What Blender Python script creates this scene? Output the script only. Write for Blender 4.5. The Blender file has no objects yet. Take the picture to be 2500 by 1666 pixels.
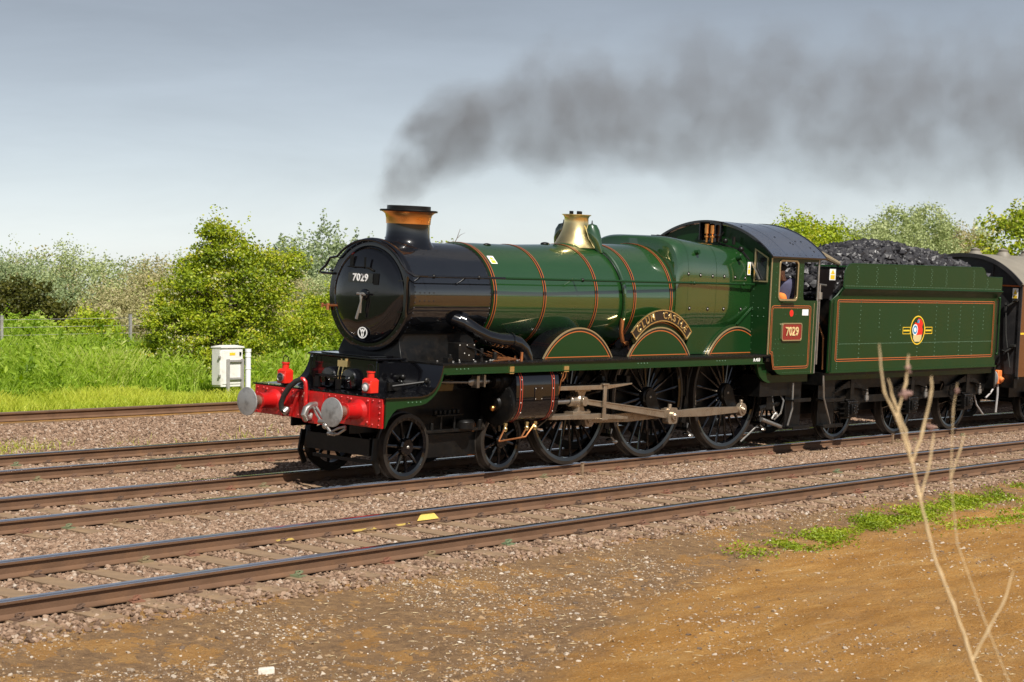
import bpy, math, random
import numpy as np
from mathutils import Vector, Matrix
from mathutils.geometry import tessellate_polygon

rad = math.radians
sc = bpy.context.scene
COL = sc.collection
CANT = 0.0495          # super-elevation of the tracks
CURV = 0.00307         # 1 / radius of the curve
rng = np.random.default_rng(7)
random.seed(7)

# ------------------------------------------------------------------ camera
cam_d = bpy.data.cameras.new('camera')
cam = bpy.data.objects.new('camera', cam_d)
COL.objects.link(cam)
cR = Vector((0.64053, -0.76789, 0.00758)); cU = Vector((0.00975, 0.01801, 0.99979)); cF = Vector((0.76787, 0.64032, -0.01902))
M = Matrix((cR, cU, -cF)).transposed().to_4x4()
M.translation = (-20.1337, -19.6131, 2.5123)
cam.matrix_world = M
cam_d.sensor_width = 36
cam_d.lens = 66.77
cam_d.clip_start = 0.1
cam_d.clip_end = 3000
cam_d.dof.use_dof = True
cam_d.dof.focus_distance = 29
cam_d.dof.aperture_fstop = 5.6
sc.camera = cam

# ------------------------------------------------------------------ sky, sun, exposure
SUN = Vector((-0.27, -0.60, 0.755)).normalized()      # direction towards the sun
world = bpy.data.worlds.new('World')
sc.world = world
world.use_nodes = True
wn = world.node_tree
bg = wn.nodes['Background']
sky = wn.nodes.new('ShaderNodeTexSky')
sky.sky_type = 'NISHITA'
sky.sun_disc = False
sky.sun_elevation = math.asin(SUN.z)
sky.sun_rotation = math.atan2(SUN.x, SUN.y)
sky.altitude = 50
sky.air_density = 1.0
sky.dust_density = 0.6
sky.ozone_density = 1.5
hsv = wn.nodes.new('ShaderNodeHueSaturation')
hsv.inputs['Saturation'].default_value = 0.42
wn.links.new(sky.outputs[0], hsv.inputs['Color'])
# a thin grey veil: the sky is palest in the haze along the horizon and evenly duller above
wtc = wn.nodes.new('ShaderNodeTexCoord'); wsp = wn.nodes.new('ShaderNodeSeparateXYZ'); wn.links.new(wtc.outputs['Generated'], wsp.inputs[0])
wmr = wn.nodes.new('ShaderNodeMapRange'); wmr.interpolation_type = 'SMOOTHSTEP'
wmr.inputs['From Min'].default_value = -0.04; wmr.inputs['From Max'].default_value = 0.19; wmr.inputs['To Min'].default_value = 1.0; wmr.inputs['To Max'].default_value = 0.47
wn.links.new(wsp.outputs['Z'], wmr.inputs['Value'])
wmx = wn.nodes.new('ShaderNodeVectorMath'); wmx.operation = 'SCALE'
wn.links.new(hsv.outputs[0], wmx.inputs[0]); wn.links.new(wmr.outputs[0], wmx.inputs['Scale'])
wtn = wn.nodes.new('ShaderNodeVectorMath'); wtn.operation = 'MULTIPLY'; wtn.inputs[1].default_value = (0.96, 0.99, 1.05)
# faint streaks of high cloud all round the sky
wmp = wn.nodes.new('ShaderNodeMapping'); wmp.inputs['Scale'].default_value = (1.6, 1.6, 9.0); wn.links.new(wtc.outputs['Generated'], wmp.inputs['Vector'])
wnz = wn.nodes.new('ShaderNodeTexNoise'); wnz.inputs['Scale'].default_value = 2.6; wnz.inputs['Detail'].default_value = 7; wnz.inputs['Roughness'].default_value = .6; wnz.inputs['Distortion'].default_value = .4; wn.links.new(wmp.outputs[0], wnz.inputs['Vector'])
wcl = wn.nodes.new('ShaderNodeMapRange'); wcl.inputs['From Min'].default_value = .3; wcl.inputs['From Max'].default_value = .7; wcl.inputs['To Min'].default_value = .93; wcl.inputs['To Max'].default_value = 1.07; wn.links.new(wnz.outputs['Fac'], wcl.inputs['Value'])
wsc = wn.nodes.new('ShaderNodeVectorMath'); wsc.operation = 'SCALE'
wn.links.new(wmx.outputs[0], wtn.inputs[0]); wn.links.new(wtn.outputs[0], wsc.inputs[0]); wn.links.new(wcl.outputs[0], wsc.inputs['Scale']); wn.links.new(wsc.outputs[0], bg.inputs[0])
bg.inputs[1].default_value = 0.094
sun_d = bpy.data.lights.new('sun', 'SUN')
sun_d.energy = 4.6
sun_d.angle = rad(0.53)
sun_d.color = (1.0, 0.95, 0.87)
sun = bpy.data.objects.new('sun', sun_d)
COL.objects.link(sun)
sun.rotation_euler = (-SUN).to_track_quat('-Z', 'Y').to_euler()
sc.view_settings.view_transform = 'Standard'
sc.view_settings.look = 'None'
sc.view_settings.gamma = 1
sc.view_settings.use_curve_mapping = False
sc.view_settings.exposure = 0.55
sc.cycles.volume_step_rate = 3.0
sc.cycles.volume_max_steps = 256
sc.cycles.use_denoising = True
sc.cycles.max_bounces = 8

# ------------------------------------------------------------------ materials
MATS = {}
def new_mat(name):
    m = bpy.data.materials.new(name); m.use_nodes = True
    MATS[name] = m
    return m, m.node_tree.nodes, m.node_tree.links, m.node_tree.nodes['Principled BSDF']

def mat(name, col, rough=0.5, metal=0.0, coat=0.0, spec=0.5, var=0.0, scale=6.0, bump=0.0, bscale=60.0, dirt=None, dirt_amt=0.0, dirt_scale=3.0, coat_rough=0.03, coat_ior=1.5):
    """plain paint / metal with some tonal variation, optional patchy dirt and fine relief"""
    m, n, l, b = new_mat(name)
    b.inputs['Roughness'].default_value = rough
    b.inputs['Metallic'].default_value = metal
    b.inputs['Coat Weight'].default_value = coat
    b.inputs['Coat Roughness'].default_value = coat_rough
    b.inputs['Coat IOR'].default_value = coat_ior
    b.inputs['Specular IOR Level'].default_value = spec
    tc = n.new('ShaderNodeTexCoord')
    out = None
    if var > 0:
        nz = n.new('ShaderNodeTexNoise'); nz.inputs['Scale'].default_value = scale; nz.inputs['Detail'].default_value = 6
        l.new(tc.outputs['Object'], nz.inputs['Vector'])
        mx = n.new('ShaderNodeMix'); mx.data_type = 'RGBA'
        mx.inputs['A'].default_value = (*[c * (1 - var) for c in col], 1)
        mx.inputs['B'].default_value = (*[min(1, c * (1 + var)) for c in col], 1)
        l.new(nz.outputs['Fac'], mx.inputs['Factor'])
        out = mx.outputs['Result']
        rr = n.new('ShaderNodeMapRange'); rr.inputs['From Min'].default_value = .3; rr.inputs['From Max'].default_value = .7
        rr.inputs['To Min'].default_value = max(0.02, rough * .8); rr.inputs['To Max'].default_value = min(1, rough * 1.25)
        l.new(nz.outputs['Fac'], rr.inputs['Value']); l.new(rr.outputs[0], b.inputs['Roughness'])
    if dirt is not None:
        nd = n.new('ShaderNodeTexNoise'); nd.inputs['Scale'].default_value = dirt_scale; nd.inputs['Detail'].default_value = 9; nd.inputs['Roughness'].default_value = .7
        l.new(tc.outputs['Object'], nd.inputs['Vector'])
        mr = n.new('ShaderNodeMapRange'); mr.inputs['From Min'].default_value = .5; mr.inputs['From Max'].default_value = .75
        mr.inputs['To Max'].default_value = dirt_amt
        l.new(nd.outputs['Fac'], mr.inputs['Value'])
        md = n.new('ShaderNodeMix'); md.data_type = 'RGBA'
        if out: l.new(out, md.inputs['A'])
        else: md.inputs['A'].default_value = (*col, 1)
        md.inputs['B'].default_value = (*dirt, 1)
        l.new(mr.outputs[0], md.inputs['Factor'])
        out = md.outputs['Result']
    if out: l.new(out, b.inputs['Base Color'])
    else: b.inputs['Base Color'].default_value = (*col, 1)
    if bump > 0:
        nb = n.new('ShaderNodeTexNoise'); nb.inputs['Scale'].default_value = bscale; nb.inputs['Detail'].default_value = 5
        l.new(tc.outputs['Object'], nb.inputs['Vector'])
        bp = n.new('ShaderNodeBump'); bp.inputs['Strength'].default_value = bump; bp.inputs['Distance'].default_value = .02
        l.new(nb.outputs['Fac'], bp.inputs['Height']); l.new(bp.outputs[0], b.inputs['Normal'])
    return m

GREEN = mat('loco_green_paint', (0.0068, 0.034, 0.0082), .34, coat=.12, spec=.25, var=.12, scale=1.5, bump=.02, bscale=4)
POLISHED = mat('polished_green_paint', (0.0095, 0.046, 0.009), .3, coat=1.0, spec=.3, var=.12, scale=1.2, bump=.012, bscale=3, coat_ior=2.0)
BLACK = mat('gloss_black_paint', (0.003, 0.003, 0.004), .25, spec=.1, coat=.9, coat_ior=1.65, var=.2, scale=2, bump=.03, bscale=4, coat_rough=.05)
SMOKEBOX = mat('smokebox_black_paint', (0.004, 0.0045, 0.006), .3, spec=.08, coat=1.0, var=.3, scale=2.5, bump=.02, bscale=3, coat_rough=.03, coat_ior=2.05)
RIVETGREEN = mat('worn_glint_rivet_paint', (0.05, 0.12, 0.06), .3, coat=.6)  # pale green for worn heads, with their glint put into the colour
SOOT = mat('oily_black_metal', (0.0042, 0.0040, 0.0038), .38, spec=.3, var=.4, scale=7, dirt=(.035, .026, .018), dirt_amt=.4, dirt_scale=5)
RED = mat('buffer_beam_red', (0.48, 0.008, 0.008), .34, coat=.45, var=.15, scale=4, dirt=(.10, .012, .010), dirt_amt=.7, dirt_scale=4)
LAMPRED = mat('lamp_red', (0.66, 0.02, 0.01), .3, coat=.5)
ORANGE = mat('orange_lining', (0.44, 0.115, 0.025), .4, coat=.4)
REDLINE = mat('red_lining', (0.45, 0.05, 0.02), .4, coat=.4)
LINEBLACK = mat('black_lining', (0.008, 0.006, 0.006), .35, coat=.4)
STEEL = mat('bright_steel', (0.40, 0.38, 0.35), .36, metal=.85, var=.15, scale=8)
BUFFER = mat('worn_buffer_steel', (0.42, 0.42, 0.41), .45, metal=.6, var=.2, scale=9, dirt=(.09, .085, .08), dirt_amt=.85, dirt_scale=5)
RODSTEEL = mat('oiled_rod_steel', (0.44, 0.36, 0.27), .30, metal=.8, var=.15, scale=6, dirt=(.22, .1, .05), dirt_amt=.4, dirt_scale=7)
TYRE = mat('tyre_steel', (0.030, 0.024, 0.019), .45, metal=.3, var=.3, scale=5)
COPPER = mat('polished_copper', (0.95, 0.42, 0.13), .30, metal=1.0, var=.1, scale=6)
PIPECOPPER = mat('copper_pipe', (0.62, 0.25, 0.10), .35, metal=.9, var=.2)
BRASS = mat('polished_brass', (0.95, 0.74, 0.36), .30, metal=1.0, var=.1, scale=4)
BEAD = mat('brass_beading', (0.50, 0.40, 0.23), .3, metal=.7)
ROOFGREY = mat('cab_roof_grey', (0.045, 0.058, 0.088), .28, coat=1.0, coat_ior=1.9, var=.2, scale=2)
WHITE = mat('white_paint', (0.82, 0.82, 0.80), .5)
YELLOW = mat('yellow_paint', (0.80, 0.52, 0.03), .5)
RAILYELLOW = mat('sprayed_yellow_mark', (0.72, 0.52, 0.12), .7, var=.2, scale=30)
FADEDYELLOW = mat('faded_yellow_mark', (0.42, 0.30, 0.07), .8, var=.4, scale=25, dirt=(.15, .09, .05), dirt_amt=.7, dirt_scale=20)
CREAM = mat('cream_numerals', (0.78, 0.62, 0.30), .4, metal=.3)
PLATERED = mat('plate_red', (0.22, 0.015, 0.012), .4, coat=.3)
SPOTRED = mat('route_spot_red', (0.75, 0.02, 0.01), .45)
BLUE = mat('emblem_blue', (0.05, 0.25, 0.45), .45)
GLASS = mat('dark_window_glass', (0.02, 0.022, 0.025), .06, spec=.8, coat=.5)
RUBBER = mat('black_rubber_hose', (0.02, 0.02, 0.018), .6, bump=.3, bscale=90)
COALM = mat('coal', (0.022, 0.021, 0.024), .5, var=.6, scale=14, spec=.6)
RAILRUST = mat('rusty_rail', (0.125, 0.066, 0.035), .75, var=.3, scale=3, dirt=(.20, .10, .045), dirt_amt=.6, dirt_scale=2.5, bump=.2, bscale=40)
RAILTOP = mat('polished_rail_head', (0.78, 0.75, 0.76), .16, metal=1.0, var=.12, scale=2, dirt=(.3, .2, .13), dirt_amt=.35, dirt_scale=1.5)
RAILTOPRUST = mat('dull_rail_head', (0.20, 0.13, 0.09), .45, metal=.4, var=.3, scale=2)
SLEEPER = mat('weathered_sleeper', (0.22, 0.145, 0.085), .85, var=.35, scale=5, dirt=(.34, .21, .09), dirt_amt=.6, dirt_scale=3, bump=.5, bscale=25)
COACHROOF = mat('coach_roof_pale', (0.20, 0.18, 0.145), .6, var=.12, scale=3, dirt=(.2, .18, .15), dirt_amt=.5)
COACHBROWN = mat('coach_chocolate', (0.12, 0.042, 0.012), .35, coat=.5)
COACHEND = mat('coach_end_black', (0.022, 0.021, 0.022), .5, var=.3, scale=3, dirt=(.07, .06, .055), dirt_amt=.4)
CABINET = mat('cabinet_white', (0.72, 0.71, 0.67), .5, var=.06, scale=4, dirt=(.45, .40, .30), dirt_amt=.5, dirt_scale=6)
GALV = mat('galvanised_steel', (0.42, 0.40, 0.39), .5, metal=.4, var=.2, scale=9, dirt=(.28, .15, .07), dirt_amt=.5, dirt_scale=6)
PVC = mat('white_pipe', (0.80, 0.80, 0.80), .4)
TARP = mat('canvas_sheet', (0.20, 0.16, 0.10), .9, var=.3, scale=8, bump=.4, bscale=30)
DRYSTALK = mat('dry_stalk', (0.58, 0.44, 0.25), .8, var=.3, scale=20)
SEEDHEAD = mat('withered_flower_head', (0.32, 0.20, 0.17), .9, var=.4, scale=40)
BARK = mat('bark', (0.10, 0.075, 0.055), .9, var=.4, scale=9, bump=.6, bscale=25)
NAVY = mat('navy_cloth', (0.085, 0.085, 0.15), .9, var=.25, scale=14)
HIVIS = mat('orange_vest', (0.75, 0.20, 0.03), .8)
SKIN = mat('skin', (0.50, 0.28, 0.19), .55)
CAPBLACK = mat('cap_cloth', (0.012, 0.012, 0.014), .85)
ORANGEHOSE = mat('orange_coupling', (0.72, 0.20, 0.05), .5)
PALESTONE = mat('pale_stone', (0.62, 0.56, 0.48), .8, var=.15, scale=12, bump=.4, bscale=30)
CLIPMAT = None

# ------------------------------------------------------------------ mesh builder
class MB:
    def __init__(self): self.v = []; self.f = []
    def add(self, vs, fs):
        o = len(self.v)
        self.v.extend([tuple(map(float, p)) for p in vs]); self.f.extend([tuple(i + o for i in f) for f in fs])
        return self
    def box(self, x0, x1, y0, y1, z0, z1):
        vs = [(x, y, z) for x in (x0, x1) for y in (y0, y1) for z in (z0, z1)]
        return self.add(vs, [(0, 1, 3, 2), (4, 6, 7, 5), (0, 4, 5, 1), (2, 3, 7, 6), (0, 2, 6, 4), (1, 5, 7, 3)])
    def obox(self, c, ax, ay, az, sx, sy, sz):
        c = Vector(c); ax = Vector(ax).normalized(); ay = Vector(ay).normalized(); az = Vector(az).normalized()
        vs = [c + ax * (i * sx / 2) + ay * (j * sy / 2) + az * (k * sz / 2) for i in (-1, 1) for j in (-1, 1) for k in (-1, 1)]
        return self.add(vs, [(0, 1, 3, 2), (4, 6, 7, 5), (0, 4, 5, 1), (2, 3, 7, 6), (0, 2, 6, 4), (1, 5, 7, 3)])
    def bar(self, p0, p1, w, h, up=(0, 0, 1)):
        p0 = Vector(p0); p1 = Vector(p1); d = (p1 - p0); L = d.length; d.normalize()
        s = d.cross(Vector(up)).normalized(); u = s.cross(d)
        return self.obox((p0 + p1) / 2, d, s, u, L, w, h)
    def tube(self, pts, r, n=8, caps=True):
        pts = [Vector(p) for p in pts]; m = len(pts)
        rs = r if isinstance(r, (list, tuple)) else [r] * m
        t = []
        for i in range(m):
            a = pts[max(i - 1, 0)]; b = pts[min(i + 1, m - 1)]
            t.append((b - a).normalized())
        nrm = t[0].orthogonal().normalized()
        vs = []
        for i in range(m):
            nrm = (nrm - t[i] * nrm.dot(t[i]))
            nrm = nrm.normalized() if nrm.length > 1e-6 else t[i].orthogonal().normalized()
            bn = t[i].cross(nrm)
            for k in range(n):
                a = 2 * math.pi * k / n
                vs.append(pts[i] + (nrm * math.cos(a) + bn * math.sin(a)) * rs[i])
        fs = [(i * n + k, i * n + (k + 1) % n, (i + 1) * n + (k + 1) % n, (i + 1) * n + k) for i in range(m - 1) for k in range(n)]
        if caps: fs += [tuple(range(n - 1, -1, -1)), tuple((m - 1) * n + k for k in range(n))]
        return self.add(vs, fs)
    def cyl(self, p0, p1, r0, r1=None, n=16, caps=True):
        return self.tube([p0, p1], [r0, r0 if r1 is None else r1], n, caps)
    def lathe(self, prof, o=(0, 0, 0), axis='z', n=48, a0=0.0, a1=None):
        """prof: (distance along axis, radius)"""
        full = a1 is None
        cnt = n if full else n + 1
        span = 2 * math.pi if full else a1 - a0
        vs = []
        for h, r in prof:
            for k in range(cnt):
                a = a0 + span * k / n
                c, s = r * math.cos(a), r * math.sin(a)
                p = {'z': (c, s, h), 'x': (h, c, s), 'y': (c, h, s)}[axis]
                vs.append((o[0] + p[0], o[1] + p[1], o[2] + p[2]))
        fs = []
        for i in range(len(prof) - 1):
            for k in range(n):
                k2 = (k + 1) % cnt
                fs.append((i * cnt + k, i * cnt + k2, (i + 1) * cnt + k2, (i + 1) * cnt + k))
        return self.add(vs, fs)
    def loft(self, rings, closed=True, caps=False):
        n = len(rings[0]); vs = [p for r in rings for p in r]
        fs = [(i * n + k, i * n + (k + 1) % n, (i + 1) * n + (k + 1) % n, (i + 1) * n + k) for i in range(len(rings) - 1) for k in range(n if closed else n - 1)]
        if caps: fs += [tuple(range(n - 1, -1, -1)), tuple((len(rings) - 1) * n + k for k in range(n))]
        return self.add(vs, fs)
    def plate(self, outer, holes=(), plane='xz', c0=0.0, c1=0.02):
        """flat plate with holes, outline (a, b) in the plane, thickness from c0 to c1 along the third axis"""
        loops = [list(outer)] + [list(h) for h in holes]
        flat = [p for lp in loops for p in lp]
        tris = tessellate_polygon([[Vector((a, b, 0)) for a, b in lp] for lp in loops])
        def P(a, b, c): return {'xz': (a, c, b), 'yz': (c, a, b), 'xy': (a, b, c)}[plane]
        N = len(flat)
        vs = [P(a, b, c0) for a, b in flat] + [P(a, b, c1) for a, b in flat]
        fs = []
        for t in tris:
            fs.append(tuple(t)); fs.append(tuple(i + N for i in reversed(t)))
        o = 0
        for lp in loops:
            m = len(lp)
            for k in range(m):
                a, b = o + k, o + (k + 1) % m
                fs.append((a, b, b + N, a + N))
            o += m
        return self.add(vs, fs)
    def dome(self, p, nrm, r, h=None, n=6):
        p = Vector(p); nrm = Vector(nrm).normalized(); h = h or r * .7
        a = nrm.orthogonal().normalized(); b = nrm.cross(a)
        vs = [p + (a * math.cos(2 * math.pi * k / n) + b * math.sin(2 * math.pi * k / n)) * r for k in range(n)]
        vs += [p + nrm * h * .75 + (a * math.cos(2 * math.pi * k / n) + b * math.sin(2 * math.pi * k / n)) * r * .6 for k in range(n)]
        vs.append(p + nrm * h)
        fs = [(k, (k + 1) % n, n + (k + 1) % n, n + k) for k in range(n)] + [(n + k, n + (k + 1) % n, 2 * n) for k in range(n)]
        return self.add(vs, fs)
    def ball(self, c, r, n=12, m=8, s=(1, 1, 1)):
        vs = []; fs = []
        for i in range(m + 1):
            t = math.pi * i / m
            for k in range(n):
                a = 2 * math.pi * k / n
                vs.append((c[0] + r * s[0] * math.sin(t) * math.cos(a), c[1] + r * s[1] * math.sin(t) * math.sin(a), c[2] + r * s[2] * math.cos(t)))
        for i in range(m):
            for k in range(n):
                fs.append((i * n + k, i * n + (k + 1) % n, (i + 1) * n + (k + 1) % n, (i + 1) * n + k))
        return self.add(vs, fs)
    def mesh(self, name, m, smooth=True, angle=35):
        me = bpy.data.meshes.new(name)
        me.from_pydata(self.v, [], self.f)
        me.validate()
        import bmesh
        bm = bmesh.new(); bm.from_mesh(me)
        bmesh.ops.recalc_face_normals(bm, faces=bm.faces)
        bm.to_mesh(me); bm.free()
        if m: me.materials.append(m)
        if smooth:
            me.polygons.foreach_set('use_smooth', [True] * len(me.polygons))
            me.set_sharp_from_angle(angle=rad(angle))
        return me
    def build(self, name, m, parent=None, smooth=True, bevel=0.0, label=None, stuff=False, loc=None):
        me = self.mesh(name, m, smooth)
        o = bpy.data.objects.new(name, me); COL.objects.link(o)
        if parent: o.parent = parent
        if loc: o.location = loc
        if bevel:
            b = o.modifiers.new('bevel', 'BEVEL'); b.width = bevel; b.segments = 2; b.limit_method = 'ANGLE'; b.angle_limit = rad(40)
        if label: o['label'] = label
        if stuff: o['kind'] = 'stuff'
        return o

def mirror(mb):
    m = MB(); m.v = [(x, -y, z) for x, y, z in mb.v]; m.f = [tuple(reversed(f)) for f in mb.f]
    return m
def thing(name, label, cat, loc=(0, 0, 0), rot=(0, 0, 0), group=None):
    o = bpy.data.objects.new(name, None); COL.objects.link(o)
    o.empty_display_size = .2
    o.location = loc; o.rotation_euler = rot
    o['label'] = label; o['category'] = cat
    if group: o['group'] = group
    return o
def tag(o, label, cat, group=None):
    o['label'] = label; o['category'] = cat
    if group: o['group'] = group
    return o
def link(me, name, parent=None, loc=(0, 0, 0), rot=(0, 0, 0), scale=(1, 1, 1)):
    o = bpy.data.objects.new(name, me); COL.objects.link(o)
    o.location = loc; o.rotation_euler = rot; o.scale = scale
    if parent: o.parent = parent
    return o
def np_mesh(name, verts, faces, m, attr=None, smooth=False):
    """fast mesh from arrays; faces (n,k)"""
    me = bpy.data.meshes.new(name)
    verts = np.asarray(verts, np.float32); faces = np.asarray(faces, np.int32)
    nf, k = faces.shape
    me.vertices.add(len(verts)); me.vertices.foreach_set('co', verts.ravel())
    me.loops.add(nf * k); me.loops.foreach_set('vertex_index', faces.ravel())
    me.polygons.add(nf)
    me.polygons.foreach_set('loop_start', np.arange(0, nf * k, k, dtype=np.int32))
    me.polygons.foreach_set('loop_total', np.full(nf, k, np.int32))
    me.polygons.foreach_set('use_smooth', np.full(nf, bool(smooth)))
    me.update(calc_edges=True)
    if attr is not None:
        a = me.attributes.new('tone', 'FLOAT', 'FACE' if len(attr) == nf else 'POINT')
        a.data.foreach_set('value', np.asarray(attr, np.float32))
    if m: me.materials.append(m)
    return me
def rrect(x0, x1, z0, z1, r, n=6):
    """rounded rectangle outline; r may be four radii (x0z0, x1z0, x1z1, x0z1)"""
    rs = r if isinstance(r, (tuple, list)) else (r,) * 4
    pts = []
    for (cx, cz, a0), rr in zip(((x0 + rs[0], z0 + rs[0], 180), (x1 - rs[1], z0 + rs[1], 270), (x1 - rs[2], z1 - rs[2], 0), (x0 + rs[3], z1 - rs[3], 90)), rs):
        for k in range(n + 1):
            a = rad(a0 + 90 * k / n)
            pts.append((cx + rr * math.cos(a), cz + rr * math.sin(a)))
    return pts
def offset(path, d):
    """inset a closed ccw outline by d"""
    n = len(path); out = []
    for i in range(n):
        a, b, c = Vector(path[i - 1]), Vector(path[i]), Vector(path[(i + 1) % n])
        d1 = (b - a).normalized() if (b - a).length > 1e-9 else (c - b).normalized()
        d2 = (c - b).normalized() if (c - b).length > 1e-9 else d1
        n1 = Vector((-d1.y, d1.x)); n2 = Vector((-d2.y, d2.x))
        nn = (n1 + n2); nn = nn.normalized() if nn.length > 1e-6 else n1
        out.append(tuple(b + nn * (d / max(.35, nn.dot(n1)))))
    return out
def arc(cx, cz, r, a0, a1, n=24):
    return [(cx + r * math.cos(rad(a0 + (a1 - a0) * k / n)), cz + r * math.sin(rad(a0 + (a1 - a0) * k / n))) for k in range(n + 1)]
def lining(parent, path, y, sgn=-1, w=.05, lw=.012):
    """orange - black - orange line round a panel, on the plane y, facing sgn"""
    o1 = offset(path, w)
    lo = MB().plate(path, [list(reversed(o1))], 'xz', y, y + sgn * .0025).build('lining', ORANGE, parent, smooth=False)
    i0, i1 = offset(path, lw), offset(path, w - lw)
    MB().plate(i0, [list(reversed(i1))], 'xz', y + sgn * .001, y + sgn * .004).build('black_line', LINEBLACK, lo, smooth=False)
    return lo
def text_mesh(s, size, depth=.006, bold=.0, sx=1.0):
    cu = bpy.data.curves.new('lettering', 'FONT')
    cu.body = s; cu.size = size; cu.extrude = depth / 2; cu.offset = bold; cu.align_x = 'CENTER'; cu.align_y = 'CENTER'; cu.resolution_u = 3; cu.space_character = 1.1
    o = bpy.data.objects.new('lettering', cu); COL.objects.link(o)
    o.scale = (1, 1, 1)
    dg = bpy.context.evaluated_depsgraph_get()
    me = bpy.data.meshes.new_from_object(o.evaluated_get(dg))
    bpy.data.objects.remove(o); bpy.data.curves.remove(cu)
    me.transform(Matrix.Diagonal((sx, 1, 1, 1)))
    return me
def lettering(parent, s, size, m, loc, face='-y', depth=.006, bold=0., sx=1., roll=0., name='lettering'):
    me = text_mesh(s, size, depth, bold, sx)
    me.materials.clear(); me.materials.append(m)
    if roll: me.transform(Matrix.Rotation(roll, 4, 'Z'))
    me.transform(Matrix.Rotation(rad(90), 4, 'X'))          # now reads facing -y
    if face == '-x': me.transform(Matrix.Rotation(rad(-90), 4, 'Z'))
    me.name = name
    return link(me, name, parent, loc)
def track_pose(X):
    return (X, -CURV / 2 * (X - 4) ** 2, 0.0), -math.atan(CURV * (X - 4))

# ================================================================== THE LOCOMOTIVE
LOCO = thing('steam_locomotive', 'dark green and black steam locomotive numbered 7029 with red buffer beam', 'locomotive', (0, 0, 0), (CANT, 0, 0))
BZ = 2.652      # boiler centre line
RIV = {'green': MB(), 'black': MB(), 'red': MB()}

# ---- smokebox
sb = MB(); sb.lathe([(.0, .80), (1.80, .80), (1.80, .3)], (0, 0, BZ), 'x', 72)
smokebox = sb.build('smokebox', SMOKEBOX, LOCO)
MB().lathe([(.03, .80), (.03, .835), (-.03, .838), (-.055, .825), (-.062, .79), (-.062, .72), (-.02, .71)], (0, 0, BZ), 'x', 72).build('front_ring', BLACK, smokebox)
door = MB().lathe([(-.03, .715), (-.075, .712), (-.088, .69), (-.075, .675), (-.095, .64), (-.125, .45), (-.14, .25), (-.145, 0.0)], (0, 0, BZ), 'x', 72).build('smokebox_door', BLACK, LOCO)
for k in range(64):
    a = 2 * math.pi * k / 64
    d = (0, math.cos(a), math.sin(a))
    for X in (.08, 1.755):
        RIV['black'].dome((X, .80 * d[1], BZ + .80 * d[2]), d, .013)
for k in range(40):
    a = 2 * math.pi * (k + .5) / 40
    RIV['black'].dome((-.06, .775 * math.cos(a), BZ + .775 * math.sin(a)), (-1, 0, 0), .012)
for i in range(4):
    for zz in (2.72, 2.60):
        RIV['black'].dome((.18 + .1 * i, -math.sqrt(.64 - (zz - BZ) ** 2), zz), (0, -1, 0), .013)
# door furniture
MB().lathe([(-.14, .085), (-.17, .08), (-.18, .05), (-.185, 0)], (0, 0, BZ), 'x', 20).build('door_boss', BLACK, door)
h = MB(); h.tube([(-.2, 0, BZ), (-.21, .01, BZ - .1), (-.205, .03, BZ - .27)], [.018, .016, .024], 8); h.cyl((-.16, 0, BZ), (-.22, 0, BZ), .03, n=12)
h.build('door_dart_handle', STEEL, door)
h = MB(); h.tube([(-.235, 0, BZ + .01), (-.24, -.02, BZ - .1), (-.24, .06, BZ - .36)], [.018, .016, .022], 8); h.tube([(-.235, .07, BZ + .01), (-.235, -.09, BZ)], [.02, .014], 8)
h.build('door_dart_handle', STEEL, door)
hs = MB(); hs.bar((-.13, -.09, 2.875), (-.07, -.76, 2.885), .012, .016); hs.bar((-.14, -.09, 2.67), (-.128, -.15, 2.42), .014, .016); hs.bar((-.128, -.15, 2.42), (-.07, -.76, 2.43), .012, .018)
hs.box(-.10, -.04, -.78, -.73, 2.38, 2.93); hs.cyl((-.075, -.77, 2.36), (-.075, -.77, 2.95), .017, n=10)
hs.build('door_hinge', BLACK, door)
np_ = MB().plate(rrect(-.155, .345, 2.82, 2.965, .02), plane='yz', c0=-.125, c1=-.155).build('smokebox_number_plate', BLACK, LOCO, bevel=.003)
lettering(np_, '7029', .15, WHITE, (-.158, .095, 2.892), '-x', bold=.0035, sx=.98)
MB().plate(rrect(-.26, -.165, 2.80, 2.97, .012), plane='yz', c0=-.12, c1=-.15).build('plate_bracket', SOOT, np_)
sp = MB().lathe([(-.122, .0), (-.14, .0), (-.14, .085), (-.11, .085)], (0, .02, 2.09), 'x', 24)
sp.v = [(x, .02 + (y - .02) * 1.15, z) for x, y, z in sp.v]
sp = sp.build('shed_plate', BLACK, LOCO)
rg = MB().lathe([(-.141, .085), (-.144, .085), (-.144, .068), (-.141, .068)], (0, .02, 2.09), 'x', 24)
rg.v = [(x, .02 + (y - .02) * 1.15, z) for x, y, z in rg.v]
rg.build('plate_rim', WHITE, sp)
lettering(sp, 'W', .085, WHITE, (-.143, .02, 2.107), '-x', bold=.003); lettering(sp, 'U', .06, WHITE, (-.143, .02, 2.05), '-x', bold=.004)
li = MB(); li.box(-.135, -.12, .28, .34, 3.05, 3.22); li.box(-.20, -.12, .29, .33, 3.04, 3.055); li.tube([(-.19, .31, 3.05), (-.17, .0, 3.05)], .008, 6); li.box(-.2, -.12, -.05, .0, 3.03, 3.05); li.box(-.2, -.185, -.04, -.01, 3.03, 3.20)
li.tube([(-.12, -.02, 3.05), (-.14, -.16, 3.0)], .016, 6)
li.build('lamp_iron', SOOT, door)
tp = MB(); tp.tube([(-.08, .60, 2.46), (-.1, .80, 2.45), (-.1, .93, 2.445)], .018, 8); tp.cyl((-.1, .80, 2.38), (-.1, .80, 2.48), .03); tp.cyl((-.1, .92, 2.41), (-.1, .92, 2.48), .02)
tp.build('steam_lance_cock', PIPECOPPER, LOCO)

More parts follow.
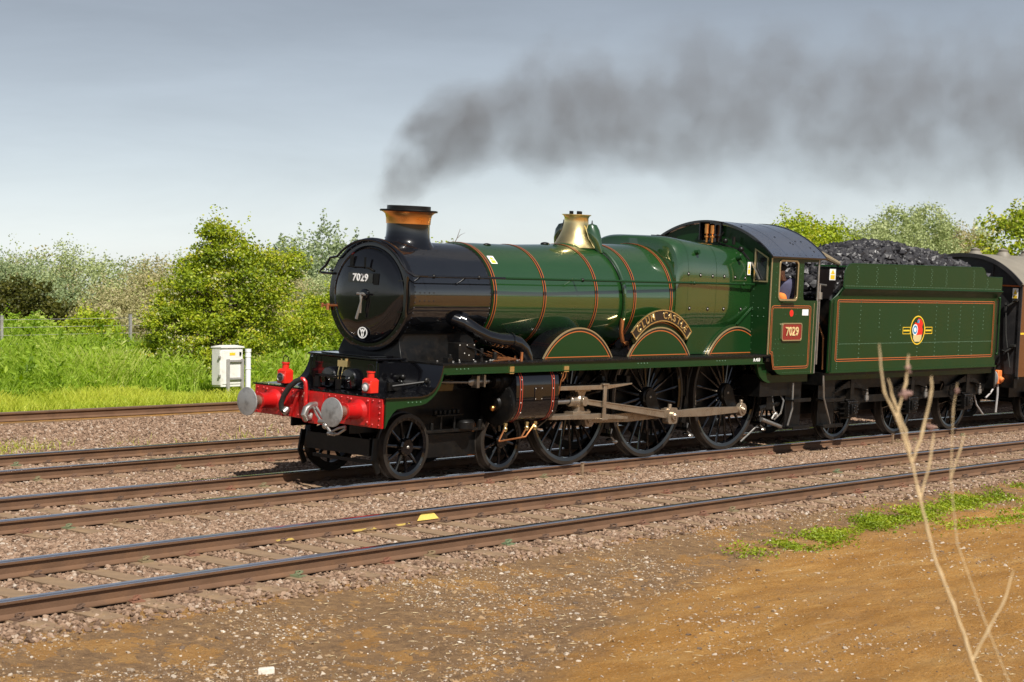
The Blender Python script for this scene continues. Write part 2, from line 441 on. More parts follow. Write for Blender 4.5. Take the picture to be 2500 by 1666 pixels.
# ---- chimney
ch = MB().lathe([(3.36, .47), (3.385, .465), (3.41, .43), (3.45, .375), (3.49, .345), (3.54, .332), (3.62, .326), (3.72, .326), (3.80, .33)], (.72, 0, 0), 'z', 56)
ch.v = [(x, y, z - (.0 if z > 3.6 else max(0, (y / .52)) ** 2 * .0 + (abs(y) ** 2) * .62 * (3.6 - z) / .22)) for x, y, z in ch.v]
chim = ch.build('chimney', BLACK, LOCO)
MB().lathe([(3.715, .333), (3.80, .338), (3.855, .352), (3.885, .385), (3.90, .428), (3.912, .43), (3.918, .40), (3.90, .33)], (.72, 0, 0), 'z', 56).build('copper_cap', COPPER, chim)
MB().lathe([(3.895, .43), (3.913, .436), (3.925, .425), (3.925, .33), (3.985, .328), (3.985, .30), (3.85, .29), (3.6, .28)], (.72, 0, 0), 'z', 56).build('chimney_rim', SOOT, chim)
for k in range(14):
    a = 2 * math.pi * k / 14
    y = .49 * math.sin(a); RIV['black'].dome((.72 + .49 * math.cos(a), y, BZ + math.sqrt(.64 - y * y) + .045), (0, y, .7), .014)

# ---- boiler barrel, taper
def boiler_r(X): return .825 if X < 3.0 else .825 + (X - 3.0) / 3.45 * .115
bl = MB().lathe([(1.795, .78), (1.795, .825), (3.0, .825), (4.2, boiler_r(4.2)), (5.3, boiler_r(5.3)), (6.45, .94)], (0, 0, BZ), 'x', 84)
boiler = bl.build('boiler', POLISHED, LOCO)
for X in (1.835, 3.03, 4.31, 5.31, 6.31):
    r = boiler_r(X)
    bd = MB().lathe([(X - .033, r), (X - .033, r + .006), (X + .033, r + .006), (X + .033, r)], (0, 0, BZ), 'x', 84).build('boiler_band', LINEBLACK, boiler)
    for dx in (-.027, .027):
        MB().lathe([(X + dx - .006, r), (X + dx - .006, r + .008), (X + dx + .006, r + .008), (X + dx + .006, r)], (0, 0, BZ), 'x', 84).build('orange_line', ORANGE, bd)
def surf(X, ang, out=0.):          # point on the boiler, angle from +z towards the near side
    r = boiler_r(X) + out
    return (X, -r * math.sin(rad(ang)), BZ + r * math.cos(rad(ang)))
def label_patch(parent, pts4, name='warning_label'):
    """white label with yellow triangle and yellow bar, four corners a b c d (a top left, b top right)"""
    a, b, c, d = [Vector(p) for p in pts4]
    n = (b - a).cross(d - a).normalized()
    def q(s, t): return (a * (1 - s) + b * s) * (1 - t) + (d * (1 - s) + c * s) * t
    def quad(s0, s1, t0, t1, h):
        m = MB(); f = [q(s0, t0), q(s1, t0), q(s1, t1), q(s0, t1)]
        m.add([p for p in f] + [p - n * h for p in f], [(0, 1, 2, 3), (4, 5, 6, 7), (0, 1, 5, 4), (1, 2, 6, 5), (2, 3, 7, 6), (3, 0, 4, 7)])
        return m
    w = quad(0, 1, 0, 1, .004).build(name, WHITE, parent, smooth=False)
    quad(.15, .85, .56, .92, .006).build('yellow_panel', YELLOW, w, smooth=False)
    m = MB(); f = [q(.5, .08), q(.85, .48), q(.15, .48)]
    m.add(f + [p - n * .006 for p in f], [(0, 1, 2), (3, 4, 5), (0, 1, 4, 3), (1, 2, 5, 4), (2, 0, 3, 5)])
    m.build('yellow_triangle', YELLOW, w, smooth=False)
    return w
label_patch(boiler, [surf(1.93, 40, .004), surf(2.07, 40, .004), surf(2.07, 51, .004), surf(1.93, 51, .004)])
MB().ball(surf(2.35, 12), .05, s=(1.6, 1, .5)).build('washout_plug', SOOT, boiler)
MB().ball((4.0, 0, BZ + boiler_r(4) + .005), .05, s=(1.8, 1.4, .6)).build('washout_plug', SOOT, boiler)

# ---- safety valve bonnet and clack boxes
bx = 4.80; bz = BZ + boiler_r(bx)
prof = [(bz - .06, .40), (bz - .01, .355), (bz + .02, .335), (bz + .10, .29), (bz + .22, .235), (bz + .34, .205), (bz + .43, .20), (bz + .465, .218), (bz + .48, .245), (bz + .49, .245), (bz + .48, .19), (bz + .36, .17)]
bon = MB().lathe(prof, (bx, 0, 0), 'z', 48).build('safety_valve_bonnet', BRASS, LOCO)
v = MB()
for a in (0, 120, 240): v.cyl((bx + .09 * math.cos(rad(a)), .09 * math.sin(rad(a)), bz + .38), (bx + .09 * math.cos(rad(a)), .09 * math.sin(rad(a)), bz + .545), .035, n=10)
v.build('safety_valve', SOOT, bon)
bs = MB().lathe([(-.10, .50), (-.05, .43), (-.02, .40), (.0, .36)], (bx, 0, bz + .01), 'z', 40)
bs.v = [(x, y, z - .56 * y * y) for x, y, z in bs.v]
bs.build('bonnet_base', POLISHED, bon)
for s in (-1, 1):
    c = MB()
    rings = []
    for t, (x, y, z, rx, ry) in enumerate([(bx + .04, .30, bz + .345, .02, .02), (bx + .04, .305, bz + .325, .09, .07), (bx + .04, .32, bz + .24, .125, .11), (bx + .05, .36, bz + .10, .115, .115), (bx + .08, .41, bz - .06, .075, .085), (bx + .10, .46, bz - .13, .045, .05)]):
        rings.append([(x + rx * math.cos(2 * math.pi * k / 16), s * (y + ry * math.sin(2 * math.pi * k / 16)), z) for k in range(16)])
    c.loft(rings, caps=True)
    cl = c.build('clack_box_cover', POLISHED, LOCO)
    MB().cyl((bx + .04, s * .30, bz + .335), (bx + .04, s * .30, bz + .40), .014, .006, 8).build('cover_finial', SOOT, cl)
    pts = []
    for a in range(26, 112, 6):
        r = boiler_r(4.98) + .045
        pts.append((4.93 + .10 * (a - 26) / 86, s * r * math.sin(rad(a)), BZ + r * math.cos(rad(a))))
    fp = MB().tube(pts, .036, 10).build('feed_pipe', POLISHED, LOCO)
    e = Vector(pts[-1])
    MB().tube([e + Vector((0, 0, .02)), e + Vector((-.01, .01 * -s, -.20)), e + Vector((.03, 0, -.36)), e + Vector((.12, -.02 * s, -.40)), e + Vector((.2, -.02 * s, -.40))], .038, 10).build('copper_elbow', PIPECOPPER, fp)
    MB().tube([e + Vector((.18, -.02 * s, -.40)), e + Vector((.6, -.02 * s, -.40))], .024, 8).build('delivery_pipe', GREEN, fp)

# ---- Belpaire firebox
def fb_r(th, w, hu, hd, nu=5.0, nd=2.3):
    c, s = abs(math.sin(th)), math.cos(th)          # th from +z
    hh, n = (hu, nu) if s >= 0 else (hd, nd)
    return ((c / w) ** n + (abs(s) / hh) ** n) ** (-1 / n)
NF = 96
def fb_ring(X, w, hu, hd, mixc=0., sc_=1.):
    out = []
    for k in range(NF):
        th = 2 * math.pi * k / NF
        r = fb_r(th, w, hu, hd) * (1 - mixc) * sc_ + mixc * .935
        out.append((X, r * math.sin(th), BZ + r * math.cos(th)))
    return out
rings = [fb_ring(6.40, .99, 1.09, .95, 1.0), fb_ring(6.405, .99, 1.09, .95, .35), fb_ring(6.43, .99, 1.09, .95, .15), fb_ring(6.48, .99, 1.09, .95, .05), fb_ring(6.56, .995, 1.095, .95, 0)]
for t in (.15, .4, .7, 1.0):
    rings.append(fb_ring(6.56 + t * 2.2, .995 - .06 * t, 1.095 - .13 * t, .95))
fbx = MB().loft(rings).build('firebox', POLISHED, LOCO)
for s in (-1, 1):
    MB().plate([(6.82, 1.735), (8.76, 1.735), (8.76, 2.20), (6.82, 2.20)], (), 'xz', s * .55, s * .955).build('firebox_lower_cladding', GREEN, LOCO, bevel=.01)
for X in (7.62, 6.72):
    t = (X - 6.56) / 2.2
    rr = [fb_ring(X - .012, .995 - .06 * t + .003, 1.095 - .13 * t + .003, .95), fb_ring(X + .012, .995 - .06 * t + .003, 1.095 - .13 * t + .003, .95)]
    MB().loft(rr).build('cladding_joint', POLISHED, fbx)
plugs = [(6.79, 2.53), (7.37, 2.52), (7.89, 2.52), (8.46, 2.52), (6.71, 3.12), (7.09, 3.10), (7.48, 3.09), (7.86, 3.09), (8.22, 3.08), (8.56, 3.07)]
for X, z in plugs:
    t = (X - 6.56) / 2.2; th = math.atan2(1, (z - BZ) / .97)
    w = fb_r(th, .995 - .06 * t, 1.095 - .13 * t, .95) * math.sin(th)
    pg = MB().cyl((X, -w + .01, z), (X, -w - .006, z), .034, n=14); pg.build('washout_plug', SOOT, fbx)
    MB().dome((X, -w - .006, z), (0, -1, 0), .018, n=8).build('plug_head', STEEL, fbx)
for X, z in ((7.0, 3.48), (8.35, 3.42)):
    MB().cyl((X, -.90, z), (X, -.99, z + .02), .05, .04, 14).build('mudhole_cover', GREEN, fbx)
label_patch(fbx, [(8.60, -.952, 3.36), (8.70, -.952, 3.36), (8.70, -.952, 3.13), (8.60, -.952, 3.13)])
tr = MB(); tr.box(7.0, 7.5, -.16, .16, BZ + 1.06, BZ + 1.085); tr.cyl((7.15, 0, BZ + 1.08), (7.15, 0, BZ + 1.12), .03); tr.cyl((7.3, 0, BZ + 1.08), (7.3, 0, BZ + 1.12), .03); tr.bar((6.95, 0, BZ + 1.105), (7.55, 0, BZ + 1.105), .02, .015)
tr.build('firebox_lifting_bracket', SOOT, fbx)

# ---- handrails
hr_y = -.985; hr_z = 2.965
def hr_path(s):
    return [(.10, s * .985, hr_z), (.02, s * .975, hr_z - .005), (-.07, s * .90, hr_z - .01), (-.11, s * .80, hr_z + .03)]
arcpts = [(-.115, .80 * math.sin(rad(a)), BZ + .80 * math.cos(rad(a))) for a in range(62, -63, -6)]
hh = MB(); hh.tube([(-.10, .74, 2.93), (-.11, .93, 2.93), (-.115, .99, 2.945), (-.115, .95, 2.985), (-.115, .86, 3.05), (-.115, .78, 3.16)] + [(-.115, .85 * math.sin(rad(a)) , BZ + .80 * math.cos(rad(a))) for a in range(48, -60, -6)] + [(-.11, -.80, 3.02), (-.06, -.90, hr_z), (.04, -.97, hr_z), (.12, -.985, hr_z)], .019, 10)
hh.build('front_handrail', BLACK, LOCO)
for s in (-1, 1):
    y = s * .985
    a = MB().tube([(.11, y, hr_z), (1.85, y, hr_z)], .019, 10).build('handrail', BLACK, LOCO)
    b = MB().tube([(1.85, y, hr_z), (6.4, s * 1.02, hr_z), (8.74, s * 1.02, hr_z)], .019, 10).build('handrail', GREEN, LOCO)
    for X in (.25, 1.25, 3.75, 6.85, 8.4):
        yy = s * (.985 if X < 2 else 1.0 if X < 5 else 1.02)
        inner = s * (.74 if X < 2 else .80 if X < 5 else .95)
        m = MB().cyl((X, inner, hr_z + (-.0)), (X, yy, hr_z), .016, .012, 8); m.ball((X, yy, hr_z), .033, 10, 6)
        m.build('handrail_pillar', SOOT if X < 5 else GREEN, a if X < 2 else b)

# ---- frames and front end
fr = MB()
for s in (-1, 1): fr.plate([(-.95, .70), (10.2, .62), (10.2, 1.70), (-.50, 1.70), (-.53, 1.25), (-.95, 1.25)], (), 'xz', s * .60 - .015, s * .60 + .015)
fr.box(6.6, 8.9, -.56, .56, .55, 1.75); fr.box(.2, 2.4, -.58, .58, .95, 1.7); fr.box(2.4, 6.6, -.5, .5, .68, 1.7); fr.box(8.9, 10.3, -1.15, 1.15, .95, 1.34)  # black infill boxes added between the frame plates to block light showing through
fr.build('frame', SOOT, LOCO)
sd = MB()
rings = []
for z, w, x0, x1 in ((1.70, .68, -.02, 1.72), (1.85, .62, .0, 1.70), (2.0, .56, .03, 1.68), (2.2, .60, .05, 1.66)):
    rings.append([(x0, -w, z), (x1, -w, z), (x1, w, z), (x0, w, z)])
sd.loft(rings, caps=True)
sd.build('smokebox_saddle', SOOT, LOCO, bevel=.01)
cc = MB(); cc.box(-.52, .0, -.66, .66, 1.28, 1.735)
cas = cc.build('inside_cylinder_casing', BLACK, LOCO, bevel=.012)
tpl = MB(); tpl.box(-.56, .06, -.70, .72, 1.737, 1.765); tpl.box(-.50, .02, -.5, .5, 1.766, 1.785); tpl.build('casing_top_plate', BLACK, cas, bevel=.006)
for y in (.22, -.19):
    vc = MB().lathe([(-.52, .155), (-.60, .155), (-.62, .14), (-.625, .05), (-.64, .04), (-.645, 0)], (0, y, 1.43), 'x', 28).build('valve_cover', BLACK, cas)
    m = MB()
    for k in range(8): m.dome((-.615, y + .12 * math.cos(k * math.pi / 4), 1.43 + .12 * math.sin(k * math.pi / 4)), (-1, 0, 0), .014)
    m.build('cover_bolt', SMOKEBOX, vc, stuff=True)
for s in (1, -1):
    g = [(-.36, 1.735), (-.44, 1.735), (-.455, 1.65), (-.49, 1.53), (-.54, 1.43), (-.62, 1.34), (-.74, 1.277), (-.36, 1.277)]
    MB().plate(g, (), 'xz', s * .70, s * .725).build('front_gusset', BLACK, LOCO)
lub = MB(); lub.box(-.55, -.42, -.10, .10, 1.60, 1.69); lub.cyl((-.52, -.06, 1.69), (-.52, -.06, 1.72), .03); lub.cyl((-.5, .05, 1.69), (-.5, .05, 1.71), .025)
lub.tube([(-.55, .06, 1.6), (-.57, .06, 1.5), (-.57, .05, 1.42)], .01, 6); lub.tube([(-.55, -.02, 1.6), (-.57, -.02, 1.5), (-.57, 0, 1.42)], .01, 6)
lub.build('brass_lubricator', BRASS, cas)
br = MB(); br.box(-.74, -.70, .28, .36, 1.29, 1.47); br.box(-.74, -.64, -.02, .36, 1.45, 1.475); br.box(-.70, -.66, -.1, -.02, 1.28, 1.42)
br.build('lamp_step', SOOT, LOCO)
# front platform, sweep up and running plates
top = [(.13, 1.725), (.10, 1.60), (.06, 1.50), (.0, 1.41), (-.08, 1.34), (-.18, 1.295), (-.32, 1.275), (-1.04, 1.275)]
bot = [(x + (.018 if z > 1.3 else 0), z - .02) for x, z in top]
MB().plate(top + list(reversed(bot)), (), 'xz', -1.36, -.66).build('front_platform', BLACK, LOCO)
MB().plate(top + list(reversed(bot)), (), 'xz', .66, 1.36).build('front_platform', BLACK, LOCO)
MB().box(-1.04, -.50, -.66, .66, 1.255, 1.275).build('front_platform', BLACK, LOCO)
MB().box(-.52, 1.6, -.705, -.66, 1.26, 1.70).build('front_frame_plate', BLACK, LOCO)
MB().box(-.52, 1.6, .66, .705, 1.26, 1.70).build('front_frame_plate', BLACK, LOCO)
fb = MB(); fb.box(-.35, .0, -.75, -.70, 1.30, 1.42); fb.cyl((-.1, -.70, 1.47), (-.1, -.76, 1.47), .06); fb.box(.1, .5, -.74, -.70, 1.45, 1.6); fb.ball((-.12, -.8, 1.5), .05); fb.ball((.02, -1.15, 1.47), .05, s=(1, .6, 1)); fb.tube([(-.3, -.78, 1.37), (.05, -1.1, 1.45)], .02, 8)
fb.build('front_frame_fittings', SOOT, LOCO)
for s in (-1, 1):
    MB().box(.12, 8.92, min(s * 1.36, s * .62), max(s * 1.36, s * .62), 1.70, 1.724).build('running_plate', SOOT, LOCO)
    low = [(-1.0, .84), (-.94, .96), (-.86, 1.05), (-.78, 1.105), (-.55, 1.13), (-.29, 1.145), (-.17, 1.17), (-.07, 1.225), (.03, 1.30), (.11, 1.40), (.155, 1.50), (.18, 1.575)]
    up = [(-1.0, 1.254), (-.32, 1.254), (-.18, 1.274), (-.07, 1.32), (.015, 1.395), (.078, 1.49), (.118, 1.60), (.145, 1.698)]
    poly = low + [(8.66, 1.575), (8.66, 1.698)] + list(reversed(up))
    va = MB().plate(poly, (), 'xz', s * 1.31, s * 1.332).build('valance', GREEN, LOCO)
    MB().box(.2, 8.66, min(s * 1.30, s * 1.362), max(s * 1.30, s * 1.362), 1.566, 1.58).build('valance_flange', GREEN, va)
    rp = [(8.66, 1.70), (8.66, 1.57), (8.70, 1.45), (8.78, 1.33), (8.90, 1.25), (9.05, 1.205), (10.42, 1.195), (10.42, 1.33), (9.2, 1.335), (9.05, 1.40), (8.95, 1.50), (8.90, 1.62), (8.88, 1.70)]
    MB().plate(rp, (), 'xz', s * 1.16, s * 1.21).build('cab_valance', GREEN, LOCO)
    for X in np.arange(.4, 8.6, .11):
        RIV['black'].dome((X, s * 1.345, 1.724), (0, 0, 1), .014, n=6)
for X0 in (-.55, .45, 4.9, 7.2):
    zz = 1.19 if X0 < 0 else 1.64
    for k in range(4): RIV['green'].dome((X0 + k * .085, -1.333, zz), (0, -1, 0), .014)
for X in np.arange(-.98, -.1, .1): RIV['black'].dome((X, -1.33, 1.276), (0, 0, 1), .012)
for y in np.arange(-1.3, 1.31, .13): RIV['black'].dome((-1.02, y, 1.276), (0, 0, 1), .012)
for k in range(10): RIV['black'].dome((.15 + .0, -1.28 + k * .06, 1.69), (-1, 0, .2), .012)
for X in np.arange(.2, 1.6, .12): RIV['black'].dome((X, -.706, 1.62), (0, -1, 0), .014); RIV['black'].dome((X, -.706, 1.36), (0, -1, 0), .014)
lettering(LOCO, 'A.453', .085, WHITE, (8.46, -1.334, 1.64), '-y', bold=.003)
# lubricators and small fittings on the running plate
fit = MB(); fit.box(.72, 1.08, -1.12, -.9, 1.725, 2.0); fit.cyl((1.25, -1.1, 1.72), (1.25, -1.1, 1.92), .03); fit.cyl((1.5, -1.15, 1.72), (1.5, -1.15, 1.86), .035); fit.cyl((.55, -1.1, 1.72), (.55, -1.1, 1.84), .03); fit.box(.4, .5, -1.2, -1.1, 1.72, 1.80)
fit.tube([(.9, -1.13, 1.95), (1.1, -1.16, 1.9), (1.3, -1.15, 1.8)], .014, 6)
fit.build('running_plate_fittings', SOOT, LOCO, bevel=.006)
m = MB()
for x, y, z in ((.74, -1.121, 1.97), (.9, -1.121, 1.97), (1.06, -1.121, 1.97), (.74, -1.121, 1.75), (1.06, -1.121, 1.75), (.85, -1.121, 1.85), (.95, -1.121, 1.82)): m.dome((x, y, z), (0, -1, 0), .013)
for k in range(22): m.ball((random.uniform(.3, 2.3), random.uniform(-1.3, -.95), 1.735), random.uniform(.012, .026), 6, 4)
m.build('bolt_head', STEEL, LOCO, stuff=True)
lag = MB()
for k in range(4): lag.tube([(1.55 + k * .12, -.75, 1.80 + .02 * k), (1.7 + k * .1, -.95, 1.77), (1.72 + .1 * k, -1.2, 1.735)], .012, 6)
lag.tube([(1.35, -1.25, 1.74), (1.9, -1.2, 1.75), (2.1, -1.05, 1.78)], .014, 6); lag.cyl((2.05, -1.22, 1.72), (2.05, -1.22, 1.86), .022)
lag.build('oil_pipes', PIPECOPPER, LOCO)

# ---- buffer beam
beam = MB(); beam.box(-1.04, -1.0, -1.30, 1.30, .838, 1.254); bb = beam.build('buffer_beam', RED, LOCO, bevel=.005)
MB().box(-1.055, -1.041, -.14, .14, .79, 1.23).build('drawhook_plate', RED, bb)
m = MB()
for s in (-1, 1): m.plate([(s * 1.20 - .02, .96), (s * 1.2 + .02, .96)], ()) if False else None
for y0 in (-1.0, .45):
    m.plate([(y0, .85), (y0 + .06, .85), (y0 + .16, 1.24), (y0 + .10, 1.24)], (), 'yz', -1.045, -1.041) if y0 > 0 else None
m.build('beam_stiffener', RED, bb) if m.v else None
for y in np.arange(-1.24, 1.27, .124):
    RIV['red'].dome((-1.04, y, 1.215), (-1, 0, 0), .018)
    if abs(abs(y) - .864) > .25 and abs(y) > .16:
        RIV['red'].dome((-1.04, y, .88), (-1, 0, 0), .018)
for s in (-1, 1):
    for z in (.97, 1.05, 1.13):
        RIV['red'].dome((-1.04, s * 1.25, z), (-1, 0, 0), .018); RIV['red'].dome((-1.04, s * .52, z), (-1, 0, 0), .018); RIV['red'].dome((-1.04, s * .30, z - .03), (-1, 0, 0), .018)
for s in (-1, 1):
    y = s * .864
    bf = MB().lathe([(-1.055, .165), (-1.07, .15), (-1.10, .122), (-1.32, .112), (-1.345, .125), (-1.37, .125), (-1.37, .05)], (0, y, 1.054), 'x', 32).build('buffer', RED, LOCO)
    MB().plate(rrect(y - .20, y + .20, .86, 1.245, .03), (), 'yz', -1.056, -1.041).build('buffer_base', RED, bf)
    for dy in (-.165, .165):
        for dz in (-.15, .15): RIV['red'].dome((-1.056, y + dy, 1.054 + dz), (-1, 0, 0), .024)
    MB().lathe([(-1.36, .085), (-1.52, .085), (-1.56, .10)], (0, y, 1.054), 'x', 28).build('buffer_shank', RODSTEEL, bf)
    MB().lathe([(-1.545, .0), (-1.55, .15), (-1.565, .195), (-1.58, .206), (-1.595, .203), (-1.608, .12), (-1.612, 0)], (0, y, 1.054), 'x', 48).build('buffer_head', BUFFER, bf)
# drawhook and screw coupling
hk = MB(); hk.tube([(-1.04, 0, 1.06), (-1.16, 0, 1.055), (-1.24, 0, 1.01), (-1.27, 0, .93), (-1.23, 0, .87), (-1.16, 0, .88), (-1.13, 0, .94)], [.05, .05, .052, .055, .05, .04, .025], 10)
hook = hk.build('drawhook', STEEL, LOCO)
cp = MB()
for d in (-.045, .045):
    cp.tube([(-1.13 + d * .3, -.06 + d, 1.04), (-1.17, -.20 + d, .93), (-1.19, -.32 + d, .84)], .02, 8)
cp.tube([(-1.19, -.22, .85), (-1.19, -.40, .85)], .035, 8)
cp.tube([(-1.19, -.30, .85), (-1.2, -.47, .72)], .022, 8)
cp.ball((-1.2, -.36, .80), .05); cp.tube([(-1.2, -.42, .70), (-1.2, -.55, .70)], .03, 8)
for d in (-.04, .04): cp.tube([(-1.2, -.47 + d, .70), (-1.2, -.62, .75 + d), (-1.2, -.76, .81 + d * .4)], .018, 8)
cp.build('screw_coupling', STEEL, hook)
vp = MB(); vp.tube([(-1.07, .17, .80), (-1.09, .17, 1.0), (-1.10, .17, 1.30), (-1.11, .175, 1.38), (-1.12, .21, 1.415), (-1.13, .25, 1.415)], .032, 10); vp.cyl((-1.06, .17, .86), (-1.10, .17, .86), .06)
vac = vp.build('vacuum_pipe', RED, LOCO)
MB().tube([(-1.13, .23, 1.415), (-1.15, .32, 1.38), (-1.17, .43, 1.29), (-1.18, .53, 1.16), (-1.17, .60, 1.03), (-1.15, .60, .95), (-1.12, .575, .92)], .04, 10).build('vacuum_hose', RUBBER, vac)
hd = MB(); hd.cyl((-1.14, .57, .90), (-1.08, .56, .95), .055, n=12); hd.box(-1.09, -1.045, .55, .62, .86, .98); hd.build('hose_dummy', STEEL, vac)
st = MB(); st.bar((-1.07, .50, .86), (-1.07, .34, 1.22), .03, .04); st.bar((-1.06, .68, .84), (-1.06, .62, .97), .03, .03); st.build('beam_stiffener', RED, bb)

# ---- outside cylinders
cyl_sec = [(-.68, 1.615), (-1.10, 1.615), (-1.20, 1.60), (-1.28, 1.555), (-1.325, 1.48), (-1.34, 1.36), (-1.343, 1.2), (-1.338, 1.05), (-1.31, .95), (-1.25, .86), (-1.15, .80), (-1.03, .785), (-.68, .785)]
def cyl_loft(x0, x1, out=0.):
    cy, cz = -.95, 1.2
    pts = []
    for y, z in cyl_sec:
        d = Vector((y - cy, z - cz)); d = d * (1 + out / max(d.length, .01)); pts.append((cy + d.x, cz + d.y))
    return MB().loft([[(x0, y, z) for y, z in pts], [(x1, y, z) for y, z in pts]], caps=True)
for s in (-1, 1):
    fx = (lambda b: b) if s < 0 else mirror
    cy = fx(cyl_loft(1.82, 2.84)).build('cylinder', BLACK, LOCO)
    for X in (1.93, 2.70):
        fx(cyl_loft(X - .032, X + .032, .004)).build('cylinder_band', LINEBLACK, cy)
        for dx in (-.026, .026): fx(cyl_loft(X + dx - .0055, X + dx + .0055, .007)).build('red_line', REDLINE, cy)
    m = MB()
    for X in (1.93, 2.70):
        for z in (1.45, 1.3, 1.1, .95): m.dome((X, -1.347, z), (0, -1, 0), .012)
    fx(m).build('band_bolt', STEEL, cy, stuff=True)
    ip = fx(MB().box(2.25, 2.44, -1.352, -1.34, 1.13, 1.33)).build('inspection_plate', BLACK, cy, bevel=.004)
    m = MB()
    for X in (2.27, 2.42):
        for z in (1.15, 1.31): m.dome((X, -1.352, z), (0, -1, 0), .009)
    fx(m).build('plate_bolt', STEEL, ip, stuff=True)
    fx(MB().lathe([(1.82, .335), (1.765, .335), (1.75, .30), (1.74, .12), (1.70, .10), (1.69, 0)], (0, -1.0, 1.07), 'x', 36)).build('cylinder_cover', SOOT, cy)
    fx(MB().lathe([(1.82, .17), (1.66, .17), (1.64, .12), (1.56, .10), (1.55, .03), (1.5, .03)], (0, -1.05, 1.42), 'x', 24)).build('valve_chest_cover', SOOT, cy)
    m = MB()
    for k in range(14): m.dome((1.76, -1.0 + .30 * math.cos(k * .4488), 1.07 + .30 * math.sin(k * .4488)), (-1, 0, 0), .016)
    fx(m).build('cover_bolt', SOOT, cy, stuff=True)
    fx(MB().ball((1.68, -1.0, 1.0), .045)).build('relief_valve', COPPER, cy)
    rk = MB().tube([(.40, -1.0, 1.43), (1.05, -1.04, 1.415)], .016, 8); rk.ball((1.12, -1.05, 1.42), .07, s=(1.2, .5, .9)); rk.box(1.17, 1.23, -1.11, -1.0, 1.33, 1.51); rk.box(1.34, 1.38, -1.1, -1.0, 1.34, 1.52); rk.cyl((1.1, -1.05, 1.42), (1.56, -1.05, 1.42), .03, n=10); rk.ball((1.42, -1.05, 1.42), .045)
    fx(rk).build('valve_rocker', STEEL, LOCO)
    # steam pipe
    spp = fx(MB().tube([(1.02, -.62, 2.36), (1.14, -.82, 2.28), (1.30, -.93, 2.16), (1.48, -.99, 2.075), (1.72, -1.01, 2.03), (1.95, -1.02, 2.02), (2.14, -1.03, 1.98), (2.28, -1.035, 1.89), (2.35, -1.04, 1.78), (2.37, -1.04, 1.66)], [.10, .112, .115, .115, .115, .118, .125, .125, .12, .12], 18)).build('steam_pipe', BLACK, LOCO)
    fl = MB().cyl((1.10, -.77, 2.305), (1.155, -.835, 2.275), .15, n=20); fx(fl).build('pipe_flange', BLACK, spp)
    fl = MB()
    for t in ((1.97, -1.02, 2.02),): fl.cyl(t, (t[0] + .03, t[1], t[2] - .005), .13, n=20)
    fx(fl).build('pipe_flange', BLACK, spp)
    dc = MB(); dc.tube([(1.62, -1.2, .52), (2.25, -1.2, .56), (2.45, -1.2, .74)], .014, 6); dc.tube([(2.15, -1.2, .555), (2.27, -1.2, .70)], .013, 6); dc.tube([(1.62, -1.2, .52), (1.76, -1.2, .72)], .013, 6)
    fx(dc).build('drain_pipe', PIPECOPPER, cy)
    for X in (1.76, 2.27, 2.47):
        k = MB().cyl((X, -1.2, .66), (X, -1.2, .79), .026, n=10); k.ball((X, -1.2, .7), .038, 8, 6); k.cyl((X - .03, -1.2, .775), (X + .03, -1.2, .775), .018)
        fx(k).build('drain_cock', BRASS, cy)
    ob = MB().cyl((2.9, -1.2, 1.53), (2.9, -1.34, 1.53), .01) ; ob.box(2.93, 3.05, -1.36, -1.28, 1.55, 1.64); fx(ob).build('oil_box', BRASS, LOCO)
    ob = MB().box(1.62, 1.72, -1.36, -1.28, 1.55, 1.66); fx(ob).build('oil_box', BRASS, LOCO)
    op = MB().tube([(2.96, -1.33, 1.56), (2.94, -1.33, 1.48), (2.90, -1.33, 1.42), (2.89, -1.3, 1.2)], .009, 6); op.tube([(3.02, -1.33, 1.56), (3.0, -1.33, 1.46), (2.93, -1.33, 1.4)], .009, 6); fx(op).build('oil_pipe', PIPECOPPER, LOCO)

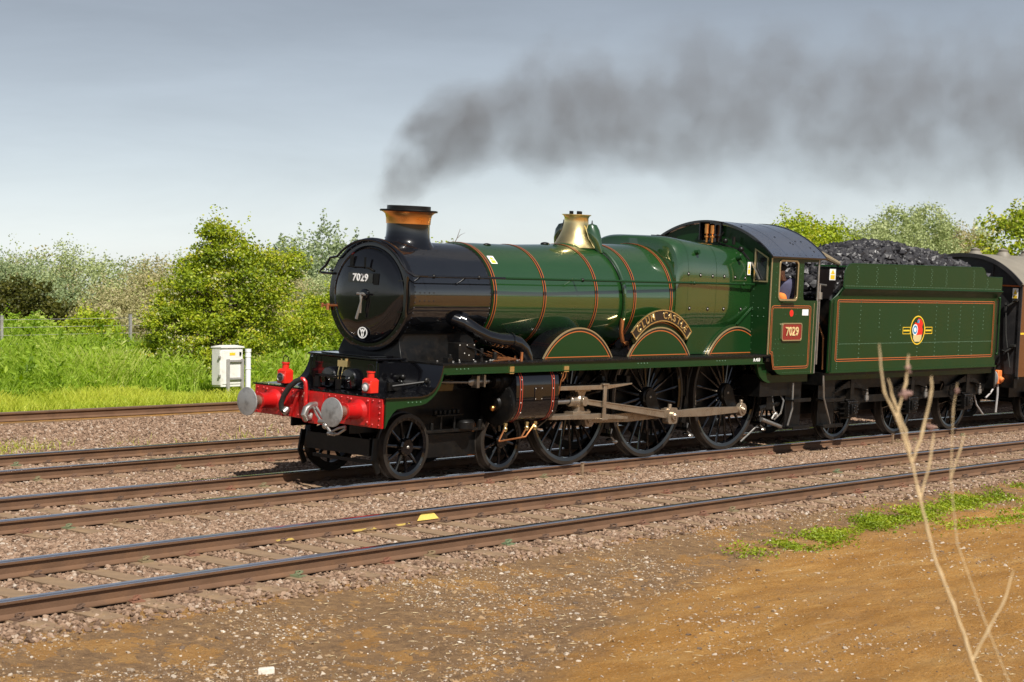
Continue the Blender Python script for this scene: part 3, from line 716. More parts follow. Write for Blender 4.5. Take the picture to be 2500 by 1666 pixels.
# ---- slide bars, crosshead, rods
P1 = (3.81, 1.0225); P2 = (5.944, 1.0225); P3 = (8.306, 1.0225)
PIN = (.186, -.29)
def rod_poly(a, b, wa, wb, wm=None):
    a = Vector(a); b = Vector(b); d = (b - a).normalized(); n = Vector((-d.y, d.x)); wm = wm or (wa + wb) / 2
    m = (a + b) / 2
    return [tuple(a - n * wa / 2), tuple(m - n * wm / 2), tuple(b - n * wb / 2), tuple(b + n * wb / 2), tuple(m + n * wm / 2), tuple(a + n * wa / 2)]
for s in (-1, 1):
    fx = (lambda b: b) if s < 0 else mirror
    sbm = MB().plate([(2.84, 1.245), (4.25, 1.225), (4.95, 1.29), (4.95, 1.315), (4.3, 1.30), (2.84, 1.31)], (), 'xz', -1.20, -.88)
    fx(sbm).build('slide_bar', RODSTEEL, LOCO, bevel=.006)
    sbm = MB().plate([(2.84, .79), (4.9, .72), (4.9, .76), (4.2, .84), (2.84, .85)], (), 'xz', -1.18, -.90)
    fx(sbm).build('slide_bar', RODSTEEL, LOCO, bevel=.006)
    m = MB().box(4.16, 4.24, -1.225, -1.20, .74, 1.31); m.box(4.12, 4.28, -1.24, -1.17, 1.30, 1.325); m.box(4.12, 4.28, -1.24, -1.17, .735, .765)
    fx(m).build('slide_bar_bracket', RODSTEEL, LOCO, bevel=.004)
    m = MB().bar((4.9, -1.0, 1.32), (5.08, -1.0, 1.57), .06, .05); m.box(5.0, 5.2, -1.08, -.9, 1.54, 1.575); m.box(4.92, 5.02, -1.1, -.9, 1.30, 1.42)
    fx(m).build('motion_bracket', SOOT, LOCO)
    fx(MB().cyl((2.8, -1.04, 1.05), (3.62, -1.04, 1.05), .042, n=16)).build('piston_rod', STEEL, LOCO)
    xh = MB().lathe([(3.48, .055), (3.50, .085), (3.62, .09), (3.66, .12), (3.78, .12), (3.80, .06)], (0, -1.04, 1.05), 'x', 18)
    xh.box(3.52, 3.92, -1.14, -.94, 1.205, 1.245); xh.box(3.50, 3.94, -1.14, -.94, .845, .885)
    xh.plate([(3.62, .88), (3.82, .88), (3.76, 1.0), (3.76, 1.10), (3.84, 1.21), (3.60, 1.21), (3.68, 1.10), (3.68, 1.0)], (), 'xz', -1.12, -.96); xh.cyl((3.72, -1.19, 1.05), (3.72, -.95, 1.05), .05, n=14); xh.cyl((3.62, -1.04, 1.245), (3.62, -1.04, 1.30), .03)
    fx(xh).build('crosshead', RODSTEEL, LOCO, bevel=.004)
    pa = (3.72, 1.05); pb = (P2[0] + PIN[0], P2[1] + PIN[1])
    cr = MB().plate(rod_poly(pa, pb, .085, .13), (), 'xz', -1.185, -1.165)
    cr.plate(rod_poly(pa, pb, .085, .13), (), 'xz', -1.135, -1.115)
    d = (Vector(pb) - Vector(pa)).normalized(); nn = Vector((-d.y, d.x))
    for e in (1, -1):
        q = rod_poly(Vector(pa) + nn * e * .033, Vector(pb) + nn * e * .055, .02, .022); cr.plate(q, (), 'xz', -1.195, -1.105)
    cr.cyl((pa[0], -1.20, pa[1]), (pa[0], -1.1, pa[1]), .075, n=20)
    cro = fx(cr).build('connecting_rod', RODSTEEL, LOCO, bevel=.003)
    be = MB().plate(rrect(pb[0] - .14, pb[0] + .12, pb[1] - .14, pb[1] + .13, .05), (), 'xz', -1.225, -1.10); be.cyl((pb[0], -1.26, pb[1]), (pb[0], -1.08, pb[1]), .075, n=20); be.cyl((pb[0] - .03, -1.16, pb[1] + .13), (pb[0] - .03, -1.16, pb[1] + .19), .035); be.box(pb[0] - .22, pb[0] - .12, -1.2, -1.12, pb[1] - .03, pb[1] + .12); be.dome((pb[0], -1.26, pb[1]), (0, -1, 0), .05)
    fx(be).build('big_end', RODSTEEL, cro, bevel=.006)
    q1, q2, q3 = [(P[0] + PIN[0], P[1] + PIN[1]) for P in (P1, P2, P3)]
    for a, b in ((q1, q2), (q2, q3)):
        c = MB().plate(rod_poly(a, b, .10, .10, .155), (), 'xz', -1.055, -1.005)
        fx(c).build('coupling_rod', RODSTEEL, LOCO, bevel=.006)
    for q in (q1, q3):
        c = MB().cyl((q[0], -1.085, q[1]), (q[0], -.99, q[1]), .115, n=24); c.cyl((q[0], -1.11, q[1]), (q[0], -1.08, q[1]), .06, n=16); c.cyl((q[0], -1.03, q[1] + .1), (q[0], -1.03, q[1] + .17), .035); c.dome((q[0], -1.11, q[1]), (0, -1, 0), .035)
        fx(c).build('rod_end', RODSTEEL, LOCO, bevel=.006)

# ---- wheels
def wheel_parts(r, nsp, hub_r, hub_y, rim, spoke_w, weight=None, boss=None):
    """meshes of one wheel, axle along y, outer face towards -y, origin at the wheel centre on the rail line"""
    out = {}
    t = MB().lathe([(.075, r - .055), (.075, r + .028), (.045, r + .028), (.035, r + .004), (-.065, r - .003), (-.068, r - .055), (.075, r - .055)], axis='y', n=72)
    out['tyre'] = t.mesh('tyre', TYRE)
    t = MB().lathe([(.06, r - .055), (.06, r - .055 - rim), (-.05, r - .055 - rim), (-.062, r - .05)], axis='y', n=72)
    out['wheel_rim'] = t.mesh('wheel_rim', BLACK)
    t = MB().lathe([(.07, hub_r), (-hub_y + .02, hub_r), (-hub_y, hub_r - .02), (-hub_y, .0)], axis='y', n=32)
    if boss:
        b = MB().loft([[(boss[0] * f + .11 * g * math.cos(2 * math.pi * k / 20), yy, boss[1] * f + .11 * g * math.sin(2 * math.pi * k / 20)) for k in range(20)] for f, g, yy in ((1, 1.15, 0), (1, 1.05, -hub_y - .01), (1, .9, -hub_y - .02), (1, .01, -hub_y - .02))])
        t.add(b.v, b.f)
        d = Vector(boss); nn = Vector((-d.y, d.x)).normalized()
        pl = [(-nn.x * hub_r * .95, -nn.y * hub_r * .95), (boss[0] - nn.x * .12, boss[1] - nn.y * .12), (boss[0] + nn.x * .12, boss[1] + nn.y * .12), (nn.x * hub_r * .95, nn.y * hub_r * .95)]
        t.plate(pl, (), 'xz', .0, -hub_y - .01)
    out['hub'] = t.mesh('hub', SOOT if boss else BLACK)
    rs = r - .055 - rim + .01
    sp = MB().loft([[(spoke_w * w * math.cos(2 * math.pi * k / 8), -.01 + .035 * w2 * math.sin(2 * math.pi * k / 8), h) for k in range(8)] for h, w, w2 in ((hub_r - .02, .75, 1.0), ((hub_r + rs) / 2, .5, .7), (rs, .6, .6))])
    out['spoke'] = sp.mesh('spoke', BLACK)
    if weight:
        a0, a1 = weight
        ri = rs - .19
        pts = arc(0, 0, rs + .005, a0, a1, 18) + [(rs * math.cos(rad(a0 + (a1 - a0) * k / 18)) * 1.0 * (1 - .26 * math.sin(math.pi * k / 18)), rs * math.sin(rad(a0 + (a1 - a0) * k / 18)) * (1 - .26 * math.sin(math.pi * k / 18))) for k in range(18, -1, -1)]
        out['balance_weight'] = MB().plate(pts, (), 'xz', .04, -.055).mesh('balance_weight', BLACK)
    return out
def joined(parts, nsp):
    b = MB()
    for n, me in parts.items():
        vs = [tuple(v.co) for v in me.vertices]; fs = [tuple(p.vertices) for p in me.polygons]
        if n == 'spoke':
            for k in range(nsp):
                a = 2 * math.pi * k / nsp
                b.add([(x * math.cos(a) + z * math.sin(a), y, -x * math.sin(a) + z * math.cos(a)) for x, y, z in vs], fs)
        else: b.add(vs, fs)
    return b
def place_wheel(parent, name, parts, nsp, loc, near, spin=0.):
    w = link(parts['hub'], name, parent, loc, (0, 0, 0) if near else (0, 0, math.pi))
    w.rotation_euler[1] = 0
    for n in ('tyre', 'wheel_rim', 'balance_weight'):
        if n in parts: link(parts[n], n, w)
    for k in range(nsp):
        link(parts['spoke'], 'spoke', w, rot=(0, 2 * math.pi * (k + .5) / nsp + spin, 0))
    return w
drv = wheel_parts(1.0225, 20, .17, .10, .055, .045, (100, 145), PIN)
bog = wheel_parts(.4825, 10, .13, .10, .045, .05)
bogj = joined(bog, 10).mesh('bogie_wheel', SOOT); drvj = joined(drv, 20).mesh('driving_wheel', SOOT)
for X in (P1[0], P2[0], P3[0]):
    place_wheel(LOCO, 'driving_wheel', drv, 20, (X, -.755, 1.0225), True)
    link(drvj, 'driving_wheel', LOCO, (X, .755, 1.0225), (0, 0, math.pi))
    MB().cyl((X, -.75, 1.0225), (X, .75, 1.0225), .1, n=16).build('axle', SOOT, LOCO)
    MB().cyl((X, -.80, 1.0225), (X, -.867, 1.0225), .13, n=24).build('axle_end', SOOT, LOCO); MB().dome((X, -.867, 1.0225), (0, -1, 0), .025).build('axle_centre', STEEL, LOCO)
for X, sp in ((0, .1), (2.134, .25)):
    place_wheel(LOCO, 'bogie_wheel', bog, 10, (X, -.755, .4825), True, sp)
    link(bogj, 'bogie_wheel', LOCO, (X, .755, .4825), (0, 0, math.pi))
    MB().cyl((X, -.75, .4825), (X, .75, .4825), .08, n=16).build('axle', SOOT, LOCO)
    MB().dome((X, -.856, .4825), (0, -1, 0), .03).build('axle_centre', STEEL, LOCO)

# ---- bogie, brakes, pipes
bf_ = MB()
for s in (-1, 1):
    bf_.plate([(-.55, .40), (-.55, .62), (.0, .78), (1.07, .72), (2.1, .78), (2.7, .60), (2.7, .42), (2.1, .35), (1.07, .42), (0, .35)], (), 'xz', s * .60, s * .64)
bf_.box(-.58, -.52, -.64, .64, .36, .60); bf_.box(.7, 1.4, -.6, .6, .4, .8); bf_.bar((-.55, .52, .27), (-.52, -.72, .27), .04, .05); bf_.bar((-.52, -.3, .75), (-.52, -.70, .28), .02, .02)
bf_.build('bogie_frame', SOOT, LOCO)
for s in (-1, 1):
    g = MB().bar((-.56, s * .74, .62), (-.60, s * .755, .30), .03, .09, (1, 0, 0)); g.bar((-.60, s * .755, .32), (-.50, s * .755, .12), .03, .08, (1, 0, 0))
    g.build('guard_iron', SOOT, LOCO)
    m = MB().box(.42, 1.72, s * .80 - .03, s * .80 + .03, .655, .70); m.lathe([(.70, .16), (.80, .16), (.83, .13), (.84, 0)], (1.28, s * .80, 0), 'z', 20); m.cyl((.55, s * .80, .70), (.55, s * .80, .80), .03); m.cyl((1.62, s * .8, .66), (1.62, s * .8, .82), .05); m.box(.6, 1.2, s * .80 - .05, s * .80 + .05, .90, .925); m.cyl((.75, s * .8, .70), (.75, s * .8, .91), .02); m.cyl((1.05, s * .8, .70), (1.05, s * .8, .91), .02)
    for k in range(6): m.cyl((.62 + .1 * k, s * .8, .925), (.62 + .1 * k, s * .8, .99), .03, n=8)
    m.build('bogie_spring_gear', SOOT, LOCO, bevel=.005)
    m = MB().box(.5, 1.7, s * .70 - .015, s * .70 + .015, .28, .62); m.build('bogie_side_plate', SOOT, LOCO)
    wp = MB().plate([(1.52, .26), (1.72, .26), (1.76, .72), (1.66, .75), (1.56, .55)], (), 'xz', s * .66, s * .70); wp.build('wheel_scraper', PIPECOPPER, LOCO)
    for X in (P1[0] + 1.10, P2[0] + 1.17, P3[0] + 1.16):
        b = MB().tube([(X + .02, s * .77, 1.35), (X + .03, s * .77, .9), (X - .02, s * .77, .42)], .028, 6); b.plate([(X - .12, .55), (X + .0, .5), (X + .05, .9), (X - .04, 1.0)], (), 'xz', s * .70, s * .80)
        b.tube([(X - .02, s * .86, .42), (X - .02, s * .5, .42)], .03, 8); b.ball((X + .02, s * .80, .34), .055, 8, 6, (1.5, .8, .6))
        b.build('brake_hanger', SOOT, LOCO)
        k = MB().tube([(X + .05, s * .81, .52), (X + .0, s * .82, .40), (X + .15, s * .82, .31)], .022, 6); k.ball((X + .16, s * .82, .30), .045, 8, 6, (1.5, .7, .7)); k.build('brake_link', STEEL, LOCO)
    m = MB().tube([(P3[0] + 1.32, s * .80, 1.0), (P3[0] + 1.3, s * .80, .72), (P3[0] + 1.18, s * .79, .40), (P3[0] + .95, s * .765, .25), (P3[0] + .65, s * .76, .10)], .017, 8)
    m.build('sand_pipe', STEEL, LOCO)
    m = MB().tube([(9.55, s * 1.0, .95), (9.56, s * 1.05, .70), (9.60, s * 1.06, .62), (9.52, s * 1.05, .52)], .02, 8); m.tube([(9.25, s * 1.0, .52), (9.85, s * 1.05, .36)], .035, 8); m.ball((9.62, s * 1.05, .60), .05)
    m.tube([(9.75, s * 1.02, 1.0), (9.78, s * 1.12, .85), (9.70, s * 1.12, .62), (9.6, s * 1.05, .5)], .016, 6); m.tube([(9.95, s * 1.2, 1.18), (9.93, s * 1.22, .7), (9.83, s * 1.2, .4)], .018, 6)
    m.build('injector_pipes', STEEL, LOCO)
    inj = MB().cyl((9.1, s * 1.0, .72), (9.75, s * 1.0, .80), .06, n=12); inj.box(9.3, 9.5, s * 1.0 - .06, s * 1.0 + .06, .70, .92); inj.build('injector', SOOT, LOCO)
    cs = MB().box(9.86, 10.40, s * 1.10 - .01, s * 1.10 + .01, .36, 1.2); cs.box(9.84, 10.44, min(s * 1.30, s * 1.08), max(s * 1.30, s * 1.08), .85, .875); cs.box(9.84, 10.44, min(s * 1.30, s * 1.08), max(s * 1.30, s * 1.08), .345, .37)
    cs.box(9.84, 10.44, s * 1.30 - .006, s * 1.30 + .006, .83, .90); cs.box(9.84, 10.44, s * 1.30 - .006, s * 1.30 + .006, .325, .395)
    cs.build('cab_steps', SOOT, LOCO, bevel=.004)
ap = MB(); ap.box(6.9, 8.8, -.48, .48, .38, .7); ap.build('ashpan', SOOT, LOCO)

# ---- splashers and nameplate
SR = 1.065; SZ = 1.135
def splasher(X, s, clip=None):
    yo = s * 1.0
    a = math.degrees(math.asin((1.724 - SZ) / SR))
    pts = arc(X, SZ, SR, a, 180 - a, 40)
    if clip: pts = [p for p in pts if p[0] < clip]; pts = [(clip, 1.724), (clip, pts[0][1])] + pts if s else pts
    sp = MB().plate(pts, (), 'xz', yo, yo - s * .02).build('splasher', GREEN, LOCO)
    edge = [p for p in arc(X, SZ, SR, a, 180 - a, 40) if not clip or p[0] < clip]
    edge2 = [p for p in arc(X, SZ, SR + .012, a, 180 - a, 40) if not clip or p[0] < clip]
    top = MB().plate(edge2 + list(reversed(edge)), (), 'xz', yo, s * .62); top.build('splasher_top', BLACK, sp)
    def ring(r0, r1, y0, y1, name, m):
        e0 = [p for p in arc(X, SZ, r0, a, 180 - a, 48) if not clip or p[0] < clip]; e1 = [p for p in arc(X, SZ, r1, a, 180 - a, 48) if not clip or p[0] < clip]
        MB().plate(e1 + list(reversed(e0)), (), 'xz', y0, y1).build(name, m, sp)
    ring(SR - .010, SR + .013, yo + s * .010, yo - s * .01, 'brass_beading', BEAD)
    ring(SR - .042, SR - .012, yo, yo + s * .003, 'black_line', LINEBLACK)
    ring(SR - .057, SR - .042, yo, yo + s * .004, 'orange_line', ORANGE)
    xr = min(X + .84, (clip or 99) - .0)
    MB().box(X - .84, xr, min(yo, yo + s * .004), max(yo, yo + s * .004), 1.738, 1.752).build('orange_line', ORANGE, sp)
    return sp
for s in (-1, 1):
    for X in (3.73, 5.944): splasher(X, s)
    splasher(8.30, s, 8.75)
    # curved green flank in front of the trailing splasher
    pts = [(7.24, 1.73)] + [(8.30 + 1.16 * math.cos(rad(a)), 1.09 + 1.16 * math.sin(rad(a))) for a in range(146, 88, -4)] + [(8.76, 2.55), (8.76, 1.73)]
    MB().plate(pts, (), 'xz', s * .955, s * .975).build('splasher_flank', GREEN, LOCO)
    MB().bar((8.28, s * .985, 2.245), (8.76, s * .985, 2.55), .05, .02).build('flank_edge', GREEN, LOCO)
    # nameplate
    NX, NZ, NR = 5.93, 1.315, 1.185
    a0, a1 = 43, 137
    sg = MB().plate(arc(NX, SZ, SR + .11, 48, 132, 30) + list(reversed(arc(NX, SZ, SR - .02, 48, 132, 30))), (), 'xz', s * 1.0, s * .98).build('nameplate_backing', GREEN, LOCO)
    lo = MB().plate(arc(NX, SZ, SR + .095, 50, 130, 30) + list(reversed(arc(NX, SZ, SR + .08, 50, 130, 30))), (), 'xz', s * 1.0, s * 1.004); lo.build('orange_line', ORANGE, sg)
    def capsule(r0, r1, b0, b1):
        return arc(NX, NZ, r1, b0, b1, 40) + list(reversed(arc(NX, NZ, r0, b0, b1, 40)))
    pl = MB().plate(capsule(NR - .185, NR, a0, a1), (), 'xz', s * 1.03, s * 1.05).build('nameplate', LINEBLACK, LOCO)
    MB().plate(capsule(NR - .012, NR + .006, a0, a1), (), 'xz', s * 1.03, s * 1.058).build('nameplate_rim', BRASS, pl)
    MB().plate(capsule(NR - .19, NR - .172, a0, a1), (), 'xz', s * 1.03, s * 1.058).build('nameplate_rim', BRASS, pl)
    for b in (a0, a1):
        d = .9 if b == a0 else -.9
        MB().plate(capsule(NR - .19, NR + .006, b, b + d), (), 'xz', s * 1.03, s * 1.058).build('nameplate_rim', BRASS, pl)
    txt = 'CLUN CASTLE'
    wd = {'C': 1.05, 'L': .9, 'U': 1.05, 'N': 1.1, ' ': 1.55, 'A': 1.05, 'S': .95, 'T': .95, 'E': .9}
    tot = sum(wd[c] for c in txt); pos = 0; span = (a1 - a0) - 12
    for c in txt:
        mid = pos + wd[c] / 2; pos += wd[c]
        if c == ' ': continue
        ang = (a1 - 6) - span * mid / tot if s < 0 else (a0 + 6) + span * mid / tot
        rr = NR - .093
        px, pz = NX + rr * math.cos(rad(ang)), NZ + rr * math.sin(rad(ang))
        if s < 0: lettering(pl, c, .165, BRASS, (px, -1.054, pz), '-y', depth=.012, bold=.004, roll=rad(ang - 90), name='letter')

# ---- cab
def arc_roof(y): return 4.045 - (1.956 - math.sqrt(1.956 ** 2 - y * y))
side = [(8.75, 1.73), (8.90, 1.73), (8.905, 1.66), (8.95, 1.54), (9.03, 1.44), (9.14, 1.375), (9.27, 1.355), (10.38, 1.35), (10.38, 2.70), (9.95, 2.70), (9.90, 2.72), (9.875, 2.77), (9.86, 3.40), (10.38, 3.41), (10.38, 3.475), (8.75, 3.475)]
win = rrect(9.04, 9.63, 2.725, 3.395, .07)
for s in (-1, 1):
    cabs = MB().plate(side, [list(reversed(win))], 'xz', s * 1.335, s * 1.36).build('cab_side', GREEN, LOCO)
    wo = rrect(9.005, 9.665, 2.69, 3.43, .09)
    MB().plate(wo, [list(reversed(win))], 'xz', s * 1.33, s * 1.375).build('window_frame', BEAD, cabs, bevel=.006)
    MB().box(9.1, 9.55, min(s * 1.36, s * 1.42), max(s * 1.36, s * 1.42), 2.665, 2.68).build('window_sill', GREEN, cabs)
    MB().box(8.74, 8.765, min(s * 1.355, s * 1.372), max(s * 1.355, s * 1.372), 1.73, 3.475).build('brass_beading', BEAD, cabs)
    MB().box(10.27, 10.285, min(s * 1.36, s * 1.364), max(s * 1.36, s * 1.364), 1.37, 2.66).build('yellow_edge', BEAD, cabs)
    lp = [(8.96, 1.46), (10.10, 1.46), (10.15, 1.475), (10.18, 1.52), (10.18, 2.54), (10.165, 2.59), (10.11, 2.61), (8.92, 2.61), (8.865, 2.595), (8.84, 2.54), (8.84, 1.66), (8.87, 1.55)]
    lp = [(8.97, 1.46), (10.10, 1.46), (10.15, 1.475), (10.18, 1.52), (10.18, 2.54), (10.165, 2.59), (10.11, 2.61), (8.90, 2.61), (8.845, 2.595), (8.82, 2.54), (8.82, 1.78), (8.835, 1.74), (8.89, 1.735), (8.93, 1.56)]
    lining(cabs, lp, s * 1.36, s, .048, .012)
    npl = MB().plate(rrect(9.19, 9.83, 1.99, 2.275, .04), (), 'xz', s * 1.36, s * 1.385).build('cab_number_plate', PLATERED, LOCO, bevel=.004)
    MB().plate(rrect(9.17, 9.85, 1.97, 2.295, .05), [list(reversed(rrect(9.19, 9.83, 1.99, 2.275, .04)))], 'xz', s * 1.36, s * 1.392).build('plate_rim', BEAD, npl)
    if s < 0: lettering(npl, '7029', .225, CREAM, (9.51, -1.39, 2.133), '-y', depth=.014, bold=.003, sx=.92)
    sp_ = MB().cyl((9.50, s * 1.36, 2.47), (9.50, s * 1.364, 2.47), .062, n=24).build('route_disc', SPOTRED, cabs)
    sp_.name = 'route_disc'
    if s < 0: MB().box(9.87, 10.08, -1.364, -1.36, 2.43, 2.54).build('white_notice', WHITE, cabs, smooth=False)
    for X in np.arange(9.3, 10.35, .06): RIV['green'].dome((X, s * 1.36, 1.395), (0, s, 0), .008, n=5)
    for X in np.arange(8.98, 10.15, .17): RIV['green'].dome((X, s * 1.36, 1.70), (0, s, 0), .010, n=5)
    for X, z in ((9.0, 2.0), (9.1, 2.0), (9.0, 1.92), (9.1, 1.92), (8.95, 1.83), (9.1, 1.83), (9.3, 1.83), (9.12, 1.62), (9.0, 1.54), (9.1, 1.54), (9.2, 2.55), (9.7, 2.55), (9.3, 2.45), (9.65, 2.45)): RIV['green'].dome((X, s * 1.36, z), (0, s, 0), .010, n=5)
    for z in np.arange(2.75, 3.4, .11): RIV['green'].dome((9.76, s * 1.36, z), (0, s, 0), .010, n=5); RIV['green'].dome((8.93, s * 1.36, z), (0, s, 0), .010, n=5)
    MB().tube([(10.41, s * 1.34, 1.36), (10.41, s * 1.34, 3.46)], .02, 10).build('cab_handrail', STEEL, LOCO)
# cab front with spectacle windows
NY = 40
front = [(-1.36, 1.73), (1.36, 1.73)] + [(1.36 - 2.72 * k / NY, arc_roof(1.36 - 2.72 * k / NY) - .02) for k in range(NY + 1)]
sw = lambda s: [(s * 1.03, 3.04), (s * 1.27, 3.04), (s * 1.27, 3.44), (s * 1.03, 3.58)]
cabf = MB().plate(front, [list(reversed(sw(1))), sw(-1)], 'yz', 8.752, 8.775).build('cab_front', GREEN, LOCO)
for s in (-1, 1):
    a = sw(s); c = (s * 1.15, 3.27)
    o2 = [(c[0] + (y - c[0]) * 1.22, c[1] + (z - c[1]) * 1.10) for y, z in a]
    MB().plate(o2, [list(reversed(a))], 'yz', 8.735, 8.752).build('window_frame', BEAD, cabf)
    MB().plate(a, (), 'yz', 8.762, 8.767).build('window_pane', GLASS, cabf)
    MB().bar((8.72, s * .96, 3.36), (8.72, s * 1.14, 3.06), .02, .03, (1, 0, 0)).build('window_wiper', STEEL, cabf)
for z in (2.55, 2.40):
    for y in (-1.0, -1.12, -1.24): RIV['green'].dome((8.752, y, z), (-1, 0, 0), .012)
for z in np.arange(1.8, 3.5, .12): RIV['green'].dome((8.752, -1.01, z), (-1, 0, 0), .010, n=5)
inner = [(y, arc_roof(y)) for y in np.linspace(-1.40, 1.40, 41)]
outer = [(y, arc_roof(y) + .03) for y in np.linspace(-1.40, 1.40, 41)]
roof = MB().plate(outer + list(reversed(inner)), (), 'yz', 8.69, 10.58).build('cab_roof', ROOFGREY, LOCO)
for X in (8.69, 10.555):
    MB().plate([(y, z + .012) for y, z in outer] + list(reversed([(y, z - .004) for y, z in inner])), (), 'yz', X - .004, X + .03).build('roof_edge_strip', BLACK, roof)
for X in (9.2, 9.9):
    MB().plate([(y, z + .004) for y, z in outer] + list(reversed(outer)), (), 'yz', X, X + .012).build('roof_seam', ROOFGREY, roof)
for s in (-1, 1):
    MB().box(8.69, 10.58, s * 1.40 - .02, s * 1.40 + .02, 3.455, 3.485).build('rain_gutter', BLACK, roof)
for X, y in ((8.95, -.55), (9.45, -.95), (9.75, -1.1), (9.80, -1.13), (10.0, -1.05), (10.2, -1.05), (10.3, -1.2), (10.3, -1.28)): RIV['black'].dome((X, y, arc_roof(y) + .03), (0, y * .5, 1), .022)
for X in np.arange(8.8, 10.5, .22): RIV['black'].dome((X, -1.36, arc_roof(1.36) + .03), (0, -.7, 1), .012)
ci = MB(); ci.box(8.78, 9.02, -.80, .80, 1.7, 3.35); ci.box(8.78, 10.4, -1.33, 1.33, 1.60, 1.66); ci.build('backhead', SOOT, LOCO)
ci = MB(); ci.cyl((9.0, 0, 2.35), (9.04, 0, 2.35), .22); ci.tube([(9.03, -.5, 2.9), (9.1, -.5, 2.9), (9.1, .1, 3.0)], .015); ci.cyl((9.03, -.3, 3.1), (9.06, -.3, 3.1), .08); ci.build('cab_fittings', BRASS, LOCO)
MB().box(9.35, 9.75, .75, 1.2, 1.66, 2.15).build('seat_box', SOOT, LOCO)
# whistles
wsh = MB().box(8.66, 8.72, -.30, .06, 3.70, 4.06); wsh.box(8.50, 8.74, -.30, .06, 4.045, 4.065); wsh.box(8.5, 8.72, .045, .06, 3.72, 4.05); wsh = wsh.build('whistle_shield', BLACK, LOCO)
for y, h, r in ((-.06, .17, .048), (-.18, .15, .038)):
    MB().lathe([(3.68, .02), (3.76, .025), (3.77, .045), (3.80, .045), (3.81, .02), (3.83, .02), (3.84, r), (3.84 + h, r), (3.85 + h, r * .7), (3.86 + h, 0)], (8.58, y, 0), 'z', 20).build('whistle', COPPER, LOCO)
vl = MB().tube([(8.6, -.32, 3.68), (8.6, -.34, 3.8), (8.62, -.40, 3.88)], .015); vl.ball((8.6, -.45, 3.72), .05); vl.cyl((8.62, -.62, 3.66), (8.62, -.62, 3.80), .03); vl.ball((8.62, -.78, 3.58), .055); vl.tube([(8.62, -.3, 3.67), (8.62, -.8, 3.56), (8.66, -.94, 3.40)], .02); vl.build('steam_manifold', SOOT, LOCO)
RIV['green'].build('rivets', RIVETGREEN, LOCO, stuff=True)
RIV['black'].build('rivets', SMOKEBOX, LOCO, stuff=True)
RIV['red'].build('rivets', RED, LOCO, stuff=True)

# ---- headlamps standing on the beam
def lamp(x, y, label):
    loc = Vector((x, y * math.cos(CANT) - 1.277 * math.sin(CANT), y * math.sin(CANT) + 1.277 * math.cos(CANT)))
    t = thing('headlamp', label, 'lamp', loc, (CANT, 0, 0), 'red lamps on the buffer beam')
    MB().box(-.085, .085, -.085, .085, .02, .20).build('lamp_body', LAMPRED, t, bevel=.012)
    MB().box(-.05, .05, -.03, .03, .0, .02).build('lamp_foot', SOOT, t)
    sh = MB().loft([[(q * math.cos(rad(45 + 90 * k)) * 1.41, q * math.sin(rad(45 + 90 * k)) * 1.41, z) for k in range(4)] for q, z in ((.085, .20), (.055, .235))], caps=True); sh.cyl((0, 0, .235), (0, 0, .31), .052, n=16); sh.cyl((0, 0, .31), (0, 0, .33), .062, n=16)
    sh.build('lamp_chimney', LAMPRED, t)
    b = MB().lathe([(-.085, .062), (-.105, .066), (-.108, .058), (-.10, .055)], (0, 0, .11), 'x', 24); b.build('lens_bezel', STEEL, t)
    MB().lathe([(-.095, .058), (-.102, .04), (-.106, 0)], (0, 0, .11), 'x', 24).build('lamp_lens', WHITE if y < 0 else GLASS, t)
    MB().tube([(0, -.05, .32), (0, -.058, .37), (0, -.045, .41), (0, 0, .43), (0, .045, .41), (0, .058, .37), (0, .05, .32)], .007, 6).build('lamp_handle', SOOT, t)
    return t
lamp(-.86, .86, 'red oil lamp with dark lens above the buffer beside the black hose')
lamp(-.86, -.88, 'red oil lamp with white lens above the buffer next to the bogie wheel')

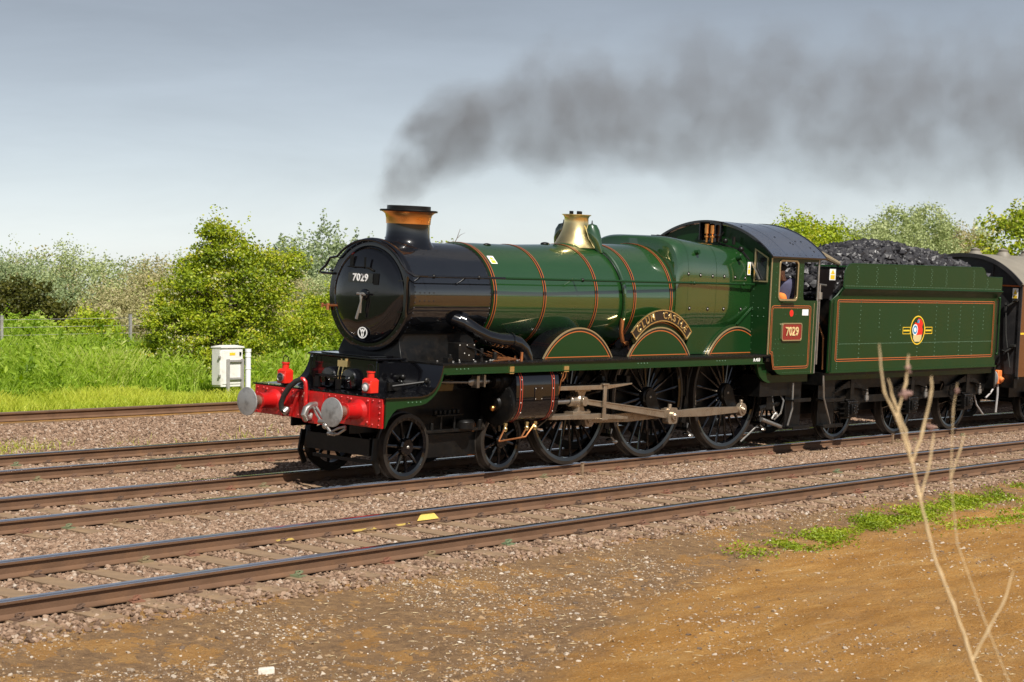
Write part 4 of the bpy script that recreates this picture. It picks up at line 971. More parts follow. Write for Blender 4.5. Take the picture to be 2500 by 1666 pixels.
# ================================================================== TENDER
(tp_, ta_) = track_pose(14.35)
TEN = thing('tender', 'dark green tender with oval lion emblem coupled behind the cab', 'tender', tp_, (CANT, 0, ta_))
TR = MB()
body = MB(); body.plate([(-3.42, 1.37), (3.14, 1.37), (3.14, 2.80), (-3.25, 2.80), (-3.42, 2.69)], (), 'xz', -1.285, 1.285)
MB().plate([(-2.95, 1.38), (3.12, 1.38), (3.12, 2.75), (-2.95, 2.75)], (), 'xz', -1.26, 1.26).build('tank', SOOT, TEN)
for s in (-1, 1):
    sd = MB().plate([(-3.42, 1.345), (3.16, 1.345), (3.16, 2.80), (-3.22, 2.80), (-3.42, 2.69)], (), 'xz', s * 1.27, s * 1.30).build('tender_side', GREEN, TEN)
    prof = [(1.30, 2.74), (1.305, 2.79), (1.325, 2.84), (1.36, 2.89), (1.40, 2.925), (1.412, 2.94), (1.40, 2.955), (1.37, 2.96), (1.33, 2.93), (1.28, 2.84), (1.275, 2.74)]
    rings = [[(x, s * y, z) for y, z in prof] for x in (-3.13, 3.16)]
    MB().loft(rings, caps=True).build('tender_flare', GREEN, TEN)
    up = [(-3.12, 2.95), (3.15, 2.95), (3.15, 3.235), (2.52, 3.235), (2.44, 3.26), (2.37, 3.36), (2.31, 3.41), (2.24, 3.43), (-2.86, 3.405), (-2.97, 3.38), (-3.05, 3.33), (-3.10, 3.24)]
    cs = MB().plate(up, (), 'xz', s * 1.355, s * 1.378).build('coal_rail_plate', GREEN, TEN)
    # polished edge bead along the top of the plate
    MB().tube([(x, s * 1.368, z) for x, z in up[2:][::1] + [(-3.12, 2.97)]], .014, 6).build('edge_bead', GREEN, cs)
    MB().tube([(-3.42, s * 1.285, 2.69), (-3.22, s * 1.30, 2.81), (-3.13, s * 1.36, 2.95)], .014, 6).build('edge_bead', GREEN, sd)
    MB().box(-3.42, 3.17, s * 1.30 - .0, s * 1.30 + s * .035, 1.345, 1.375).build('bottom_angle', GREEN, sd) if s > 0 else MB().box(-3.42, 3.17, -1.335, -1.30, 1.345, 1.375).build('bottom_angle', GREEN, sd)
    lining(sd, rrect(-3.19, 3.02, 1.555, 2.73, .06), s * 1.30, s, .052, .013)
    MB().tube([(-3.40, s * 1.36, 1.37), (-3.40, s * 1.36, 2.72)], .018, 8).build('front_handrail', GREEN, TEN)
    hb = MB().tube([(3.10, s * 1.375, 1.62), (3.10, s * 1.375, 2.80)], .02, 8); hb.ball((3.10, s * 1.36, 2.80), .035, 8, 6); hb.ball((3.10, s * 1.36, 1.62), .035, 8, 6); hb.build('rear_handrail', GREEN, TEN)
    y = s * 1.30
    for z in np.arange(1.42, 2.72, .045): TR.dome((-3.115, y, z), (0, s, 0), .011, n=6)
    for X in np.arange(-3.05, 3.0, .052): TR.dome((X, y, 1.885), (0, s, 0), .011, n=6)
    for X in (-2.35, 1.55, .55, -.15):
        for z in np.arange(1.62, 2.70, .082):
            if not (abs(X + .18) < .45 and abs(z - 2.13) < .33): TR.dome((X, y, z), (0, s, 0), .013, n=6)
    for X, z0, z1 in ((-1.65, 2.2, 2.55), (-1.2, 2.0, 2.15), (1.05, 2.15, 2.6), (2.1, 1.62, 2.7), (2.55, 2.15, 2.6), (-.85, 2.15, 2.25)):
        for z in np.arange(z0, z1, .082): TR.dome((X, y, z), (0, s, 0), .013, n=6)
    y = s * 1.378
    for X in np.arange(-3.05, 3.1, .06): TR.dome((X, y, 2.985), (0, s, 0), .011, n=6)
    for X in (-2.65, -1.95, -.55, .15, .75, 1.9, -1.25, 2.5):
        for k, z in enumerate(np.arange(3.03, 3.38, .04)):
            if z < 3.2 or X < 2.3: TR.dome((X + (.02 if k % 2 else -.02), y, z), (0, s, 0), .012, n=6)
    # emblem
    ex, ez = -.17, 2.135; yy = s * 1.302
    def ell(rx, rz, n=40): return [(ex + rx * math.cos(2 * math.pi * k / n), ez + rz * math.sin(2 * math.pi * k / n)) for k in range(n)]
    em = MB().plate(ell(.285, .29), [list(reversed(ell(.262, .267)))], 'xz', yy, yy + s * .004).build('lion_emblem', YELLOW, TEN, smooth=False)
    MB().plate(ell(.262, .267), (), 'xz', yy, yy + s * .001).build('emblem_field', GREEN, em, smooth=False)
    for d in (-1, 1):
        a, b = sorted((ex + d * .285, ex + d * .58))
        bo = rrect(a, b, ez - .075, ez + .065, .004, 2); bi = rrect(a + .012, b - .012, ez - .063, ez + .053, .003, 2)
        MB().plate(bo, [list(reversed(bi))], 'xz', yy, yy + s * .004).build('emblem_bar', YELLOW, em, smooth=False)
        MB().plate(rrect(a + .03, b - .03, ez - .02, ez + .01, .003, 2), (), 'xz', yy, yy + s * .003).build('emblem_bar', YELLOW, em, smooth=False)
    lion = [(-.16, -.08), (.02, -.10), (.19, -.09), (.20, .02), (.17, .06), (.20, .14), (.12, .22), (.02, .235), (-.03, .19), (.0, .13), (-.10, .16), (-.16, .08)]
    MB().plate([(ex + a, ez + b) for a, b in lion], (), 'xz', yy, yy + s * .003).build('emblem_lion', SPOTRED, em, smooth=False)
    whl = lambda r: [(ex - .10 + r * math.cos(2 * math.pi * k / 20), ez + .01 + r * 1.05 * math.sin(2 * math.pi * k / 20)) for k in range(20)]
    MB().plate(whl(.105), (), 'xz', yy, yy + s * .0045).build('emblem_wheel', WHITE, em, smooth=False); MB().plate(whl(.085), (), 'xz', yy, yy + s * .0055).build('emblem_wheel', BLUE, em, smooth=False); MB().plate(whl(.045), (), 'xz', yy, yy + s * .0065).build('emblem_wheel', WHITE, em, smooth=False)
    MB().plate([(ex - .03, ez + .15), (ex + .05, ez + .14), (ex + .06, ez + .21), (ex - .01, ez + .21)], (), 'xz', yy, yy + s * .005).build('emblem_mane', BLUE, em, smooth=False)
    MB().plate([(ex - .17, ez - .10), (ex + .17, ez - .09), (ex + .16, ez - .17), (ex + .10, ez - .23), (ex - .10, ez - .23), (ex - .16, ez - .17)], (), 'xz', yy, yy + s * .0035).build('emblem_crown', CREAM, em, smooth=False)
    # frames, axle boxes, springs
    out = [(-3.30, 1.34), (-3.30, 1.15)]
    pts = [(-3.30, 1.30), (-3.30, .72)]
    for ax in (-2.286, 0, 2.286):
        pts += [(ax - .52, .72), (ax - .40, .60), (ax - .20, .60), (ax - .20, .42), (ax + .20, .42), (ax + .20, .60), (ax + .40, .60), (ax + .52, .72)]
    pts += [(3.20, .80), (3.30, 1.0), (3.30, 1.30)]
    hl = []
    for c in (-1.143, 1.143): hl.append(list(reversed(rrect(c - .36, c + .36, .86, 1.06, .08))))
    fp = MB().plate(pts, hl, 'xz', s * 1.02, s * 1.05).build('tender_frame', SOOT, TEN)
    MB().box(-3.4, 3.25, min(s * 1.02, s * 1.22), max(s * 1.02, s * 1.22), 1.29, 1.343).build('footplate_angle', SOOT, TEN)
    MB().plate([(-3.35, 1.29), (3.2, 1.29), (3.2, 1.20), (-3.35, 1.20)], (), 'xz', s * 1.20, s * 1.215).build('tender_valance', GREEN, TEN)
    for ax in (-2.286, 0, 2.286):
        ab = MB().box(ax - .15, ax + .15, min(s * 1.05, s * 1.20), max(s * 1.05, s * 1.20), .46, .78); ab.box(ax - .10, ax + .10, min(s * 1.2, s * 1.25), max(s * 1.2, s * 1.25), .52, .72); ab.cyl((ax, s * 1.25, .62), (ax, s * 1.27, .62), .06); ab.box(ax - .17, ax + .17, min(s * 1.05, s * 1.16), max(s * 1.05, s * 1.16), .78, .81)
        abo = ab.build('axle_box', SOOT, TEN, bevel=.012)
        for zz in (.84, .74, .62, .53):
            MB().box(ax - .33, ax - .16, min(s * 1.06, s * 1.13), max(s * 1.06, s * 1.13), zz, zz + .022).build('horn_bolt_bar', SOOT, abo)
        m = MB()
        for k in range(7): m.dome((ax + .0 + .07 * math.cos(k * .9), s * 1.272, .62 + .07 * math.sin(k * .9)), (0, s, 0), .016)
        for k in range(6): m.dome((ax - .16 + .065 * k, s * 1.20, .76), (0, s, 0), .014); m.dome((ax - .14, s * 1.201, .48 + .05 * k), (0, s, 0), .013); m.dome((ax + .14, s * 1.201, .48 + .05 * k), (0, s, 0), .013)
        m.build('box_bolt', SMOKEBOX, abo, stuff=True)
        ls = MB()
        for k in range(7):
            L = .62 - .075 * k; z = 1.04 + .018 * k
            ls.plate([(ax - L, z - .10 * (L / .62) ** 2), (ax - L / 2, z - .10 * (L / 1.24) ** 2), (ax, z), (ax + L / 2, z - .10 * (L / 1.24) ** 2), (ax + L, z - .10 * (L / .62) ** 2), (ax + L, z + .014 - .10 * (L / .62) ** 2), (ax + L / 2, z + .014 - .10 * (L / 1.24) ** 2), (ax, z + .014), (ax - L / 2, z + .014 - .10 * (L / 1.24) ** 2), (ax - L, z + .014 - .10 * (L / .62) ** 2)], (), 'xz', s * 1.07, s * 1.16)
        ls.box(ax - .06, ax + .06, min(s * 1.06, s * 1.17), max(s * 1.06, s * 1.17), .80, 1.19)
        ls.build('leaf_spring', SOOT, TEN)
        for d in (-.62, .62):
            hg = MB().cyl((ax + d, s * 1.115, .74), (ax + d, s * 1.115, .98), .022, n=8); hg.cyl((ax + d, s * 1.115, .77), (ax + d, s * 1.115, .86), .048, n=12); hg.cyl((ax + d, s * 1.115, .88), (ax + d, s * 1.115, .93), .035, n=12); hg.build('spring_hanger', STEEL if d > 0 else SOOT, TEN)
    stp = MB().box(-3.42, -2.85, s * 1.12 - .01, s * 1.12 + .01, .36, 1.2); stp.box(-3.46, -2.78, min(s * 1.30, s * 1.10), max(s * 1.30, s * 1.10), .825, .85); stp.box(-3.46, -2.78, min(s * 1.3, s * 1.1), max(s * 1.3, s * 1.1), .335, .36); stp.box(-3.46, -2.78, s * 1.30 - .006, s * 1.30 + .006, .80, .87); stp.box(-3.46, -2.78, s * 1.30 - .006, s * 1.30 + .006, .315, .385)
    stp.build('tender_steps', SOOT, TEN, bevel=.004)
    MB().tube([(-3.52, s * 1.28, 1.3), (-3.50, s * 1.30, .9), (-3.34, s * 1.3, .6), (-3.2, s * 1.28, .38)], .018, 6).build('water_pipe', STEEL, TEN)
    # rear buffers
    bfz = MB().lathe([(3.32, .16), (3.36, .12), (3.62, .11)], (0, s * .864, 1.054), 'x', 24).build('buffer', SOOT, TEN)
    MB().lathe([(3.6, .08), (3.78, .08)], (0, s * .864, 1.054), 'x', 20).build('buffer_shank', RODSTEEL, bfz)
    MB().lathe([(3.78, .10), (3.80, .20), (3.815, .205), (3.83, .19), (3.84, 0)], (0, s * .864, 1.054), 'x', 32).build('buffer_head', BUFFER, bfz)
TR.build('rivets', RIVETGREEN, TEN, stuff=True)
tw = wheel_parts(.628, 12, .12, .09, .045, .04)
twj = joined(tw, 12).mesh('tender_wheel', SOOT)
for ax in (-2.286, 0, 2.286):
    place_wheel(TEN, 'tender_wheel', tw, 12, (ax, -.755, .628), True, .1)
    link(twj, 'tender_wheel', TEN, (ax, .755, .628), (0, 0, math.pi))
    MB().cyl((ax, -1.0, .628), (ax, 1.0, .628), .08, n=14).build('axle', SOOT, TEN)
m = MB(); m.box(-3.3, 3.3, -1.0, 1.0, 1.0, 1.34); m.box(-3.2, 3.2, -.58, .58, .50, 1.0); m.box(3.26, 3.32, -1.25, 1.25, .86, 1.345); m.box(-3.42, -3.3, -1.2, 1.2, 1.1, 1.34); m.build('underframe', SOOT, TEN)  # lower middle box is dark infill, added to block light between the wheels
MB().box(3.13, 3.155, -1.27, 1.27, 1.37, 3.22).build('tender_back', GREEN, TEN)
MB().box(-3.05, -2.98, -1.26, 1.26, 1.5, 2.70).build('tender_front', SOOT, TEN)
lk = MB(); lk.box(-3.40, -2.5, -1.0, -.94, 2.72, 3.33); lk.build('tool_locker', LINEBLACK, TEN, bevel=.01)
MB().box(-3.45, -2.45, -1.04, -.90, 3.335, 3.365).build('locker_lid', GREEN, TEN)
label_patch(TEN, [(-3.05, -1.003, 3.30), (-2.84, -1.003, 3.30), (-2.84, -1.003, 3.08), (-3.05, -1.003, 3.08)])
m = MB(); m.tube([(-3.52, -1.1, 1.5), (-3.52, -1.1, 3.0)], .025); m.tube([(-3.6, -1.1, 3.0), (-3.3, -1.1, 2.98)], .02); m.cyl((-3.52, -1.1, 2.72), (-3.52, -1.1, 2.85), .06); m.build('handbrake_column', STEEL, TEN)
m = MB(); m.tube([(-3.05, -.70, 2.5), (-3.3, -1.1, 2.0), (-3.35, -1.15, 1.4)], .02); m.build('front_pipe', PIPECOPPER, TEN)
m = MB()
m.tube([(-3.15, 1.1, 2.1), (-3.15, 1.1, 3.0)], .025); m.build('handbrake_column', STEEL, TEN)
# canvas sheet rolled between cab roof and tender
cv = MB(); cv.tube([(10.50, -1.02, 3.66), (10.75, -1.05, 3.60), (11.05, -1.08, 3.52), (11.5, -1.12, 3.40)], [.05, .065, .06, .04], 10); cv = cv.build('storm_sheet', TARP, LOCO)
cv.name = 'storm_sheet'

# coal heap
def coal_top(x, y):
    prof = np.interp(x, [-3.0, -2.85, -2.4, -1.66, -.71, .1, 1.14, 2.24, 2.9, 3.12], [2.6, 2.95, 3.38, 3.60, 3.80, 3.88, 3.80, 3.66, 3.45, 3.25])
    e = np.clip(1 - (np.abs(y) / 1.33) ** 2.4, 0, 1)
    base = np.interp(x, [-3.0, -2.7, 3.1], [2.4, 3.2, 3.2])
    return base + (prof - base) * e
gx, gy = np.meshgrid(np.linspace(-2.9, 3.1, 70), np.linspace(-1.25, 1.25, 40), indexing='ij')
gz = coal_top(gx, gy) - .05 + rng.normal(0, .012, gx.shape)
idx = np.arange(70 * 40).reshape(70, 40)
fc = np.stack([idx[:-1, :-1], idx[1:, :-1], idx[1:, 1:], idx[:-1, 1:]], -1).reshape(-1, 4)
def rock(seed, n=3, flat=.75):
    r = np.random.default_rng(seed)
    # subdivided octahedron-ish lump, 26 vertices
    vs = []; 
    for i in range(n + 1):
        t = math.pi * (i + .0) / n
        if i in (0, n): vs.append((0, 0, math.cos(t))); continue
        for k in range(6):
            a = 2 * math.pi * (k + .5 * i) / 6; vs.append((math.sin(t) * math.cos(a), math.sin(t) * math.sin(a), math.cos(t)))
    vs = np.array(vs); vs *= r.uniform(.5, 1.2, (len(vs), 1)); vs[:, 2] *= flat; vs[:, 0] *= r.uniform(.9, 1.4)
    fs = []
    for k in range(6): fs.append((0, 1 + k, 1 + (k + 1) % 6))
    for i in range(n - 2):
        o = 1 + 6 * i
        for k in range(6):
            a, b = o + k, o + (k + 1) % 6
            fs.append((a, a + 6, b)); fs.append((b, a + 6, b + 6))
    o = 1 + 6 * (n - 2); last = len(vs) - 1
    for k in range(6): fs.append((o + k, last, o + (k + 1) % 6))
    return vs, np.array(fs)
def scatter_rocks(P, size, seeds=8, s0=0):
    """many lumps joined in arrays"""
    V = []; F = []; off = 0
    pro = [rock(s0 + k) for k in range(seeds)]
    for i, (p, s) in enumerate(zip(P, size)):
        v, f = pro[i % seeds]
        a, b, c = rng.uniform(0, 6.28, 3)
        Rz = np.array([[math.cos(a), -math.sin(a), 0], [math.sin(a), math.cos(a), 0], [0, 0, 1]])
        Rx = np.array([[1, 0, 0], [0, math.cos(b), -math.sin(b)], [0, math.sin(b), math.cos(b)]])
        V.append((v @ (Rz @ Rx).T) * s + p); F.append(f + off); off += len(v)
    return np.concatenate(V), np.concatenate(F)
nC = 4200
cx = rng.uniform(-2.95, 3.05, nC); cyy = rng.uniform(-1.2, 1.2, nC)
P = np.stack([cx, cyy, coal_top(cx, cyy) - .02], -1)
# a few tumbled lumps at the shovelling face
V, F = scatter_rocks(P, np.clip(rng.lognormal(-3.0, .45, nC), .022, .13), 10, 100)
V = np.concatenate([np.stack([gx.ravel(), gy.ravel(), gz.ravel()], -1), V])
F2 = F + 2800
F1 = np.concatenate([fc[:, [0, 1, 2]], fc[:, [0, 2, 3]]])
coal = link(np_mesh('coal', V, np.concatenate([F1, F2]), COALM), 'coal', None, tp_, (CANT, 0, ta_))
coal['kind'] = 'stuff'; coal['label'] = 'heap of black coal lumps piled in the tender'; coal['category'] = 'coal'

# ================================================================== DRIVER IN THE CAB
def skin_mesh(name, pts, edges, radii, m, parent, root=0, sub=2):
    me = bpy.data.meshes.new(name); me.from_pydata(pts, edges, [])
    o = bpy.data.objects.new(name, me); COL.objects.link(o)
    sk = o.modifiers.new('skin', 'SKIN'); sk.use_smooth_shade = True
    ss = o.modifiers.new('sub', 'SUBSURF'); ss.levels = sub; ss.render_levels = sub
    for i, r in enumerate(radii):
        d = me.skin_vertices[0].data[i]; d.radius = r if isinstance(r, tuple) else (r, r)
        d.use_root = (i == root)
    me.materials.append(m)
    o.parent = parent
    return o
PER = thing('person', 'driver in navy jacket and orange vest leaning behind the cab window', 'person', (9.72, -1.06 * math.cos(CANT) - 1.66 * math.sin(CANT), 1.66 * math.cos(CANT) - 1.06 * math.sin(CANT)), (CANT, 0, 0))
# local: z up from the cab floor, -x forwards, -y towards the camera
bpts = [(.06, .05, .92), (.04, .04, 1.10), (.02, .02, 1.30), (-.06, .0, 1.40), (-.11, .0, 1.46), (-.17, 0, 1.54), (-.19, 0, 1.63),
        (.04, -.15, 1.36), (.13, -.16, 1.10), (-.06, -.17, .98), (-.14, -.17, .97),
        (.0, .19, 1.36), (-.02, .26, 1.12), (-.20, .26, 1.02), (-.27, .26, 1.0),
        (.07, -.06, .88), (.04, -.09, .48), (.08, -.10, .08), (-.06, -.11, .03), (.07, .14, .88), (.05, .17, .48), (.08, .17, .08), (-.06, .18, .03)]
bed = [(0, 1), (1, 2), (2, 3), (3, 4), (4, 5), (5, 6), (2, 7), (7, 8), (8, 9), (9, 10), (2, 11), (11, 12), (12, 13), (13, 14), (0, 15), (15, 16), (16, 17), (17, 18), (0, 19), (19, 20), (20, 21), (21, 22)]
brad = [(.16, .13), (.15, .12), (.17, .13), .07, .052, (.082, .10), (.07, .085), .065, .05, .035, .03, .065, .05, .035, .03, .09, .06, .045, .04, .09, .06, .045, .04]
skin_mesh('body', bpts, bed, brad, SKIN, PER)
jp = [bpts[i] for i in (0, 1, 2, 3, 7, 8, 9, 11, 12, 13)]
skin_mesh('jacket', jp, [(0, 1), (1, 2), (2, 3), (2, 4), (4, 5), (5, 6), (2, 7), (7, 8), (8, 9)], [(.185, .15), (.175, .15), (.20, .155), .085, .095, .078, .055, .095, .075, .055], NAVY, PER)
skin_mesh('trousers', [bpts[i] for i in (0, 15, 16, 17, 19, 20, 21)], [(0, 1), (1, 2), (2, 3), (0, 4), (4, 5), (5, 6)], [(.17, .14), .11, .085, .075, .11, .085, .075], NAVY, PER)
skin_mesh('vest', [(-.06, .03, .93), (-.10, .03, 1.05), (-.12, .02, 1.18)], [(0, 1), (1, 2)], [(.15, .10), (.145, .10), (.12, .09)], HIVIS, PER)
MB().ball((-.18, 0, 1.625), .118, 14, 8, (1.08, .98, .62)).build('cap', CAPBLACK, PER)
MB().box(-.35, -.24, -.075, .075, 1.605, 1.62).build('cap_peak', CAPBLACK, PER, bevel=.006)
MB().ball((-.275, 0, 1.53), .022, 8, 6, (1.2, .8, 1.4)).build('nose', SKIN, PER)

# ================================================================== COACH
(cp_, ca_) = track_pose(25.0)
CO = thing('railway_coach', 'brown passenger coach with black end and pale roof behind the tender', 'coach', cp_, (CANT, 0, ca_))
E0, E1 = -6.42, 12.6
eav = 3.12
def croof(y): return 3.70 - .60 * (abs(y) / 1.40) ** 2.4
sec = [(y, croof(y)) for y in np.linspace(-1.40, 1.40, 33)]
for s in (-1, 1):
    MB().box(E0, E1, min(s * 1.33, s * 1.37), max(s * 1.33, s * 1.37), 1.10, 2.02).build('side_panel', COACHBROWN, CO)
    MB().box(E0, E1, min(s * 1.33, s * 1.375), max(s * 1.33, s * 1.375), 2.02, 2.06).build('yellow_line', YELLOW, CO)
    wins = [list(reversed(rrect(E0 + 1.2 + k * 2.1, E0 + 2.6 + k * 2.1, 2.2, 2.95, .06))) for k in range(8)]
    MB().plate([(E0, 2.06), (E1, 2.06), (E1, 3.12), (E0, 3.12)], wins, 'xz', s * 1.33, s * 1.37).build('side_panel', COACHBROWN, CO)
    for k in range(8):
        MB().plate(rrect(E0 + 1.2 + k * 2.1, E0 + 2.6 + k * 2.1, 2.2, 2.95, .06), (), 'xz', s * 1.345, s * 1.355).build('window_pane', GLASS, CO)
endp = [(-1.37, 1.05), (1.37, 1.05)] + [(y, z) for y, z in reversed([(y * .975, croof(y) - .03) for y in np.linspace(-1.40, 1.40, 33)])]
en = MB().plate(endp, (), 'yz', E0, E0 + .04).build('coach_end', COACHEND, CO)
MB().plate([(y, z + .03) for y, z in sec] + list(reversed(sec)), (), 'yz', E0 - .08, E1).build('roof', COACHROOF, CO)
MB().plate([(y, z + .036) for y, z in sec] + list(reversed([(y * .97, z - .05) for y, z in sec])), (), 'yz', E0 - .11, E0 - .07).build('roof_end_rib', COACHEND, CO)
for y in (-1.34, -.62, .62, 1.34): MB().box(E0 - .03, E0, y - .03, y + .03, 1.1, croof(y) - .06).build('end_rib', COACHEND, en)
MB().box(E0 - .035, E0, -1.33, 1.33, 3.05, 3.08).build('end_rib', ORANGE, en)
cg = MB()
for k in range(6): cg.box(E0 - .05 - .06 * k, E0 - .02 - .06 * k, -.52 + .01 * (k % 2), .52 - .01 * (k % 2), 1.15, 3.2 - .02 * (k % 2))
cg.build('gangway_bellows', RUBBER, CO)
MB().box(E0 - .42, E0 - .36, -.5, .5, 1.12, 3.22).build('gangway_plate', COACHEND, CO, bevel=.03)
label_patch(CO, [(E0 - .034, -1.15, 3.02), (E0 - .034, -1.28, 3.02), (E0 - .034, -1.28, 2.74), (E0 - .034, -1.15, 2.74)])
jm = MB()
for z in (2.75, 1.75): jm.box(E0 - .10, E0, -1.30, -1.18, z, z + .05); jm.tube([(E0 - .05, -1.25, z), (E0 - .12, -1.1, z - .12), (E0 - .05, -.98, z - .10)], .02)
jm.tube([(E0 - .04, -1.0, 2.7), (E0 - .05, -1.05, 2.0), (E0 - .08, -1.2, 1.3)], .015); jm.build('jumper_cables', RUBBER, CO)
for X in (E0 + .9, E0 + 3.2, E0 + 6): 
    for y in (-.35,): MB().lathe([(3.66, .16), (3.74, .15), (3.80, .10), (3.84, .11), (3.88, .0)], (X, y, 0), 'z', 18).build('roof_ventilator', COACHROOF, CO)
    MB().lathe([(3.66, .16), (3.74, .15), (3.80, .10), (3.84, .11), (3.88, .0)], (X, .35, 0), 'z', 18).build('roof_ventilator', COACHROOF, CO)
un = MB(); un.box(E0, E1, -1.25, 1.25, .95, 1.10); un.box(E0 - .03, E0 + .1, -1.3, 1.3, .85, 1.15); un.box(E0 + .5, E1, -.9, .9, .6, .95); un.build('underframe', SOOT, CO)
for s in (-1, 1):
    b_ = MB().lathe([(E0, .12), (E0 - .30, .10)], (0, s * .864, 1.054), 'x', 20).build('buffer', SOOT, CO)
    MB().lathe([(E0 - .28, .08), (E0 - .50, .20), (E0 - .53, .2), (E0 - .54, 0)], (0, s * .864, 1.054), 'x', 28).build('buffer_head', BUFFER, b_)
hs_ = MB(); hs_.box(E0 - .22, E0 - .05, -1.02, -.86, .92, 1.22); hs_.cyl((E0 - .12, -1.08, 1.0), (E0 - .12, -.8, 1.15), .06); hs_.build('air_cock', ORANGEHOSE, CO, bevel=.02)
hp = MB(); hp.tube([(E0 - .1, -.95, .95), (E0 - .12, -.97, .7), (E0 - .16, -.97, .3)], .025); hp.tube([(E0 - .1, -.9, .9), (E0 - .3, -.9, .72), (E0 - .5, -.9, .62)], .02); hp.tube([(E0 - 1.1, -.95, .75), (E0 - 1.0, -.97, .5), (E0 - .7, -.97, .28)], .018); hp.build('brake_hose', GALV, CO)
cwj = joined(bog, 10).mesh('coach_wheel', SOOT)
for X in (E0 + 1.6, E0 + 4.2, E1 - 3.5, E1 - 1.2):
    for s in (-1, 1): link(cwj, 'coach_wheel', CO, (X, s * .755, .4825), (0, 0, 0 if s < 0 else math.pi))
    MB().cyl((X, -.8, .48), (X, .8, .48), .07).build('axle', SOOT, CO)
for X in (E0 + 2.9,):
    for s in (-1, 1): MB().box(X - 1.8, X + 1.8, s * .98 - .03, s * .98 + .03, .5, .72).build('bogie_side', SOOT, CO)

# ================================================================== GROUND AND TRACKS
TRK = {'A': (-5.243, .072), 'B': (0.0, 0.0), 'C': (4.146, .129), 'D': (9.714, .569)}
def curve_dy(x): return -CURV / 2 * np.clip(x - 4, -45, 60) ** 2
def vnoise(x, y, seed=0):
    """smooth value noise"""
    r = np.random.default_rng(seed).uniform(-1, 1, (64, 64))
    xi = np.floor(x).astype(int); yi = np.floor(y).astype(int); fx = x - xi; fy = y - yi
    fx = fx * fx * (3 - 2 * fx); fy = fy * fy * (3 - 2 * fy)
    g = lambda a, b: r[a % 64, b % 64]
    return (g(xi, yi) * (1 - fx) + g(xi + 1, yi) * fx) * (1 - fy) + (g(xi, yi + 1) * (1 - fx) + g(xi + 1, yi + 1) * fx) * fy
tc_, ts_ = math.cos(CANT), math.sin(CANT)
KY = []; KZ = []
def knot(y, z): KY.append(y); KZ.append(z)
knot(-400, -1.0); knot(-60, -.6); knot(-20, -.42); knot(-9.5, -.36); knot(-8.0, -.33); knot(-7.2, -.27)
for k in 'ABC':
    y0, z0 = TRK[k]
    knot(y0 - 1.35, z0 - 1.35 * ts_ - .185); knot(y0 + 1.35, z0 + 1.35 * ts_ - .185)
knot(7.6, .26); knot(8.5, .345); knot(9.4, .375); knot(10.6, .36); knot(12.0, .42); knot(14.5, .78); knot(17, 1.12); knot(22, 1.35); knot(60, 1.2); knot(400, .5)
def ground(x, y):
    x = np.asarray(x, float); y = np.asarray(y, float)
    yp = y - curve_dy(x)
    z = np.interp(yp, KY, KZ)
    far = np.clip((yp - 11) / 4, 0, 1)
    z = z + .12 * vnoise(x * .35, y * .35, 3) * far
    near = np.clip((-6.9 - yp) / 1.2, 0, 1)
    z = z + near * (.035 * vnoise(x * .6, y * .9, 4) + .022 * vnoise(x * 1.6, y * 3.6, 5) + .011 * vnoise(x * 5, y * 8, 6) + .006 * vnoise(x * 11, y * 13, 7))
    return z
def ax_grid(lo, hi, core0, core1, step):
    core = np.arange(core0, core1 + step / 2, step)
    a = [core0]; s = step
    while a[-1] > lo: s *= 1.35; a.append(max(lo, a[-1] - s))
    b = [core1]; s = step
    while b[-1] < hi: s *= 1.35; b.append(min(hi, b[-1] + s))
    return np.concatenate([np.array(a[1:][::-1]), core, np.array(b[1:])])
xs = ax_grid(-900, 1200, -14, 22, .09); ys = ax_grid(-900, 1200, -14.5, -6.4, .07)
ys = np.concatenate([ys[ys < -6.4], np.arange(-6.4, 26, .35), ax_grid(26, 1200, 26, 26.7, .7)[1:]])
ys = np.unique(ys)
gx, gy = np.meshgrid(xs, ys, indexing='ij')
gz = ground(gx, gy)
yp = gy - curve_dy(gx)
gz = gz - .06 * ((yp > -6.2) & (yp < 8.6))
nx, ny = gx.shape
idx = np.arange(nx * ny).reshape(nx, ny)
fc = np.stack([idx[:-1, :-1], idx[1:, :-1], idx[1:, 1:], idx[:-1, 1:]], -1).reshape(-1, 4)

# soil material: trodden orange-brown dirt, stony grey-brown next to the ballast, grassy soil beyond the line
m, n, l, b = new_mat('soil')
tcx = n.new('ShaderNodeTexCoord')
def noise(scale, detail=6, rough=.6, vec=None, stretch=None):
    nd = n.new('ShaderNodeTexNoise'); nd.inputs['Scale'].default_value = scale; nd.inputs['Detail'].default_value = detail; nd.inputs['Roughness'].default_value = rough
    if stretch:
        mp = n.new('ShaderNodeMapping'); mp.inputs['Scale'].default_value = stretch; mp.inputs['Rotation'].default_value = (0, 0, .12)
        l.new(tcx.outputs['Object'], mp.inputs['Vector']); l.new(mp.outputs[0], nd.inputs['Vector'])
    else: l.new(tcx.outputs['Object'], nd.inputs['Vector'])
    return nd.outputs['Fac']
def ramp(fac, stops):
    r = n.new('ShaderNodeValToRGB'); e = r.color_ramp.elements
    while len(e) < len(stops): e.new(.5)
    for i, (p, c) in enumerate(stops): e[i].position = p; e[i].color = (*c, 1)
    l.new(fac, r.inputs['Fac']); return r.outputs['Color']
def mixc(f, a, b2):
    x = n.new('ShaderNodeMix'); x.data_type = 'RGBA'
    for s_, v_ in (('Factor', f), ('A', a), ('B', b2)):
        if isinstance(v_, (float, int)): x.inputs[s_].default_value = v_
        elif isinstance(v_, tuple): x.inputs[s_].default_value = (*v_, 1)
        else: l.new(v_, x.inputs[s_])
    return x.outputs['Result']
